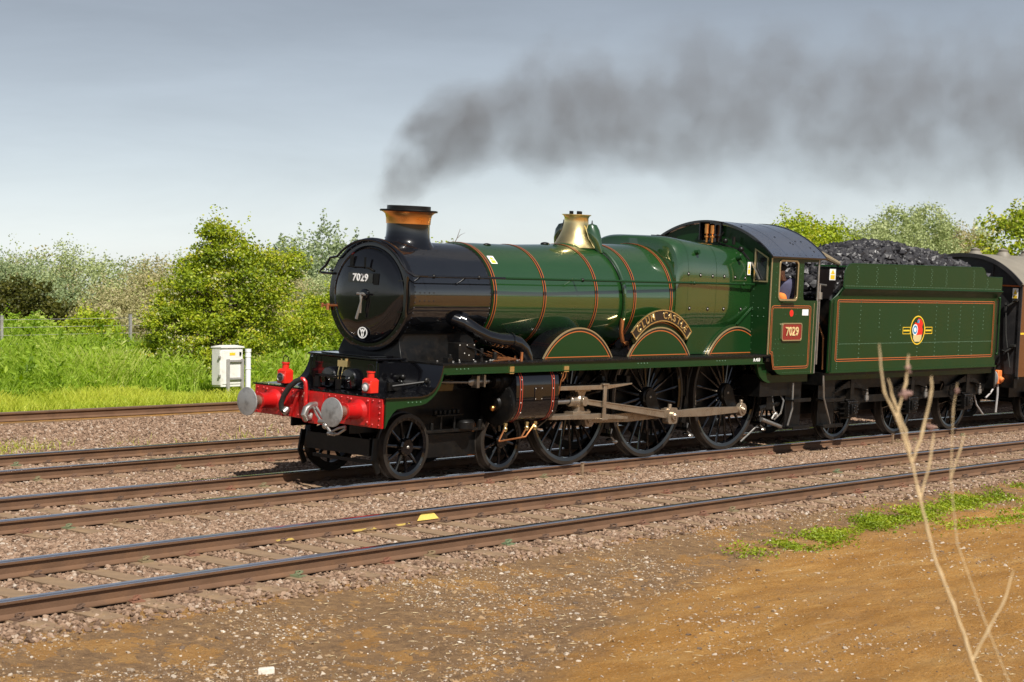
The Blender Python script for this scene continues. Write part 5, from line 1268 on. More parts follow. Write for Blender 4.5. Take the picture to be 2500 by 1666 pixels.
def math_(op, a, b2=None, clamp=False):
    x = n.new('ShaderNodeMath'); x.operation = op; x.use_clamp = clamp
    for i, v_ in enumerate((a, b2)):
        if v_ is None: continue
        if isinstance(v_, (float, int)): x.inputs[i].default_value = v_
        else: l.new(v_, x.inputs[i])
    return x.outputs[0]
at_ = n.new('ShaderNodeAttribute'); at_.attribute_name = 'tone'     # 0 dirt .. 1 grass, -1 stony
dirt = ramp(noise(1.6, 12, .74, stretch=(.45, 1.5, 1)), [(.25, (.25, .115, .026)), (.43, (.35, .17, .040)), (.56, (.415, .215, .058)), (.66, (.47, .27, .09)), (.78, (.53, .35, .16))])
dirt = mixc(math_('MULTIPLY', math_('GREATER_THAN', noise(42, 4, .75), .60), .5), dirt, (.46, .34, .20))
dirt = mixc(math_('MULTIPLY', math_('GREATER_THAN', noise(26, 4, .75), .61), .6), dirt, (.11, .065, .03))
streak = n.new('ShaderNodeMapRange'); streak.inputs['From Min'].default_value = .60; streak.inputs['From Max'].default_value = .76; streak.inputs['To Max'].default_value = .6
l.new(noise(2.3, 10, .72, stretch=(.22, 2.0, 1)), streak.inputs['Value'])
dirt = mixc(streak.outputs[0], dirt, (.54, .40, .24))
stony = ramp(noise(9, 8, .75), [(.30, (.125, .073, .038)), (.48, (.225, .136, .070)), (.60, (.285, .172, .08)), (.75, (.42, .31, .20))])
stony = mixc(math_('MULTIPLY', math_('GREATER_THAN', noise(2.2, 6, .7), .55), .65), stony, dirt)
grassy = ramp(noise(2.0, 6), [(.3, (.03, .055, .012)), (.7, (.08, .09, .03))])
sw_ = math_('ADD', at_.outputs['Fac'], math_('MULTIPLY', math_('SUBTRACT', noise(.8, 6, .65), .5), 1.3))
c1 = mixc(math_('MULTIPLY', sw_, -2.0, True), dirt, stony)
c2 = mixc(math_('GREATER_THAN', at_.outputs['Fac'], .9), c1, grassy)
l.new(c2, b.inputs['Base Color']); b.inputs['Roughness'].default_value = .95; b.inputs['Specular IOR Level'].default_value = .2
bmp = n.new('ShaderNodeBump'); bmp.inputs['Strength'].default_value = 1.0; bmp.inputs['Distance'].default_value = .05
l.new(math_('ADD', noise(14, 8, .7), math_('MULTIPLY', noise(55, 4, .7), .5)), bmp.inputs['Height']); l.new(bmp.outputs[0], b.inputs['Normal'])
SOIL = m
tone = np.where(yp > 9, 1.0, 0.0)
# stony ground lies left of a line running from the sleepers out into the dirt
lim = np.interp(gx, [-14, -9, -5, -1, 4, 20], [-13.5, -10.4, -8.6, -7.9, -7.5, -7.3])
ston = np.clip((yp - lim) / 1.4 + .3, 0, 1)
tone = np.where(yp < 9, -ston, tone)
gnd = link(np_mesh('ground', np.stack([gx.ravel(), gy.ravel(), gz.ravel()], -1), fc, SOIL, tone.ravel(), smooth=True), 'ground')
gnd['kind'] = 'structure'; gnd['label'] = 'trodden orange brown earth beside the tracks'

# ballast bed
m, n, l, b = new_mat('ballast')
tcx = n.new('ShaderNodeTexCoord')
vo = n.new('ShaderNodeTexVoronoi'); vo.inputs['Scale'].default_value = 17; l.new(tcx.outputs['Object'], vo.inputs['Vector'])
sepc = n.new('ShaderNodeSeparateColor'); l.new(vo.outputs['Color'], sepc.inputs[0])
bc = ramp(sepc.outputs[0], [(.0, (.10, .066, .045)), (.4, (.19, .126, .086)), (.75, (.25, .172, .12)), (1, (.33, .255, .20))])
bc = mixc(math_('MULTIPLY', noise(.7, 5), .7), bc, (.25, .155, .10))
l.new(bc, b.inputs['Base Color']); b.inputs['Roughness'].default_value = .95; b.inputs['Specular IOR Level'].default_value = .2
bmp = n.new('ShaderNodeBump'); bmp.inputs['Strength'].default_value = 1.0; bmp.inputs['Distance'].default_value = .05; bmp.invert = True
l.new(vo.outputs['Distance'], bmp.inputs['Height']); l.new(bmp.outputs[0], b.inputs['Normal'])
BALL = m
bx_ = np.arange(-40, 75, .25); by_ = np.concatenate([np.arange(-6.9, 9.0, .15)])
gx, gyp = np.meshgrid(bx_, by_, indexing='ij'); gy = gyp + curve_dy(gx)
gz = ground(gx, gy) + .012 * vnoise(gx * 3, gy * 3, 9) - np.clip((-6.45 - gyp) * .3, 0, .2) - np.clip((gyp - 8.6) * .3, 0, .2)
nx, ny = gx.shape; idx = np.arange(nx * ny).reshape(nx, ny)
fc = np.stack([idx[:-1, :-1], idx[1:, :-1], idx[1:, 1:], idx[:-1, 1:]], -1).reshape(-1, 4)
bed_ = link(np_mesh('ballast_bed', np.stack([gx.ravel(), gy.ravel(), gz.ravel()], -1), fc, BALL, smooth=True), 'ballast_bed')
bed_['kind'] = 'structure'; bed_['label'] = 'pinkish brown ballast bed under the railway tracks'

# stones: points carry size and are instanced by geometry nodes
m, n, l, b = new_mat('stone')
oi = n.new('ShaderNodeObjectInfo')
sc_col = ramp(oi.outputs['Random'], [(.0, (.075, .046, .030)), (.2, (.165, .102, .066)), (.5, (.255, .163, .108)), (.8, (.32, .215, .148)), (.95, (.38, .285, .21)), (1.0, (.48, .41, .34))])
tcx = n.new('ShaderNodeTexCoord')
sc_col = mixc(math_('MULTIPLY', noise(3, 4), .35), sc_col, (.17, .115, .078))
l.new(sc_col, b.inputs['Base Color']); b.inputs['Roughness'].default_value = .9; b.inputs['Specular IOR Level'].default_value = .25
STONE = m
m, n, l, b = new_mat('pebble')
oi = n.new('ShaderNodeObjectInfo')
pc_ = ramp(oi.outputs['Random'], [(.0, (.10, .07, .05)), (.25, (.24, .15, .075)), (.5, (.32, .21, .11)), (.7, (.34, .28, .22)), (.88, (.42, .34, .26)), (1.0, (.54, .48, .40))])
l.new(pc_, b.inputs['Base Color']); b.inputs['Roughness'].default_value = .9
PEBBLE = m
def rock_objs(prefix, m, count, seed, flat):
    """prototype lumps, kept as meshes only"""
    out = []
    for k in range(count):
        v, f = rock(seed + k, 3, flat)
        out.append(np_mesh(prefix, v, f, m))
    return out
def gn_scatter(name, pts, sizes, protos, label):
    """one object: a point cloud of vertices, each replaced by one of the prototype lumps"""
    me = bpy.data.meshes.new(name); me.from_pydata([tuple(p) for p in pts.tolist()], [], [])
    a = me.attributes.new('size', 'FLOAT', 'POINT'); a.data.foreach_set('value', sizes.astype(np.float32))
    o = bpy.data.objects.new(name, me); COL.objects.link(o)
    g = bpy.data.node_groups.new(name, 'GeometryNodeTree')
    g.interface.new_socket('Geometry', in_out='INPUT', socket_type='NodeSocketGeometry'); g.interface.new_socket('Geometry', in_out='OUTPUT', socket_type='NodeSocketGeometry')
    gi = g.nodes.new('NodeGroupInput'); go = g.nodes.new('NodeGroupOutput')
    jn = g.nodes.new('GeometryNodeJoinGeometry')
    ridx = g.nodes.new('FunctionNodeRandomValue'); ridx.data_type = 'INT'; ridx.inputs['Min'].default_value = 0; ridx.inputs['Max'].default_value = len(protos) - 1
    rrot = g.nodes.new('FunctionNodeRandomValue'); rrot.data_type = 'FLOAT_VECTOR'; rrot.inputs[0].default_value = (-.5, -.5, 0); rrot.inputs[1].default_value = (.5, .5, 6.28)
    na = g.nodes.new('GeometryNodeInputNamedAttribute'); na.data_type = 'FLOAT'; na.inputs['Name'].default_value = 'size'
    # prototypes are wrapped in hidden-free objects inside an unlinked collection
    col = bpy.data.collections.new(name + '_shapes')
    for k, pm in enumerate(protos):
        po = bpy.data.objects.new('stone_shape', pm); col.objects.link(po)
    ci_ = g.nodes.new('GeometryNodeCollectionInfo'); ci_.inputs['Collection'].default_value = col; ci_.inputs['Separate Children'].default_value = True; ci_.inputs['Reset Children'].default_value = True
    ip = g.nodes.new('GeometryNodeInstanceOnPoints'); ip.inputs['Pick Instance'].default_value = True
    g.links.new(gi.outputs[0], ip.inputs['Points']); g.links.new(ci_.outputs[0], ip.inputs['Instance']); g.links.new(ridx.outputs['Value'] if ridx.outputs['Value'].enabled else ridx.outputs[2], ip.inputs['Instance Index'])
    g.links.new(rrot.outputs[0], ip.inputs['Rotation']); g.links.new(na.outputs['Attribute'], ip.inputs['Scale'])
    g.links.new(ip.outputs[0], go.inputs[0])
    md = o.modifiers.new('scatter', 'NODES'); md.node_group = g
    o['kind'] = 'stuff'; o['label'] = label
    return o
camP = np.array(M.translation); camR = np.array(cR); camU = np.array(cU); camF = np.array(cF)
def in_view(P, mx=.22, my=.15):
    d = P - camP; z = d @ camF
    u = (d @ camR) / z * 4637 / 1250; v = (d @ camU) / z * 4637 / 833
    return (z > 1) & (np.abs(u) < 1 + mx) & (np.abs(v) < 1 + my)
def strip_pts(nper, x0, x1, y0, y1):
    nn = int(nper * (x1 - x0) * (y1 - y0))
    x = rng.uniform(x0, x1, nn); ypp = rng.uniform(y0, y1, nn); y = ypp + curve_dy(x)
    P = np.stack([x, y, ground(x, y)], -1)
    return P, ypp
P, ypp = strip_pts(700, -14, 32, -6.75, 8.4)
keep = in_view(P)
for k in 'ABC':       # keep rails clear, thin out over the sleepers of the nearest track
    y0 = TRK[k][0]
    for rr in (-.7525, .7525): keep &= np.abs(ypp - y0 - rr) > .075
slx = np.arange(-14, 32, .66)
dx_ = np.abs((P[:, 0] + 14 + .33) % .66 - .33)
keep &= ~((np.abs(ypp - TRK['A'][0]) < .74) & (dx_ < .16) & (rng.random(len(P)) < .96))
keep &= ~((np.abs(ypp - TRK['B'][0]) < 1.2) & (dx_ < .12) & (rng.random(len(P)) < .6))
keep &= ~((np.abs(ypp) < .6) & (P[:, 0] > 1) & (P[:, 0] < 20) & (rng.random(len(P)) < .7))
keep &= rng.random(len(P)) < np.interp(ypp, [-6.75, -6.3], [.35, 1])
P = P[keep]
S = rng.uniform(.014, .032, len(P)); P[:, 2] += S * .15 + rng.uniform(-.01, .012, len(P))
gn_scatter('ballast_stones', P, S, rock_objs('stone', STONE, 10, 200, .8), 'loose pinkish brown ballast stones between the rails')
# pebbles over the dirt
P, ypp = strip_pts(800, -14, 20, -14, -6.5)
lim = np.interp(P[:, 0], [-14, -9, -5, -1, 4, 20], [-13.5, -10.4, -8.6, -7.9, -7.5, -7.3])
dens = np.clip((ypp - lim) / 2.2 + .35, .26, 1) * np.clip(.55 + vnoise(P[:, 0] * .9, P[:, 1] * 1.3, 21), .15, 1)
keep = in_view(P) & (rng.random(len(P)) < dens)
P = P[keep]; S = np.clip(rng.lognormal(-4.9, .55, len(P)), .0035, .035)
gn_scatter('pebbles', P, S, rock_objs('pebble', PEBBLE, 8, 300, .6), 'scattered pale pebbles on the trodden earth')
# straw and twigs on the dirt
STRAW = mat('dry_straw', (.50, .40, .24), .9, var=.3, scale=20)
ns = 2200
x = rng.uniform(-13, 12, ns); y = rng.uniform(-13.5, -6.9, ns)
P = np.stack([x, y, ground(x, y) + .008], -1)
k_ = in_view(P) & (vnoise(x * .7, y * 1.6, 22) > -.15); P = P[k_]; q = len(P)
a = rng.normal(.55, .6, q); L = rng.uniform(.015, .05, q); w = .0028
d = np.stack([np.cos(a) * L, np.sin(a) * L, rng.normal(0, .08, q) * L], -1); s_ = np.stack([-np.sin(a) * w, np.cos(a) * w, np.zeros(q)], -1)
V = np.stack([P - d - s_, P + d - s_, P + d + s_, P - d + s_, P + np.array([0, 0, .005])], 1).reshape(-1, 3)
base = np.arange(q)[:, None] * 5
F = np.concatenate([base + np.array([[0, 1, 4]]), base + np.array([[1, 2, 4]]), base + np.array([[2, 3, 4]]), base + np.array([[3, 0, 4]])])
st_ = link(np_mesh('straw', V, F, STRAW), 'straw'); st_['kind'] = 'stuff'; st_['label'] = 'bits of dry straw strewn on the earth'

# ---- tracks
m, n, l, b = new_mat('rail_clip')
oi = n.new('ShaderNodeObjectInfo')
l.new(ramp(oi.outputs['Random'], [(.0, (.09, .055, .036)), (.6, (.15, .085, .055)), (.8, (.20, .085, .05)), (.92, (.20, .15, .08)), (1, (.12, .17, .09))]), b.inputs['Base Color'])
b.inputs['Roughness'].default_value = .7
CLIP = m
rail_prof = [(-.070, -.159), (.070, -.159), (.070, -.150), (.025, -.138), (.010, -.125), (.010, -.05), (.018, -.042), (.035, -.036), (.036, -.010), (.030, -.002), (-.030, -.002), (-.036, -.010), (-.035, -.036), (-.018, -.042), (-.010, -.05), (-.010, -.125), (-.025, -.138), (-.070, -.150)]
def tpos(k, x, y, z):
    y0, z0 = TRK[k]
    return (x, y0 + y * tc_ - z * ts_ + float(curve_dy(np.array(x))), z0 + y * ts_ + z * tc_)
cl = MB(); cl.tube([(-.05, -.03, .0), (-.035, -.075, .012), (.0, -.085, .03), (.035, -.07, .035), (.04, -.02, .03), (.015, .0, .022), (-.01, -.03, .02)], .0105, 5)
cl.box(-.065, .065, -.11, .01, -.022, .0)
clip_me = cl.mesh('rail_clip', CLIP)
slm = MB(); slm.box(-.125, .125, -1.30, 1.30, -.12, 0)
sleeper_me = slm.mesh('sleeper', SLEEPER)
def track(k, label, x0, x1, sl0, sl1, dull=False, only=None):
    T = thing('railway_track', label, 'railway track', tpos(k, 4, 0, -.18), (0, 0, 0), 'parallel railway tracks')
    base = Vector(T.location)
    X = np.arange(x0, x1 + .01, 1.5)
    for rr in (only or (-.7525, .7525)):
        r = MB().loft([[Vector(tpos(k, x, rr + a, b_)) - base for a, b_ in rail_prof] for x in X], caps=True)
        ro = r.build('rail', RAILRUST, T)
        hp_ = [(-.0368, -.013), (-.0355, -.006), (-.029, .0012), (.029, .0012), (.0355, -.006), (.0368, -.013)]
        r = MB().loft([[Vector(tpos(k, x, rr + a, b_)) - base for a, b_ in hp_] for x in X], caps=True)
        r.build('running_surface', RAILTOPRUST if dull else RAILTOP, ro)
    if sl0 is not None:
        for x in np.arange(sl0, sl1, .66):
            p = Vector(tpos(k, x, 0, -.161)) - base
            az = -math.atan(CURV * (x - 4))
            link(sleeper_me, 'sleeper', T, p, (CANT + random.uniform(-.004, .004), random.uniform(-.01, .01), az + random.uniform(-.012, .012)))
            for rr in (-.7525, .7525):
                p = Vector(tpos(k, x + random.uniform(-.03, .03), rr - .062, -.146)) - base
                link(clip_me, 'rail_clip', T, p, (CANT, random.uniform(-.1, .1), az + random.uniform(-.25, .25)))
    return T
TA = track('A', 'nearest empty track with bare sleepers showing between its shiny rails', -36, 62, -14, 19)
TB = track('B', 'track that carries the green locomotive', -36, 62, -14, 28)
TC = track('C', 'empty track just beyond the locomotive, two dark rails', -36, 62, -14, 16)
TD = track('D', 'single rusty rail at the foot of the grassy bank', -36, 62, None, None, True, (-.7525,))
# yellow paint marks on the web of the nearest track
bA = Vector(TA.location)
def paint(x0, x1, zlo, zhi, taper=0.):
    m = MB(); yb = .7525 - .0135
    q = [(x0, zlo), (x1, zlo), (x1 - taper, zhi), (x0 + taper, zhi)]
    f = [Vector(tpos('A', a, yb - (.0 if b_ > -.12 else .02), b_)) - bA for a, b_ in q]; g_ = [p + Vector((0, .008, 0)) for p in f]
    m.add(f + g_, [(0, 1, 2, 3), (4, 7, 6, 5), (0, 4, 5, 1), (1, 5, 6, 2), (2, 6, 7, 3), (3, 7, 4, 0)])
    m.build('paint_mark', RAILYELLOW, TA, smooth=False)
paint(-3.84, -3.46, -.125, -.042, .09)
def footpaint(x0, x1):
    f = [Vector(tpos('A', a, .7525 - d, z)) - bA for a in (x0, x1) for d, z in ((.069, -.149), (.028, -.1375))]
    m = MB(); up = Vector((0, -.001, .003)); g_ = [p + up for p in f]
    m.add(f + g_, [(0, 1, 3, 2), (4, 6, 7, 5), (0, 2, 6, 4), (1, 5, 7, 3), (0, 4, 5, 1), (2, 3, 7, 6)]); m.build('paint_mark', FADEDYELLOW, TA, smooth=False)
footpaint(-4.95, -4.58); footpaint(-4.22, -3.98); footpaint(-6.15, -5.90)
# joints: rusty fishplates and short marker posts beside the running rail
def marker(x, yoff, label):
    p = Vector(tpos('B', x, yoff, -.19))
    t = thing('marker_post', label, 'marker post', p, (CANT, 0, .1), 'short posts beside the rail')
    MB().box(-.025, .025, -.02, .02, -.08, .22).build('post', SLEEPER, t, bevel=.005); MB().box(-.03, .03, -.025, .025, .22, .23).build('post_cap', SLEEPER, t)
marker(3.95, -1.02, 'short grey post beside the rail below the driving wheels')
marker(13.9, -1.02, 'short grey post beside the rail below the tender')
blk = MB(); blk.loft([[(-.11, -.06, 0), (.10, -.07, 0), (.115, .06, 0), (-.10, .065, 0)], [(-.105, -.055, .07), (.10, -.06, .085), (.105, .055, .08), (-.09, .06, .07)]], caps=True)
bo_ = blk.build('stone_block', PALESTONE, None, bevel=.012, loc=(-10.03, -8.72, float(ground(-10.03, -8.72)) - .01)); bo_.rotation_euler = (0, 0, -.65); bo_.scale = (.62, .62, .7)
tag(bo_, 'pale squared block lying alone on the earth near the bottom edge', 'stone')

# ================================================================== LINESIDE FURNITURE
cab_x, cab_y = 7.55, 11.5
CZ = float(ground(7.5, 11.3))
CB = thing('lineside_cabinet', 'white equipment cabinet on a grey steel frame in the grass', 'cabinet', (cab_x, cab_y, CZ))
bx0 = MB().box(-.31, .31, -.14, .14, .30, 1.14).build('cabinet_body', CABINET, CB, bevel=.008)
MB().loft([[(-.335, -.165, 1.14), (.335, -.165, 1.14), (.335, .165, 1.14), (-.335, .165, 1.14)], [(-.335, -.165, 1.17), (.335, -.165, 1.17), (.335, .165, 1.17), (-.335, .165, 1.17)], [(-.20, -.05, 1.20), (.20, -.05, 1.20), (.20, .05, 1.20), (-.20, .05, 1.20)]], caps=True).build('cabinet_roof', CABINET, CB)
MB().box(-.335, -.311, -.13, .13, .34, 1.11).build('cabinet_door', CABINET, CB, bevel=.005)
MB().box(-.27, .27, -.152, -.141, .36, 1.09).build('front_door', CABINET, CB, bevel=.004)
MB().box(.20, .24, -.175, -.152, .98, 1.05).build('door_lock', SOOT, CB)
MB().box(-.08, .08, -.156, -.152, .98, 1.04).build('door_label', YELLOW, CB)
for z in (.52, .92): MB().box(-.37, -.33, -.16, -.11, z, z + .05).build('door_hinge', GALV, CB, bevel=.004)
for X in (-.15, .26): MB().box(X - .03, X + .03, -.21, -.165, -.25, .90).build('frame_leg', GALV, CB)
for z in (.86, .48): MB().box(-.17, .29, -.20, -.175, z - .02, z + .02).build('frame_rail', GALV, CB)
MB().box(.29, .44, .0, .10, .62, .92).build('junction_box', PVC, CB, bevel=.008)
MB().tube([(-.05, -.05, .30), (.05, -.08, .20), (.2, -.1, .12), (.3, -.1, -.05)], .018, 6).build('cable', RUBBER, CB)
PP = thing('white_pipe_post', 'white plastic pipe standing upright next to the white cabinet', 'pipe', (8.16, cab_y + .02, float(ground(8.2, 11.5)) - .1))
MB().cyl((0, 0, 0), (0, 0, 1.20), .062, n=20).build('pipe', PVC, PP)
for z, h in ((1.13, .07), (1.02, .03), (.75, .025)): MB().cyl((0, 0, z), (0, 0, z + h), .070, n=20).build('pipe_collar', PVC, PP)

FN = thing('wire_fence', 'low wire fence with grey steel posts along the top of the bank', 'fence', (0, 17, float(ground(5.6, 17))))
fz0 = float(ground(5.6, 17))
fxs = [5.62 + 3.67 * k for k in range(-1, 9)]
def fpt(x): return Vector((x, 17 + float(curve_dy(np.array(x))) + .004 * (x - 5.6) ** 1 - 17, float(ground(x, 17)) - fz0))
for x in fxs:
    p = fpt(x); m_ = MB().box(p.x - .03, p.x + .03, p.y - .03, p.y + .03, p.z - .3, p.z + 1.06); m_.box(p.x - .035, p.x + .035, p.y - .035, p.y + .035, p.z + 1.06, p.z + 1.075); m_.build('fence_post', GALV, FN)
for h in (.98, .80, .62, .42, .2):
    MB().tube([fpt(x) + Vector((0, -.03, h + .0)) for x in fxs], .006, 4).build('fence_wire', GALV, FN)

# ================================================================== VEGETATION
def leaf_mat(name, stops, trans=.27):
    m, n, l, b = new_mat(name)
    at_ = n.new('ShaderNodeAttribute'); at_.attribute_name = 'tone'
    r = n.new('ShaderNodeValToRGB'); e = r.color_ramp.elements
    while len(e) < len(stops): e.new(.5)
    for i, (p, c) in enumerate(stops): e[i].position = p; e[i].color = (*c, 1)
    l.new(at_.outputs['Fac'], r.inputs['Fac'])
    l.new(r.outputs['Color'], b.inputs['Base Color'])
    b.inputs['Roughness'].default_value = .5; b.inputs['Specular IOR Level'].default_value = .3
    tr = n.new('ShaderNodeBsdfTranslucent'); hs = n.new('ShaderNodeHueSaturation'); hs.inputs['Value'].default_value = 1.7; hs.inputs['Saturation'].default_value = 1.1
    l.new(r.outputs['Color'], hs.inputs['Color']); l.new(hs.outputs[0], tr.inputs['Color'])
    mx = n.new('ShaderNodeMixShader'); mx.inputs[0].default_value = trans
    l.new(b.outputs[0], mx.inputs[1]); l.new(tr.outputs[0], mx.inputs[2]); l.new(mx.outputs[0], n['Material Output'].inputs['Surface'])
    return m
HAW = leaf_mat('hawthorn_leaf', [(0, (.055, .095, .008)), (.4, (.19, .255, .012)), (.75, (.36, .42, .02)), (.93, (.42, .36, .04)), (1, (.52, .52, .30))])
HAWY = leaf_mat('young_hawthorn_leaf', [(0, (.13, .19, .012)), (.5, (.28, .36, .018)), (.85, (.40, .44, .025)), (1, (.48, .42, .06))])
DARKL = leaf_mat('dark_bush_leaf', [(0, (.035, .045, .008)), (.6, (.085, .085, .013)), (1, (.14, .13, .02))])
PALE = leaf_mat('pale_hazed_willow_leaf', [(0, (.18, .23, .085)), (.5, (.32, .37, .15)), (1, (.46, .50, .26))])  # pale willow green, made paler still with distance haze put into the colour
OLIVE = leaf_mat('olive_scrub_leaf', [(0, (.22, .205, .08)), (.5, (.36, .33, .15)), (.8, (.44, .38, .22)), (1, (.36, .42, .13))])
FAR = leaf_mat('far_tree_leaf', [(0, (.13, .18, .085)), (.5, (.24, .30, .145)), (1, (.34, .39, .21))])
GRASSY = leaf_mat('bright_grass', [(0, (.20, .28, .025)), (.5, (.36, .44, .035)), (1, (.52, .54, .08))], .4)
NETTLE = leaf_mat('bank_weeds', [(0, (.12, .20, .015)), (.5, (.27, .39, .035)), (.85, (.38, .48, .07)), (1, (.48, .52, .15))], .45)
WEED = leaf_mat('trackside_weeds', [(0, (.10, .15, .010)), (.5, (.22, .29, .016)), (1, (.38, .42, .04))], .3)

def leaves(P, L, W, up=.4, dirs=None):
    """diamond leaves, folded a little; P (n,3), L length, W width"""
    q = len(P)
    d = rng.normal(0, 1, (q, 3)); d[:, 2] = d[:, 2] * .6 + (up - .4)
    if dirs is not None: d = d * .6 + dirs
    d /= np.linalg.norm(d, axis=1)[:, None]
    r = rng.normal(0, 1, (q, 3)); r[:, 2] *= .5
    s = np.cross(d, r); s /= np.linalg.norm(s, axis=1)[:, None] + 1e-9
    nn = np.cross(s, d)
    L = np.broadcast_to(np.asarray(L), (q,))[:, None]; W = np.broadcast_to(np.asarray(W), (q,))[:, None]
    a = P - d * L * .5; c = P + d * L * .5; m1 = P + s * W * .5 - nn * W * .12; m2 = P - s * W * .5 - nn * W * .12
    V = np.stack([a, m1, c, m2], 1).reshape(-1, 3)
    F = np.arange(q * 4).reshape(q, 4)
    return V, F
def clump_tree(name, label, cat, base, blobs, m, nclump, per, leaf=(.09, .06), clump=.28, seed=0, trunk=.12, tone0=.5, group=None, flat=.65, sprigs=0, limb_n=None):
    """blobs: ellipsoids (dx,dy,dz,rx,ry,rz,weight) relative to the base; leaves gather in small clumps near their outside, limbs reach into them"""
    r = np.random.default_rng(seed)
    T = thing(name, label, cat, base, (0, 0, 0), group)
    w = np.array([b[6] for b in blobs]); w = w / w.sum()
    k = r.choice(len(blobs), nclump, p=w)
    B = np.array([b[:6] for b in blobs])[k]
    d = r.normal(0, 1, (nclump, 3)); d /= np.linalg.norm(d, axis=1)[:, None]
    rad_ = r.uniform(.25, 1.0, nclump) ** .45
    lump = 1 + .22 * np.sin(d[:, 0] * 5 + k) * np.cos(d[:, 2] * 6 + k * 2)
    C = B[:, :3] + d * B[:, 3:6] * (rad_ * lump)[:, None]
    C = C[C[:, 2] > .05]
    nclump = len(C)
    cs = clump * r.uniform(.55, 1.35, nclump)
    pc = np.maximum(3, (per * (cs / clump) ** 1.6).astype(int))
    cid = np.repeat(np.arange(nclump), pc)
    off = r.normal(0, 1, (len(cid), 3)) * np.array([.5, .5, .5 * flat]) * cs[cid][:, None]
    P = C[cid] + off
    sz = r.uniform(.65, 1.3, len(P))
    outw = d[:len(C)] if len(d) == len(C) else r.normal(0, 1, (nclump, 3))
    V, F = leaves(P, leaf[0] * sz, leaf[1] * sz, .55)
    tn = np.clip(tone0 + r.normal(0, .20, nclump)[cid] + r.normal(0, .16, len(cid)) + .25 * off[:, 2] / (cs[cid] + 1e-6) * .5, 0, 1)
    # upright sprigs breaking the outline
    if sprigs:
        ti = np.argsort(C[:, 2] + r.normal(0, .5, nclump))[-sprigs * 3:]; ti = r.choice(ti, sprigs)
        SP = []; 
        for i in ti:
            h_ = r.uniform(.35, .95) * clump * 2.2; lean = r.normal(0, .25, 2)
            t_ = r.uniform(0, 1, 22)
            SP.append(C[i] + np.stack([lean[0] * t_ * h_, lean[1] * t_ * h_, t_ * h_], -1) + r.normal(0, .035 + clump * .1, (22, 3)))
        SP = np.concatenate(SP)
        V2, F2 = leaves(SP, leaf[0] * .9, leaf[1] * .9, .7)
        F = np.concatenate([F, F2 + len(V)]); V = np.concatenate([V, V2]); tn = np.concatenate([tn, np.clip(r.normal(tone0 + .1, .15, len(SP)), 0, 1)])
    link(np_mesh('crown', V, F, m, tn), 'crown', T)
    tb = MB()
    nl = limb_n or max(4, len(blobs) * 2)
    tops = C[r.choice(nclump, nl * 3)]
    fork = np.array([0, 0, min(.6, B[:, 2].min() * .6 + .1)])
    tb.tube([(0, 0, -.3), (.02, 0, fork[2] * .5), tuple(fork)], [trunk * 1.25, trunk, trunk * .9], 8)
    for i in range(nl):
        e = tops[i]; mid = fork + (e - fork) * .5 + r.normal(0, .12, 3)
        tb.tube([tuple(fork), tuple(mid), tuple(e)], [trunk * .6, trunk * .35, trunk * .1], 6)
        for j in range(2):
            e2 = tops[nl + (i * 2 + j) % (2 * nl)]
            if np.linalg.norm(e2 - mid) < 2.2 * max(1, clump / .28): tb.tube([tuple(mid), tuple((mid + e2) / 2 + r.normal(0, .08, 3)), tuple(e2)], [trunk * .3, trunk * .18, trunk * .06], 5)
    tb.build('trunk', BARK, T)
    return T
def gz_(x, y): return float(ground(x, y))

# the big hawthorn behind the cabinet
clump_tree('hawthorn_tree', 'large yellow green hawthorn behind the white cabinet', 'tree', (9.6, 14.2, gz_(9.6, 14.2) - .1),
           [(.45, 0, 2.15, 1.35, 1.2, 1.05, 3.0), (.35, .1, 2.95, .95, .8, .55, 1.3), (.0, 0, 3.45, .4, .4, .35, .35), (-1.35, -.2, 1.1, .95, 1.0, .85, 1.9), (-.75, -.1, 1.85, .9, .9, .8, 1.6), (1.6, .1, 2.45, .75, .7, .7, 1.1), (.2, -.6, .75, 1.0, .8, .6, 1.2), (-.9, -.5, .45, .9, .7, .45, 1.0), (2.3, .1, 2.85, .55, .5, .4, .7), (-.35, 0, 2.75, .5, .5, .4, .5), (1.0, 0, 1.2, .8, .8, .6, 1.0)],
           HAW, 600, 84, (.078, .05), .29, 11, .16, .55, sprigs=30, limb_n=18, flat=.45)
clump_tree('hawthorn_bush', 'round fresh green bush seen just in front of the smokebox', 'bush', (14.45, 16.0, gz_(14.4, 16) - .1),
           [(0, 0, 1.05, 1.05, 1.0, .85, 2), (-.3, .1, .5, 1.0, .9, .5, 1.2), (.4, 0, 1.45, .6, .6, .5, .8)], HAWY, 170, 70, (.078, .052), .26, 12, .09, .5, sprigs=8)
clump_tree('dark_bush', 'dark olive rounded bush above the wire fence at the picture edge', 'bush', (11.2, 24, gz_(11.2, 24) - .2),
           [(0, 0, 1.1, 1.25, 1.2, .95, 2), (.5, 0, .7, .9, .9, .7, 1), (-.9, 0, .8, .9, .9, .7, 1)], DARKL, 260, 44, (.11, .08), .28, 13, .1, .45)
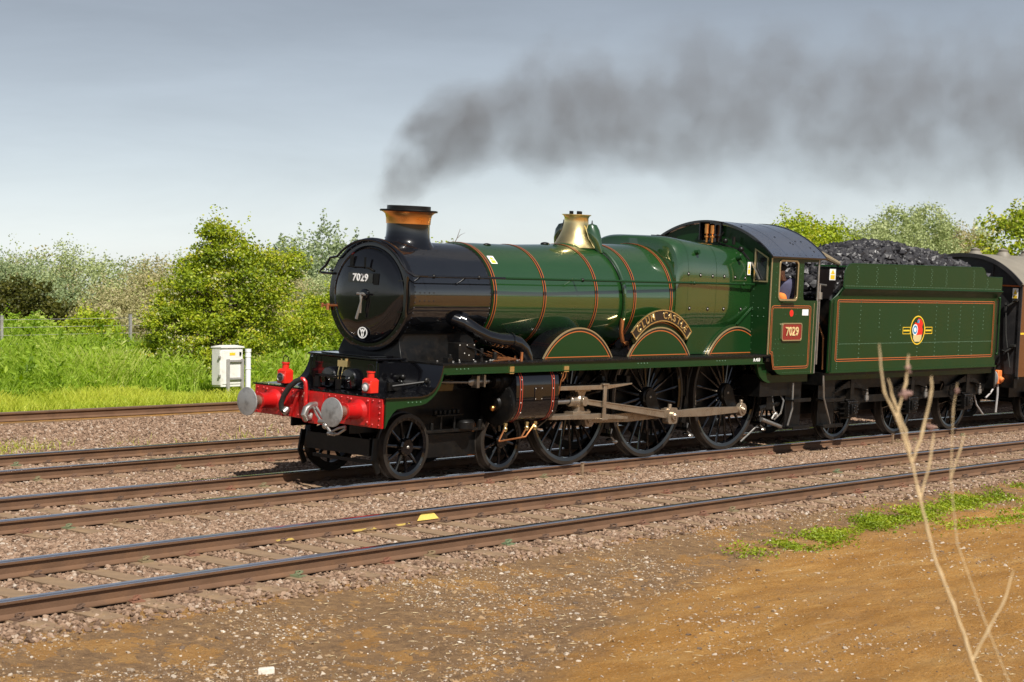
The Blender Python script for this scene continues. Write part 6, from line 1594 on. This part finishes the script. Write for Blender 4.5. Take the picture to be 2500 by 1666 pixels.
for i, (x, y, h, w_, m, lab) in enumerate([(9.4, 19, 1.05, 1.0, HAWY, 'low bright green shrub behind the fence below the dark bush'), (7.3, 18.6, .95, .9, NETTLE, 'small leafy shrub tucked against the fence near the picture edge'), (10.9, 18.2, 1.1, .9, OLIVE, 'thin olive shrub behind the fence close to the big hawthorn'), (13.4, 23.5, 1.3, 1.3, OLIVE, 'low olive shrub between the dark bush and the big hawthorn'), (16.6, 21, 2.1, 1.5, OLIVE, 'loose olive shrub between the big hawthorn and the smokebox')]):
    clump_tree('shrub', lab, 'shrub', (x, y, gz_(x, y) - .1), [(0, 0, h * .5, w_, w_, h * .5, 2), (.3 * w_, 0, h * .75, w_ * .5, w_ * .5, h * .3, .8)], m, 120, 40, (.09, .06), .24, 30 + i, .06, .5, sprigs=8)
# pale scrub and willows farther off
far_list = [(24.5, 43, 4.1, 2.8, FAR, 'grey green tree at the edge behind the dark bush'), (28.3, 46, 4.6, 3.0, PALE, 'broad pale tree rising behind the dark bush'), (30.0, 42, 3.4, 2.4, OLIVE, 'olive brown scrub tree behind the fence'), (33.2, 45, 4.0, 2.6, OLIVE, 'wispy olive scrub tree left of the big hawthorn'), (36.5, 47, 4.2, 2.4, PALE, 'slim pale tree partly hidden by the big hawthorn'),
            (39.5, 44, 4.0, 2.4, OLIVE, 'olive tree mostly hidden behind the big hawthorn'), (43.0, 43, 3.9, 2.6, PALE, 'pale green tree between hawthorn and smokebox'), (40.0, 36, 3.3, 2.2, HAWY, 'light green tree showing beside the smokebox door'), (26.0, 38, 2.6, 2.2, OLIVE, 'low brownish scrub behind the dark bush'), (31.5, 37, 2.7, 2.4, OLIVE, 'low pale scrub above the fence wires')]
for i, (x, y, h, w_, m, lab) in enumerate(far_list):
    clump_tree('scrub_tree', lab, 'tree', (x, y, gz_(x, y) - 1.3), [(0, 0, h * .55, w_, w_, h * .45, 2), (.4 * w_, 0, h * .4, w_ * .8, w_ * .8, h * .38, 1), (-.5 * w_, 0, h * .38, w_ * .7, w_ * .7, h * .36, 1), (.1, 0, h * .85, w_ * .45, w_ * .45, h * .22, .5)], m, 230, 56, (.115, .065), .50, 50 + i, .12, .5, sprigs=16)
for i, (x, y, h, w_, m) in enumerate([(29.5, 54, 4.6, 3.4, PALE), (34.5, 56, 4.5, 3.4, OLIVE), (38.5, 55, 4.7, 3.2, PALE), (43.5, 54, 4.5, 3.2, OLIVE), (47.5, 52, 4.4, 3.2, PALE), (26, 53, 4.4, 3.2, OLIVE)]):
    clump_tree('scrub_tree', ('second', 'third', 'fourth', 'fifth', 'sixth', 'first')[i] + ' tree from the picture edge in the hazy distant row behind the scrub', 'tree', (x, y, gz_(x, y) - .9), [(0, 0, h * .5, w_, w_, h * .45, 2), (.5 * w_, 0, h * .4, w_ * .8, w_ * .8, h * .38, 1), (-.5 * w_, 0, h * .4, w_ * .8, w_ * .8, h * .38, 1)], m, 230, 50, (.15, .085), .55, 150 + i, .12, .55, 'hazy row of distant scrub', sprigs=14)
for i, (x, y, h, w_, lab) in enumerate([(84, 90, 6.6, 4.5, 'tall grey green tree far behind the hawthorn tip'), (90.0, 92, 7.5, 4.5, 'tall grey green tree far off beside the smokebox top')]):
    clump_tree('tall_tree', lab, 'tree', (x, y, gz_(x, y)), [(0, 0, h * .5, w_ * .6, w_ * .6, h * .5, 2), (w_ * .5, 0, h * .45, w_ * .5, w_ * .5, h * .45, 1), (-w_ * .6, 0, h * .4, w_ * .5, w_ * .5, h * .4, 1)], FAR, 220, 26, (.30, .18), .8, 70 + i, .2, .5, sprigs=20)
# trees above cab, tender and coach
clump_tree('hawthorn_tree', 'yellow green hawthorn above the cab roof and coal', 'tree', (36.0, 14, gz_(36.0, 14) - .1),
           [(-.6, 0, 3.1, 2.2, 1.8, 1.35, 2), (.9, 0, 2.7, 2.0, 1.8, 1.3, 2), (-2.2, 0, 3.2, .9, .8, .7, .6), (0, 0, 3.9, 1.3, 1.2, .75, 1), (0, 0, 1.6, 2.4, 2.0, 1.2, 1.4)], HAWY, 420, 60, (.105, .07), .36, 81, .16, .55, sprigs=24)
for i, (x, y, h, w_, m, lab) in enumerate([(121, 60, 9.0, 4.6, PALE, 'pale silvery tree behind the coal heap front'), (126.6, 60, 9.7, 4.8, PALE, 'tall pale silvery tree above the middle of the tender'), (133.8, 61, 10.4, 5.2, PALE, 'tallest pale silvery tree above the rear of the tender'), (141, 62, 9.4, 4.6, OLIVE, 'brownish pale tree above the coach end'), (147, 63, 9.2, 4.6, PALE, 'pale tree above the coach roof')]):
    clump_tree('willow_tree', lab, 'tree', (x, y, gz_(x, y) - .5), [(0, 0, h * .5, w_ * .8, w_ * .8, h * .5, 2), (w_ * .6, 0, h * .42, w_ * .6, w_ * .6, h * .4, 1), (-w_ * .6, 0, h * .42, w_ * .6, w_ * .6, h * .42, 1), (.2 * w_, 0, h * .82, w_ * .45, w_ * .45, h * .22, .6)], m, 360, 60, (.25, .14), .85, 90 + i, .25, .55, sprigs=26)
clump_tree('roadside_tree', 'deep green tree over the coach roof at the picture edge', 'tree', (77.5, 25.5, gz_(77.5, 25.5)), [(0, 0, 3.6, 2.8, 2.5, 3.2, 2), (-1.4, 0, 2.6, 1.8, 1.8, 2.2, 1), (.5, 0, 6.0, 1.2, 1.2, .9, .5)], HAW, 330, 34, (.22, .14), .55, 99, .2, .6, sprigs=16)
# sapling whose bare twig shows behind the chimney
SPL = thing('young_sapling', 'thin sapling with a bare twig showing behind the chimney', 'sapling', (17.4, 14, gz_(17.4, 14) - .1))
zb = gz_(17.4, 14)
m_ = MB(); m_.tube([(0, 0, 0), (.05, 0, 1.6), (-.05, 0, 3.0), (-.18, 0, 3.55)], [.05, .035, .02, .008], 6); m_.tube([(-.05, 0, 2.9), (.15, 0, 3.25), (.45, 0, 3.62), (.58, 0, 3.88)], [.016, .013, .010, .005], 5); m_.tube([(.45, 0, 3.62), (.60, 0, 3.72), (.78, 0, 3.78)], [.008, .006, .003], 4); m_.tube([(.3, 0, 3.4), (.36, .05, 3.62)], [.007, .003], 4); m_.build('trunk', BARK, SPL)
Pl = np.concatenate([rng.normal(0, 1, (130, 3)) * [.16, .16, .16] + [-.2, 0, 3.25], rng.normal(0, 1, (240, 3)) * [.35, .35, .35] + [0, 0, 2.3]])
V, F = leaves(Pl, .08, .055); link(np_mesh('crown', V, F, HAWY, rng.uniform(.2, .9, len(Pl))), 'crown', SPL)

# distant woodland round the horizon, one mass
nW = 150000
ang = rng.uniform(0, 2 * math.pi, nW); R_ = rng.uniform(170, 230, nW)
hW = 5.2 + 2.0 * vnoise(ang * 14, R_ * .02, 41) + 1.6 * vnoise(ang * 45, R_ * .05, 42)
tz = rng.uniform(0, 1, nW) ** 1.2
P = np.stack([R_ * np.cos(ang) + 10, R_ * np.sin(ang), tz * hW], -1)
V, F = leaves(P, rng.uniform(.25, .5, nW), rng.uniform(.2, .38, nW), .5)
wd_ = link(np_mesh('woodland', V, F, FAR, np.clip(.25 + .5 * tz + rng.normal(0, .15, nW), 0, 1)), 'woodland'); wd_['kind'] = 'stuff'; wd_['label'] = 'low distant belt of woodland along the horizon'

# grass and weeds
def blades(x, y, h, w, lean, tone, name, m, label, z0=None):
    q = len(x); z = ground(x, y) if z0 is None else z0
    a = rng.uniform(0, 6.28, q); b_ = rng.uniform(0, 6.28, q)
    P = np.stack([x, y, z - .02], -1)
    s = np.stack([np.cos(a), np.sin(a), np.zeros(q)], -1) * (w / 2)[:, None]
    ln = np.stack([np.cos(b_), np.sin(b_), np.zeros(q)], -1) * (lean * h)[:, None]
    up = np.array([0, 0, 1.]) * h[:, None]
    V = np.stack([P - s, P + s, P + s * .8 + up * .55 + ln * .3, P - s * .8 + up * .55 + ln * .3, P + up * .97 + ln + s * .1, P + up + ln - s * .1], 1).reshape(-1, 3)
    o = np.arange(q)[:, None] * 6
    F = np.concatenate([o + np.array([[0, 1, 2, 3]]), o + np.array([[3, 2, 4, 5]])])
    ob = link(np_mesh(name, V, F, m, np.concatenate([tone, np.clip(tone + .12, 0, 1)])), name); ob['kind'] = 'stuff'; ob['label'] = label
    return ob
def bank_xy(nn, x0, x1, y0, y1):
    x = rng.uniform(x0, x1, nn); y = rng.uniform(y0, y1, nn); return x, y + curve_dy(x)
x, y = bank_xy(52000, -3, 20, 9.75, 12.9)
x2, y2 = bank_xy(9000, 20, 60, 9.75, 12.9); x = np.concatenate([x, x2]); y = np.concatenate([y, y2])
pn = vnoise(x * .8, y * .8, 51)
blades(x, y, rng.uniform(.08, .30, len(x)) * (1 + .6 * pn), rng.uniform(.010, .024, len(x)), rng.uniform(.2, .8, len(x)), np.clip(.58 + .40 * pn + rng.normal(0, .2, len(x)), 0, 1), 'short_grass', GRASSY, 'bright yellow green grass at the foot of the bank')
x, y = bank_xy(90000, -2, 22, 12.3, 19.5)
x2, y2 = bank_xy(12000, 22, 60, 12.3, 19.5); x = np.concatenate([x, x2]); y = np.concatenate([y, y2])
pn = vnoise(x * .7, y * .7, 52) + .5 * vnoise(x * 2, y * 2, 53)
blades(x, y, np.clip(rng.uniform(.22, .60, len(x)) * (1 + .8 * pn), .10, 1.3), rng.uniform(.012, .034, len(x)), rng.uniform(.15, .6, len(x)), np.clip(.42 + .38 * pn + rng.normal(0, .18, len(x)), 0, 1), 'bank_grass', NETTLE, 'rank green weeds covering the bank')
# broad leaves among the bank weeds
nb = 30000
x, y = bank_xy(nb, -2, 22, 12.2, 18.5); pn = vnoise(x * .7, y * .7, 52) + .5 * vnoise(x * 2, y * 2, 53)
P = np.stack([x, y, ground(x, y) + rng.uniform(.1, .55, nb) * (1 + .9 * pn)], -1)
V, F = leaves(P, rng.uniform(.07, .16, nb), rng.uniform(.035, .08, nb), .6)
o = link(np_mesh('bank_leaves', V, F, NETTLE, np.clip(.45 + .3 * pn + rng.normal(0, .18, nb), 0, 1)), 'bank_leaves'); o['kind'] = 'stuff'; o['label'] = 'broad leaved nettles among the bank weeds'
# docks and hogweed standing in clumps on the bank
nd_ = 300
x, y = bank_xy(nd_, -2, 20, 12.4, 17.5); per_ = 26
cx_ = np.repeat(x, per_); cy_ = np.repeat(y, per_); hh_ = np.repeat(rng.uniform(.35, .95, nd_), per_); q = nd_ * per_
tt = rng.uniform(.15, 1, q); ar = rng.uniform(0, 6.28, q)
dr = np.stack([np.cos(ar), np.sin(ar), rng.uniform(.3, 1.3, q)], -1)
P = np.stack([cx_, cy_, ground(cx_, cy_) + tt * hh_], -1) + dr * np.array([.13, .13, .03])
V, F = leaves(P, rng.uniform(.10, .26, q), rng.uniform(.04, .10, q), .6, dr)
o = link(np_mesh('bank_docks', V, F, NETTLE, np.clip(np.repeat(rng.normal(.5, .25, nd_), per_) + rng.normal(0, .12, q), 0, 1)), 'bank_docks'); o['kind'] = 'stuff'; o['label'] = 'clumps of broad leaved docks on the bank'
# meadow beyond the fence
x, y = bank_xy(40000, 0, 70, 19.5, 60)
blades(x, y, rng.uniform(.3, .8, len(x)), rng.uniform(.05, .12, len(x)), rng.uniform(.2, .6, len(x)), np.clip(rng.normal(.5, .2, len(x)), 0, 1), 'meadow_grass', NETTLE, 'long grass of the meadow beyond the fence')
# wisps of grass beside the far track
x = rng.uniform(-9, 11, 5200); y = 6.15 + .18 * vnoise(x * .7, x * 0, 54) + rng.normal(0, .20, len(x)) + curve_dy(x)
k_ = rng.random(len(x)) < np.clip(.25 + .9 * vnoise(x * .6, x * 0 + 3, 55) + np.clip((-x - 1) * .15, 0, .6), .05, 1)
x = x[k_]; y = y[k_]
blades(x, y, rng.uniform(.05, .20, len(x)), rng.uniform(.006, .014, len(x)), rng.uniform(.2, .8, len(x)), np.clip(rng.normal(.75, .18, len(x)), 0, 1), 'cess_grass', GRASSY, 'thin wisps of grass beside the far track')
# weeds along the edge of the foreground ballast
def weed_patch(n_, x0, x1, yc, ys, dens):
    x = rng.uniform(x0, x1, n_); y = np.interp(x, *yc) + rng.normal(0, ys, n_)
    k_ = rng.random(n_) < np.clip(np.interp(x, *dens) * (.62 + 1.3 * vnoise(x * 2.2, y * 2.2, 61)), 0, 1)
    return x[k_], y[k_]
xa, ya = weed_patch(30000, -2.2, 11, ([-2.2, 0, 2.5, 5, 8, 11], [-7.85, -7.75, -7.45, -7.25, -7.1, -7.0]), .17, ([-2.2, -1.5, 0, 1.0, 3.2, 4.0, 5.5, 8, 11], [.05, .25, .55, .9, .7, .3, .6, .9, .9]))
xb, yb = weed_patch(9000, 1.5, 9, ([1.5, 4, 6, 9], [-8.4, -8.35, -8.2, -8.1]), .22, ([1.5, 3, 5, 9], [.12, .25, .5, .5]))
x = np.concatenate([xa, xb]); y = np.concatenate([ya, yb]); q = len(x)
P = np.stack([x, y, ground(x, y) + rng.uniform(.005, .085, q) * (.6 + .7 * np.clip(vnoise(x * 1.7, y * 1.7, 62), -.5, 1))], -1)
V, F = leaves(P, rng.uniform(.025, .065, q), rng.uniform(.014, .034, q), .6)
o = link(np_mesh('low_weeds', V, F, WEED, np.clip(.5 + .3 * vnoise(x * 3, y * 3, 63) + rng.normal(0, .16, q), 0, 1)), 'low_weeds'); o['kind'] = 'stuff'; o['label'] = 'low green weeds along the edge of the ballast'

# dead stalks standing close to the camera
def stalk(label, loc, stems, heads):
    T = thing('dead_weed_stalk', label, 'weed stalk', loc, (0, 0, 0), 'dry weed stalks')
    B0 = Vector(loc)
    for k, (pts, r0, r1) in enumerate(stems):
        nn = len(pts); fine = []; rads = []
        for i in range(nn - 1):
            a_, b_ = Vector(pts[i]), Vector(pts[i + 1])
            for j in range(4):
                t_ = j / 4; jit = Vector((random.gauss(0, 1), random.gauss(0, 1), 0)) * (r0 * .35 if (i or j) else 0)
                fine.append(a_.lerp(b_, t_) + jit - B0); rads.append((r0 + (r1 - r0) * (i + t_) / (nn - 1)) * (1.45 if j == 0 and i else random.uniform(.85, 1.1)))
        fine.append(Vector(pts[-1]) - B0); rads.append(r1 * .6)
        MB().tube(fine, rads, 7).build('stem', DRYSTALK, T)
    for c, s_ in heads:
        mb = MB()
        for j in range(14):
            d = Vector((random.gauss(0, 1), random.gauss(0, 1), random.gauss(.4, 1))).normalized()
            p = Vector(c) - B0 + d * s_ * random.uniform(.1, .9)
            mb.ball(p, s_ * .28, 5, 4)
        mb.build('seed_head', SEEDHEAD, T)
g1 = gz_(-15.75, -17.65)
stalk('pale dry branching weed stalk standing before the tender', (-15.75, -17.72, g1),
      [([(-15.75, -17.72, g1 - .05), (-15.80, -17.65, .6), (-15.86, -17.585, 1.45), (-15.885, -17.551, 1.607), (-15.904, -17.525, 1.70), (-15.923, -17.499, 1.794), (-15.943, -17.474, 1.868), (-15.962, -17.448, 1.973), (-15.975, -17.43, 2.068), (-15.984, -17.416, 2.141)], .0045, .0027),
       ([(-15.984, -17.416, 2.135), (-16.007, -17.386, 2.246), (-16.026, -17.361, 2.309), (-16.032, -17.35, 2.425)], .0033, .0018),
       ([(-15.984, -17.416, 2.135), (-15.967, -17.435, 2.215), (-15.952, -17.45, 2.31), (-15.952, -17.449, 2.347)], .003, .0022),
       ([(-15.985, -17.415, 2.14), (-15.994, -17.403, 2.215), (-16.012, -17.379, 2.29), (-16.02, -17.369, 2.34)], .0028, .002),
       ([(-15.972, -17.434, 2.05), (-15.955, -17.45, 2.14), (-15.948, -17.455, 2.21)], .0026, .002),
       ([(-15.894, -17.538, 1.66), (-15.870, -17.565, 1.735), (-15.845, -17.594, 1.80), (-15.828, -17.611, 1.88)], .0030, .0018),
       ([(-16.007, -17.386, 2.246), (-15.99, -17.40, 2.33), (-15.985, -17.405, 2.40)], .0026, .002)],
      [((-15.955, -17.45, 2.22), .014), ((-15.99, -17.40, 2.30), .018), ((-15.985, -17.405, 2.365), .012)])
g2 = gz_(-15.5, -17.5)
stalk('thin faint dry weed stalk beside the branching one', (-15.45, -17.55, g2),
      [([(-15.45, -17.55, g2 - .05), (-15.5, -17.52, .8), (-15.55, -17.487, 1.513), (-15.60, -17.42, 1.72), (-15.64, -17.367, 1.905), (-15.649, -17.351, 2.073), (-15.644, -17.353, 2.253), (-15.636, -17.36, 2.32)], .0017, .0011),
       ([(-15.649, -17.351, 2.073), (-15.635, -17.37, 2.15), (-15.628, -17.378, 2.19)], .002, .0014)], [((-15.64, -17.36, 2.30), .008)])

# ================================================================== SMOKE
SX0, SX1 = .2, 34.0
xs_ = np.linspace(SX0, SX1, 60)
def plume(x):
    zc = np.interp(x, [.2, .72, 1.1, 1.8, 3.5, 7, 12.3, 21.5, 34], [4.05, 4.3, 4.75, 5.2, 5.6, 5.95, 6.45, 7.1, 7.8])
    r_ = np.interp(x, [.2, .72, 1.1, 1.8, 3.5, 7, 12.3, 21.5, 34], [.30, .45, .68, .85, 1.1, 1.45, 1.85, 2.3, 2.6])
    return zc, r_
rings = []
for x in xs_:
    zc, r_ = plume(x); yc = float(curve_dy(np.array(x)))
    rings.append([(x, yc + r_ * 1.25 * math.cos(2 * math.pi * k / 20), zc + r_ * 1.25 * math.sin(2 * math.pi * k / 20)) for k in range(20)])
# stack mouth: the column leaves the chimney and bends over
smk = MB().loft(rings, caps=True)
smoke = smk.build('smoke', None, None)
smoke['kind'] = 'stuff'; smoke['label'] = 'dark grey smoke plume trailing back from the chimney'; smoke['category'] = 'smoke'
m = bpy.data.materials.new('smoke_volume'); m.use_nodes = True
n = m.node_tree.nodes; l = m.node_tree.links; n.clear()
mo = n.new('ShaderNodeOutputMaterial'); pv = n.new('ShaderNodeVolumePrincipled')
tcx = n.new('ShaderNodeTexCoord'); sx = n.new('ShaderNodeSeparateXYZ'); l.new(tcx.outputs['Object'], sx.inputs[0])
fx_ = n.new('ShaderNodeMapRange'); fx_.inputs['From Min'].default_value = SX0; fx_.inputs['From Max'].default_value = SX1; l.new(sx.outputs['X'], fx_.inputs['Value'])
def curve_node(vals, lo, hi):
    c = n.new('ShaderNodeFloatCurve'); cv = c.mapping.curves[0]
    pts = [((x - SX0) / (SX1 - SX0), (v_ - lo) / (hi - lo)) for x, v_ in vals]
    cv.points[0].location = pts[0]; cv.points[1].location = pts[-1]
    for p in pts[1:-1]: cv.points.new(*p)
    for p in cv.points: p.handle_type = 'VECTOR'
    c.mapping.update(); l.new(fx_.outputs[0], c.inputs['Value'])
    r = n.new('ShaderNodeMapRange'); r.inputs['To Min'].default_value = lo; r.inputs['To Max'].default_value = hi; r.clamp = False; l.new(c.outputs[0], r.inputs['Value'])
    return r.outputs[0]
kx = [.2, .72, 1.1, 1.8, 3.5, 7, 12.3, 21.5, 34]
zc_n = curve_node([(x, float(plume(x)[0])) for x in kx], 3.5, 8.5)
r_n = curve_node([(x, float(plume(x)[1])) for x in kx], 0, 3)
d_n = curve_node([(.2, 1.1), (.72, 1.6), (1.1, 1.9), (1.8, 1.6), (3.5, 1.15), (7, .55), (12.3, .33), (21.5, .22), (34, .15)], 0, 2)
xm = math_('SUBTRACT', sx.outputs['X'], 4.0)
yc_n = math_('MULTIPLY', math_('MULTIPLY', xm, xm), -CURV / 2)
# turbulence displaces the lookup
nz = n.new('ShaderNodeTexNoise'); nz.inputs['Scale'].default_value = .85; nz.inputs['Detail'].default_value = 5; l.new(tcx.outputs['Object'], nz.inputs['Vector'])
nz2 = n.new('ShaderNodeTexNoise'); nz2.inputs['Scale'].default_value = 1.5; nz2.inputs['Detail'].default_value = 6; nz2.inputs['Roughness'].default_value = .66; l.new(tcx.outputs['Object'], nz2.inputs['Vector'])
dy = math_('DIVIDE', math_('SUBTRACT', sx.outputs['Y'], yc_n), r_n)
dz = math_('DIVIDE', math_('SUBTRACT', sx.outputs['Z'], zc_n), r_n)
rr = math_('SQRT', math_('ADD', math_('MULTIPLY', dy, dy), math_('MULTIPLY', dz, dz)))
rr = math_('ADD', rr, math_('MULTIPLY', math_('SUBTRACT', nz.outputs['Fac'], .5), 2.3))
fall = n.new('ShaderNodeMapRange'); fall.interpolation_type = 'SMOOTHSTEP'; fall.inputs['From Min'].default_value = .25; fall.inputs['From Max'].default_value = 1.0; fall.inputs['To Min'].default_value = 1; fall.inputs['To Max'].default_value = 0
l.new(rr, fall.inputs['Value'])
tex = n.new('ShaderNodeMapRange'); tex.inputs['From Min'].default_value = .40; tex.inputs['From Max'].default_value = .62; tex.inputs['To Min'].default_value = .28; tex.inputs['To Max'].default_value = 1.35; l.new(nz2.outputs['Fac'], tex.inputs['Value'])
dn = math_('MULTIPLY', math_('MULTIPLY', fall.outputs[0], tex.outputs[0]), d_n)
l.new(math_('MULTIPLY', dn, .86), pv.inputs['Density'])
pv.inputs['Color'].default_value = (.44, .42, .42, 1); pv.inputs['Anisotropy'].default_value = .2
l.new(pv.outputs[0], mo.inputs['Volume'])
smoke.data.materials.append(m)
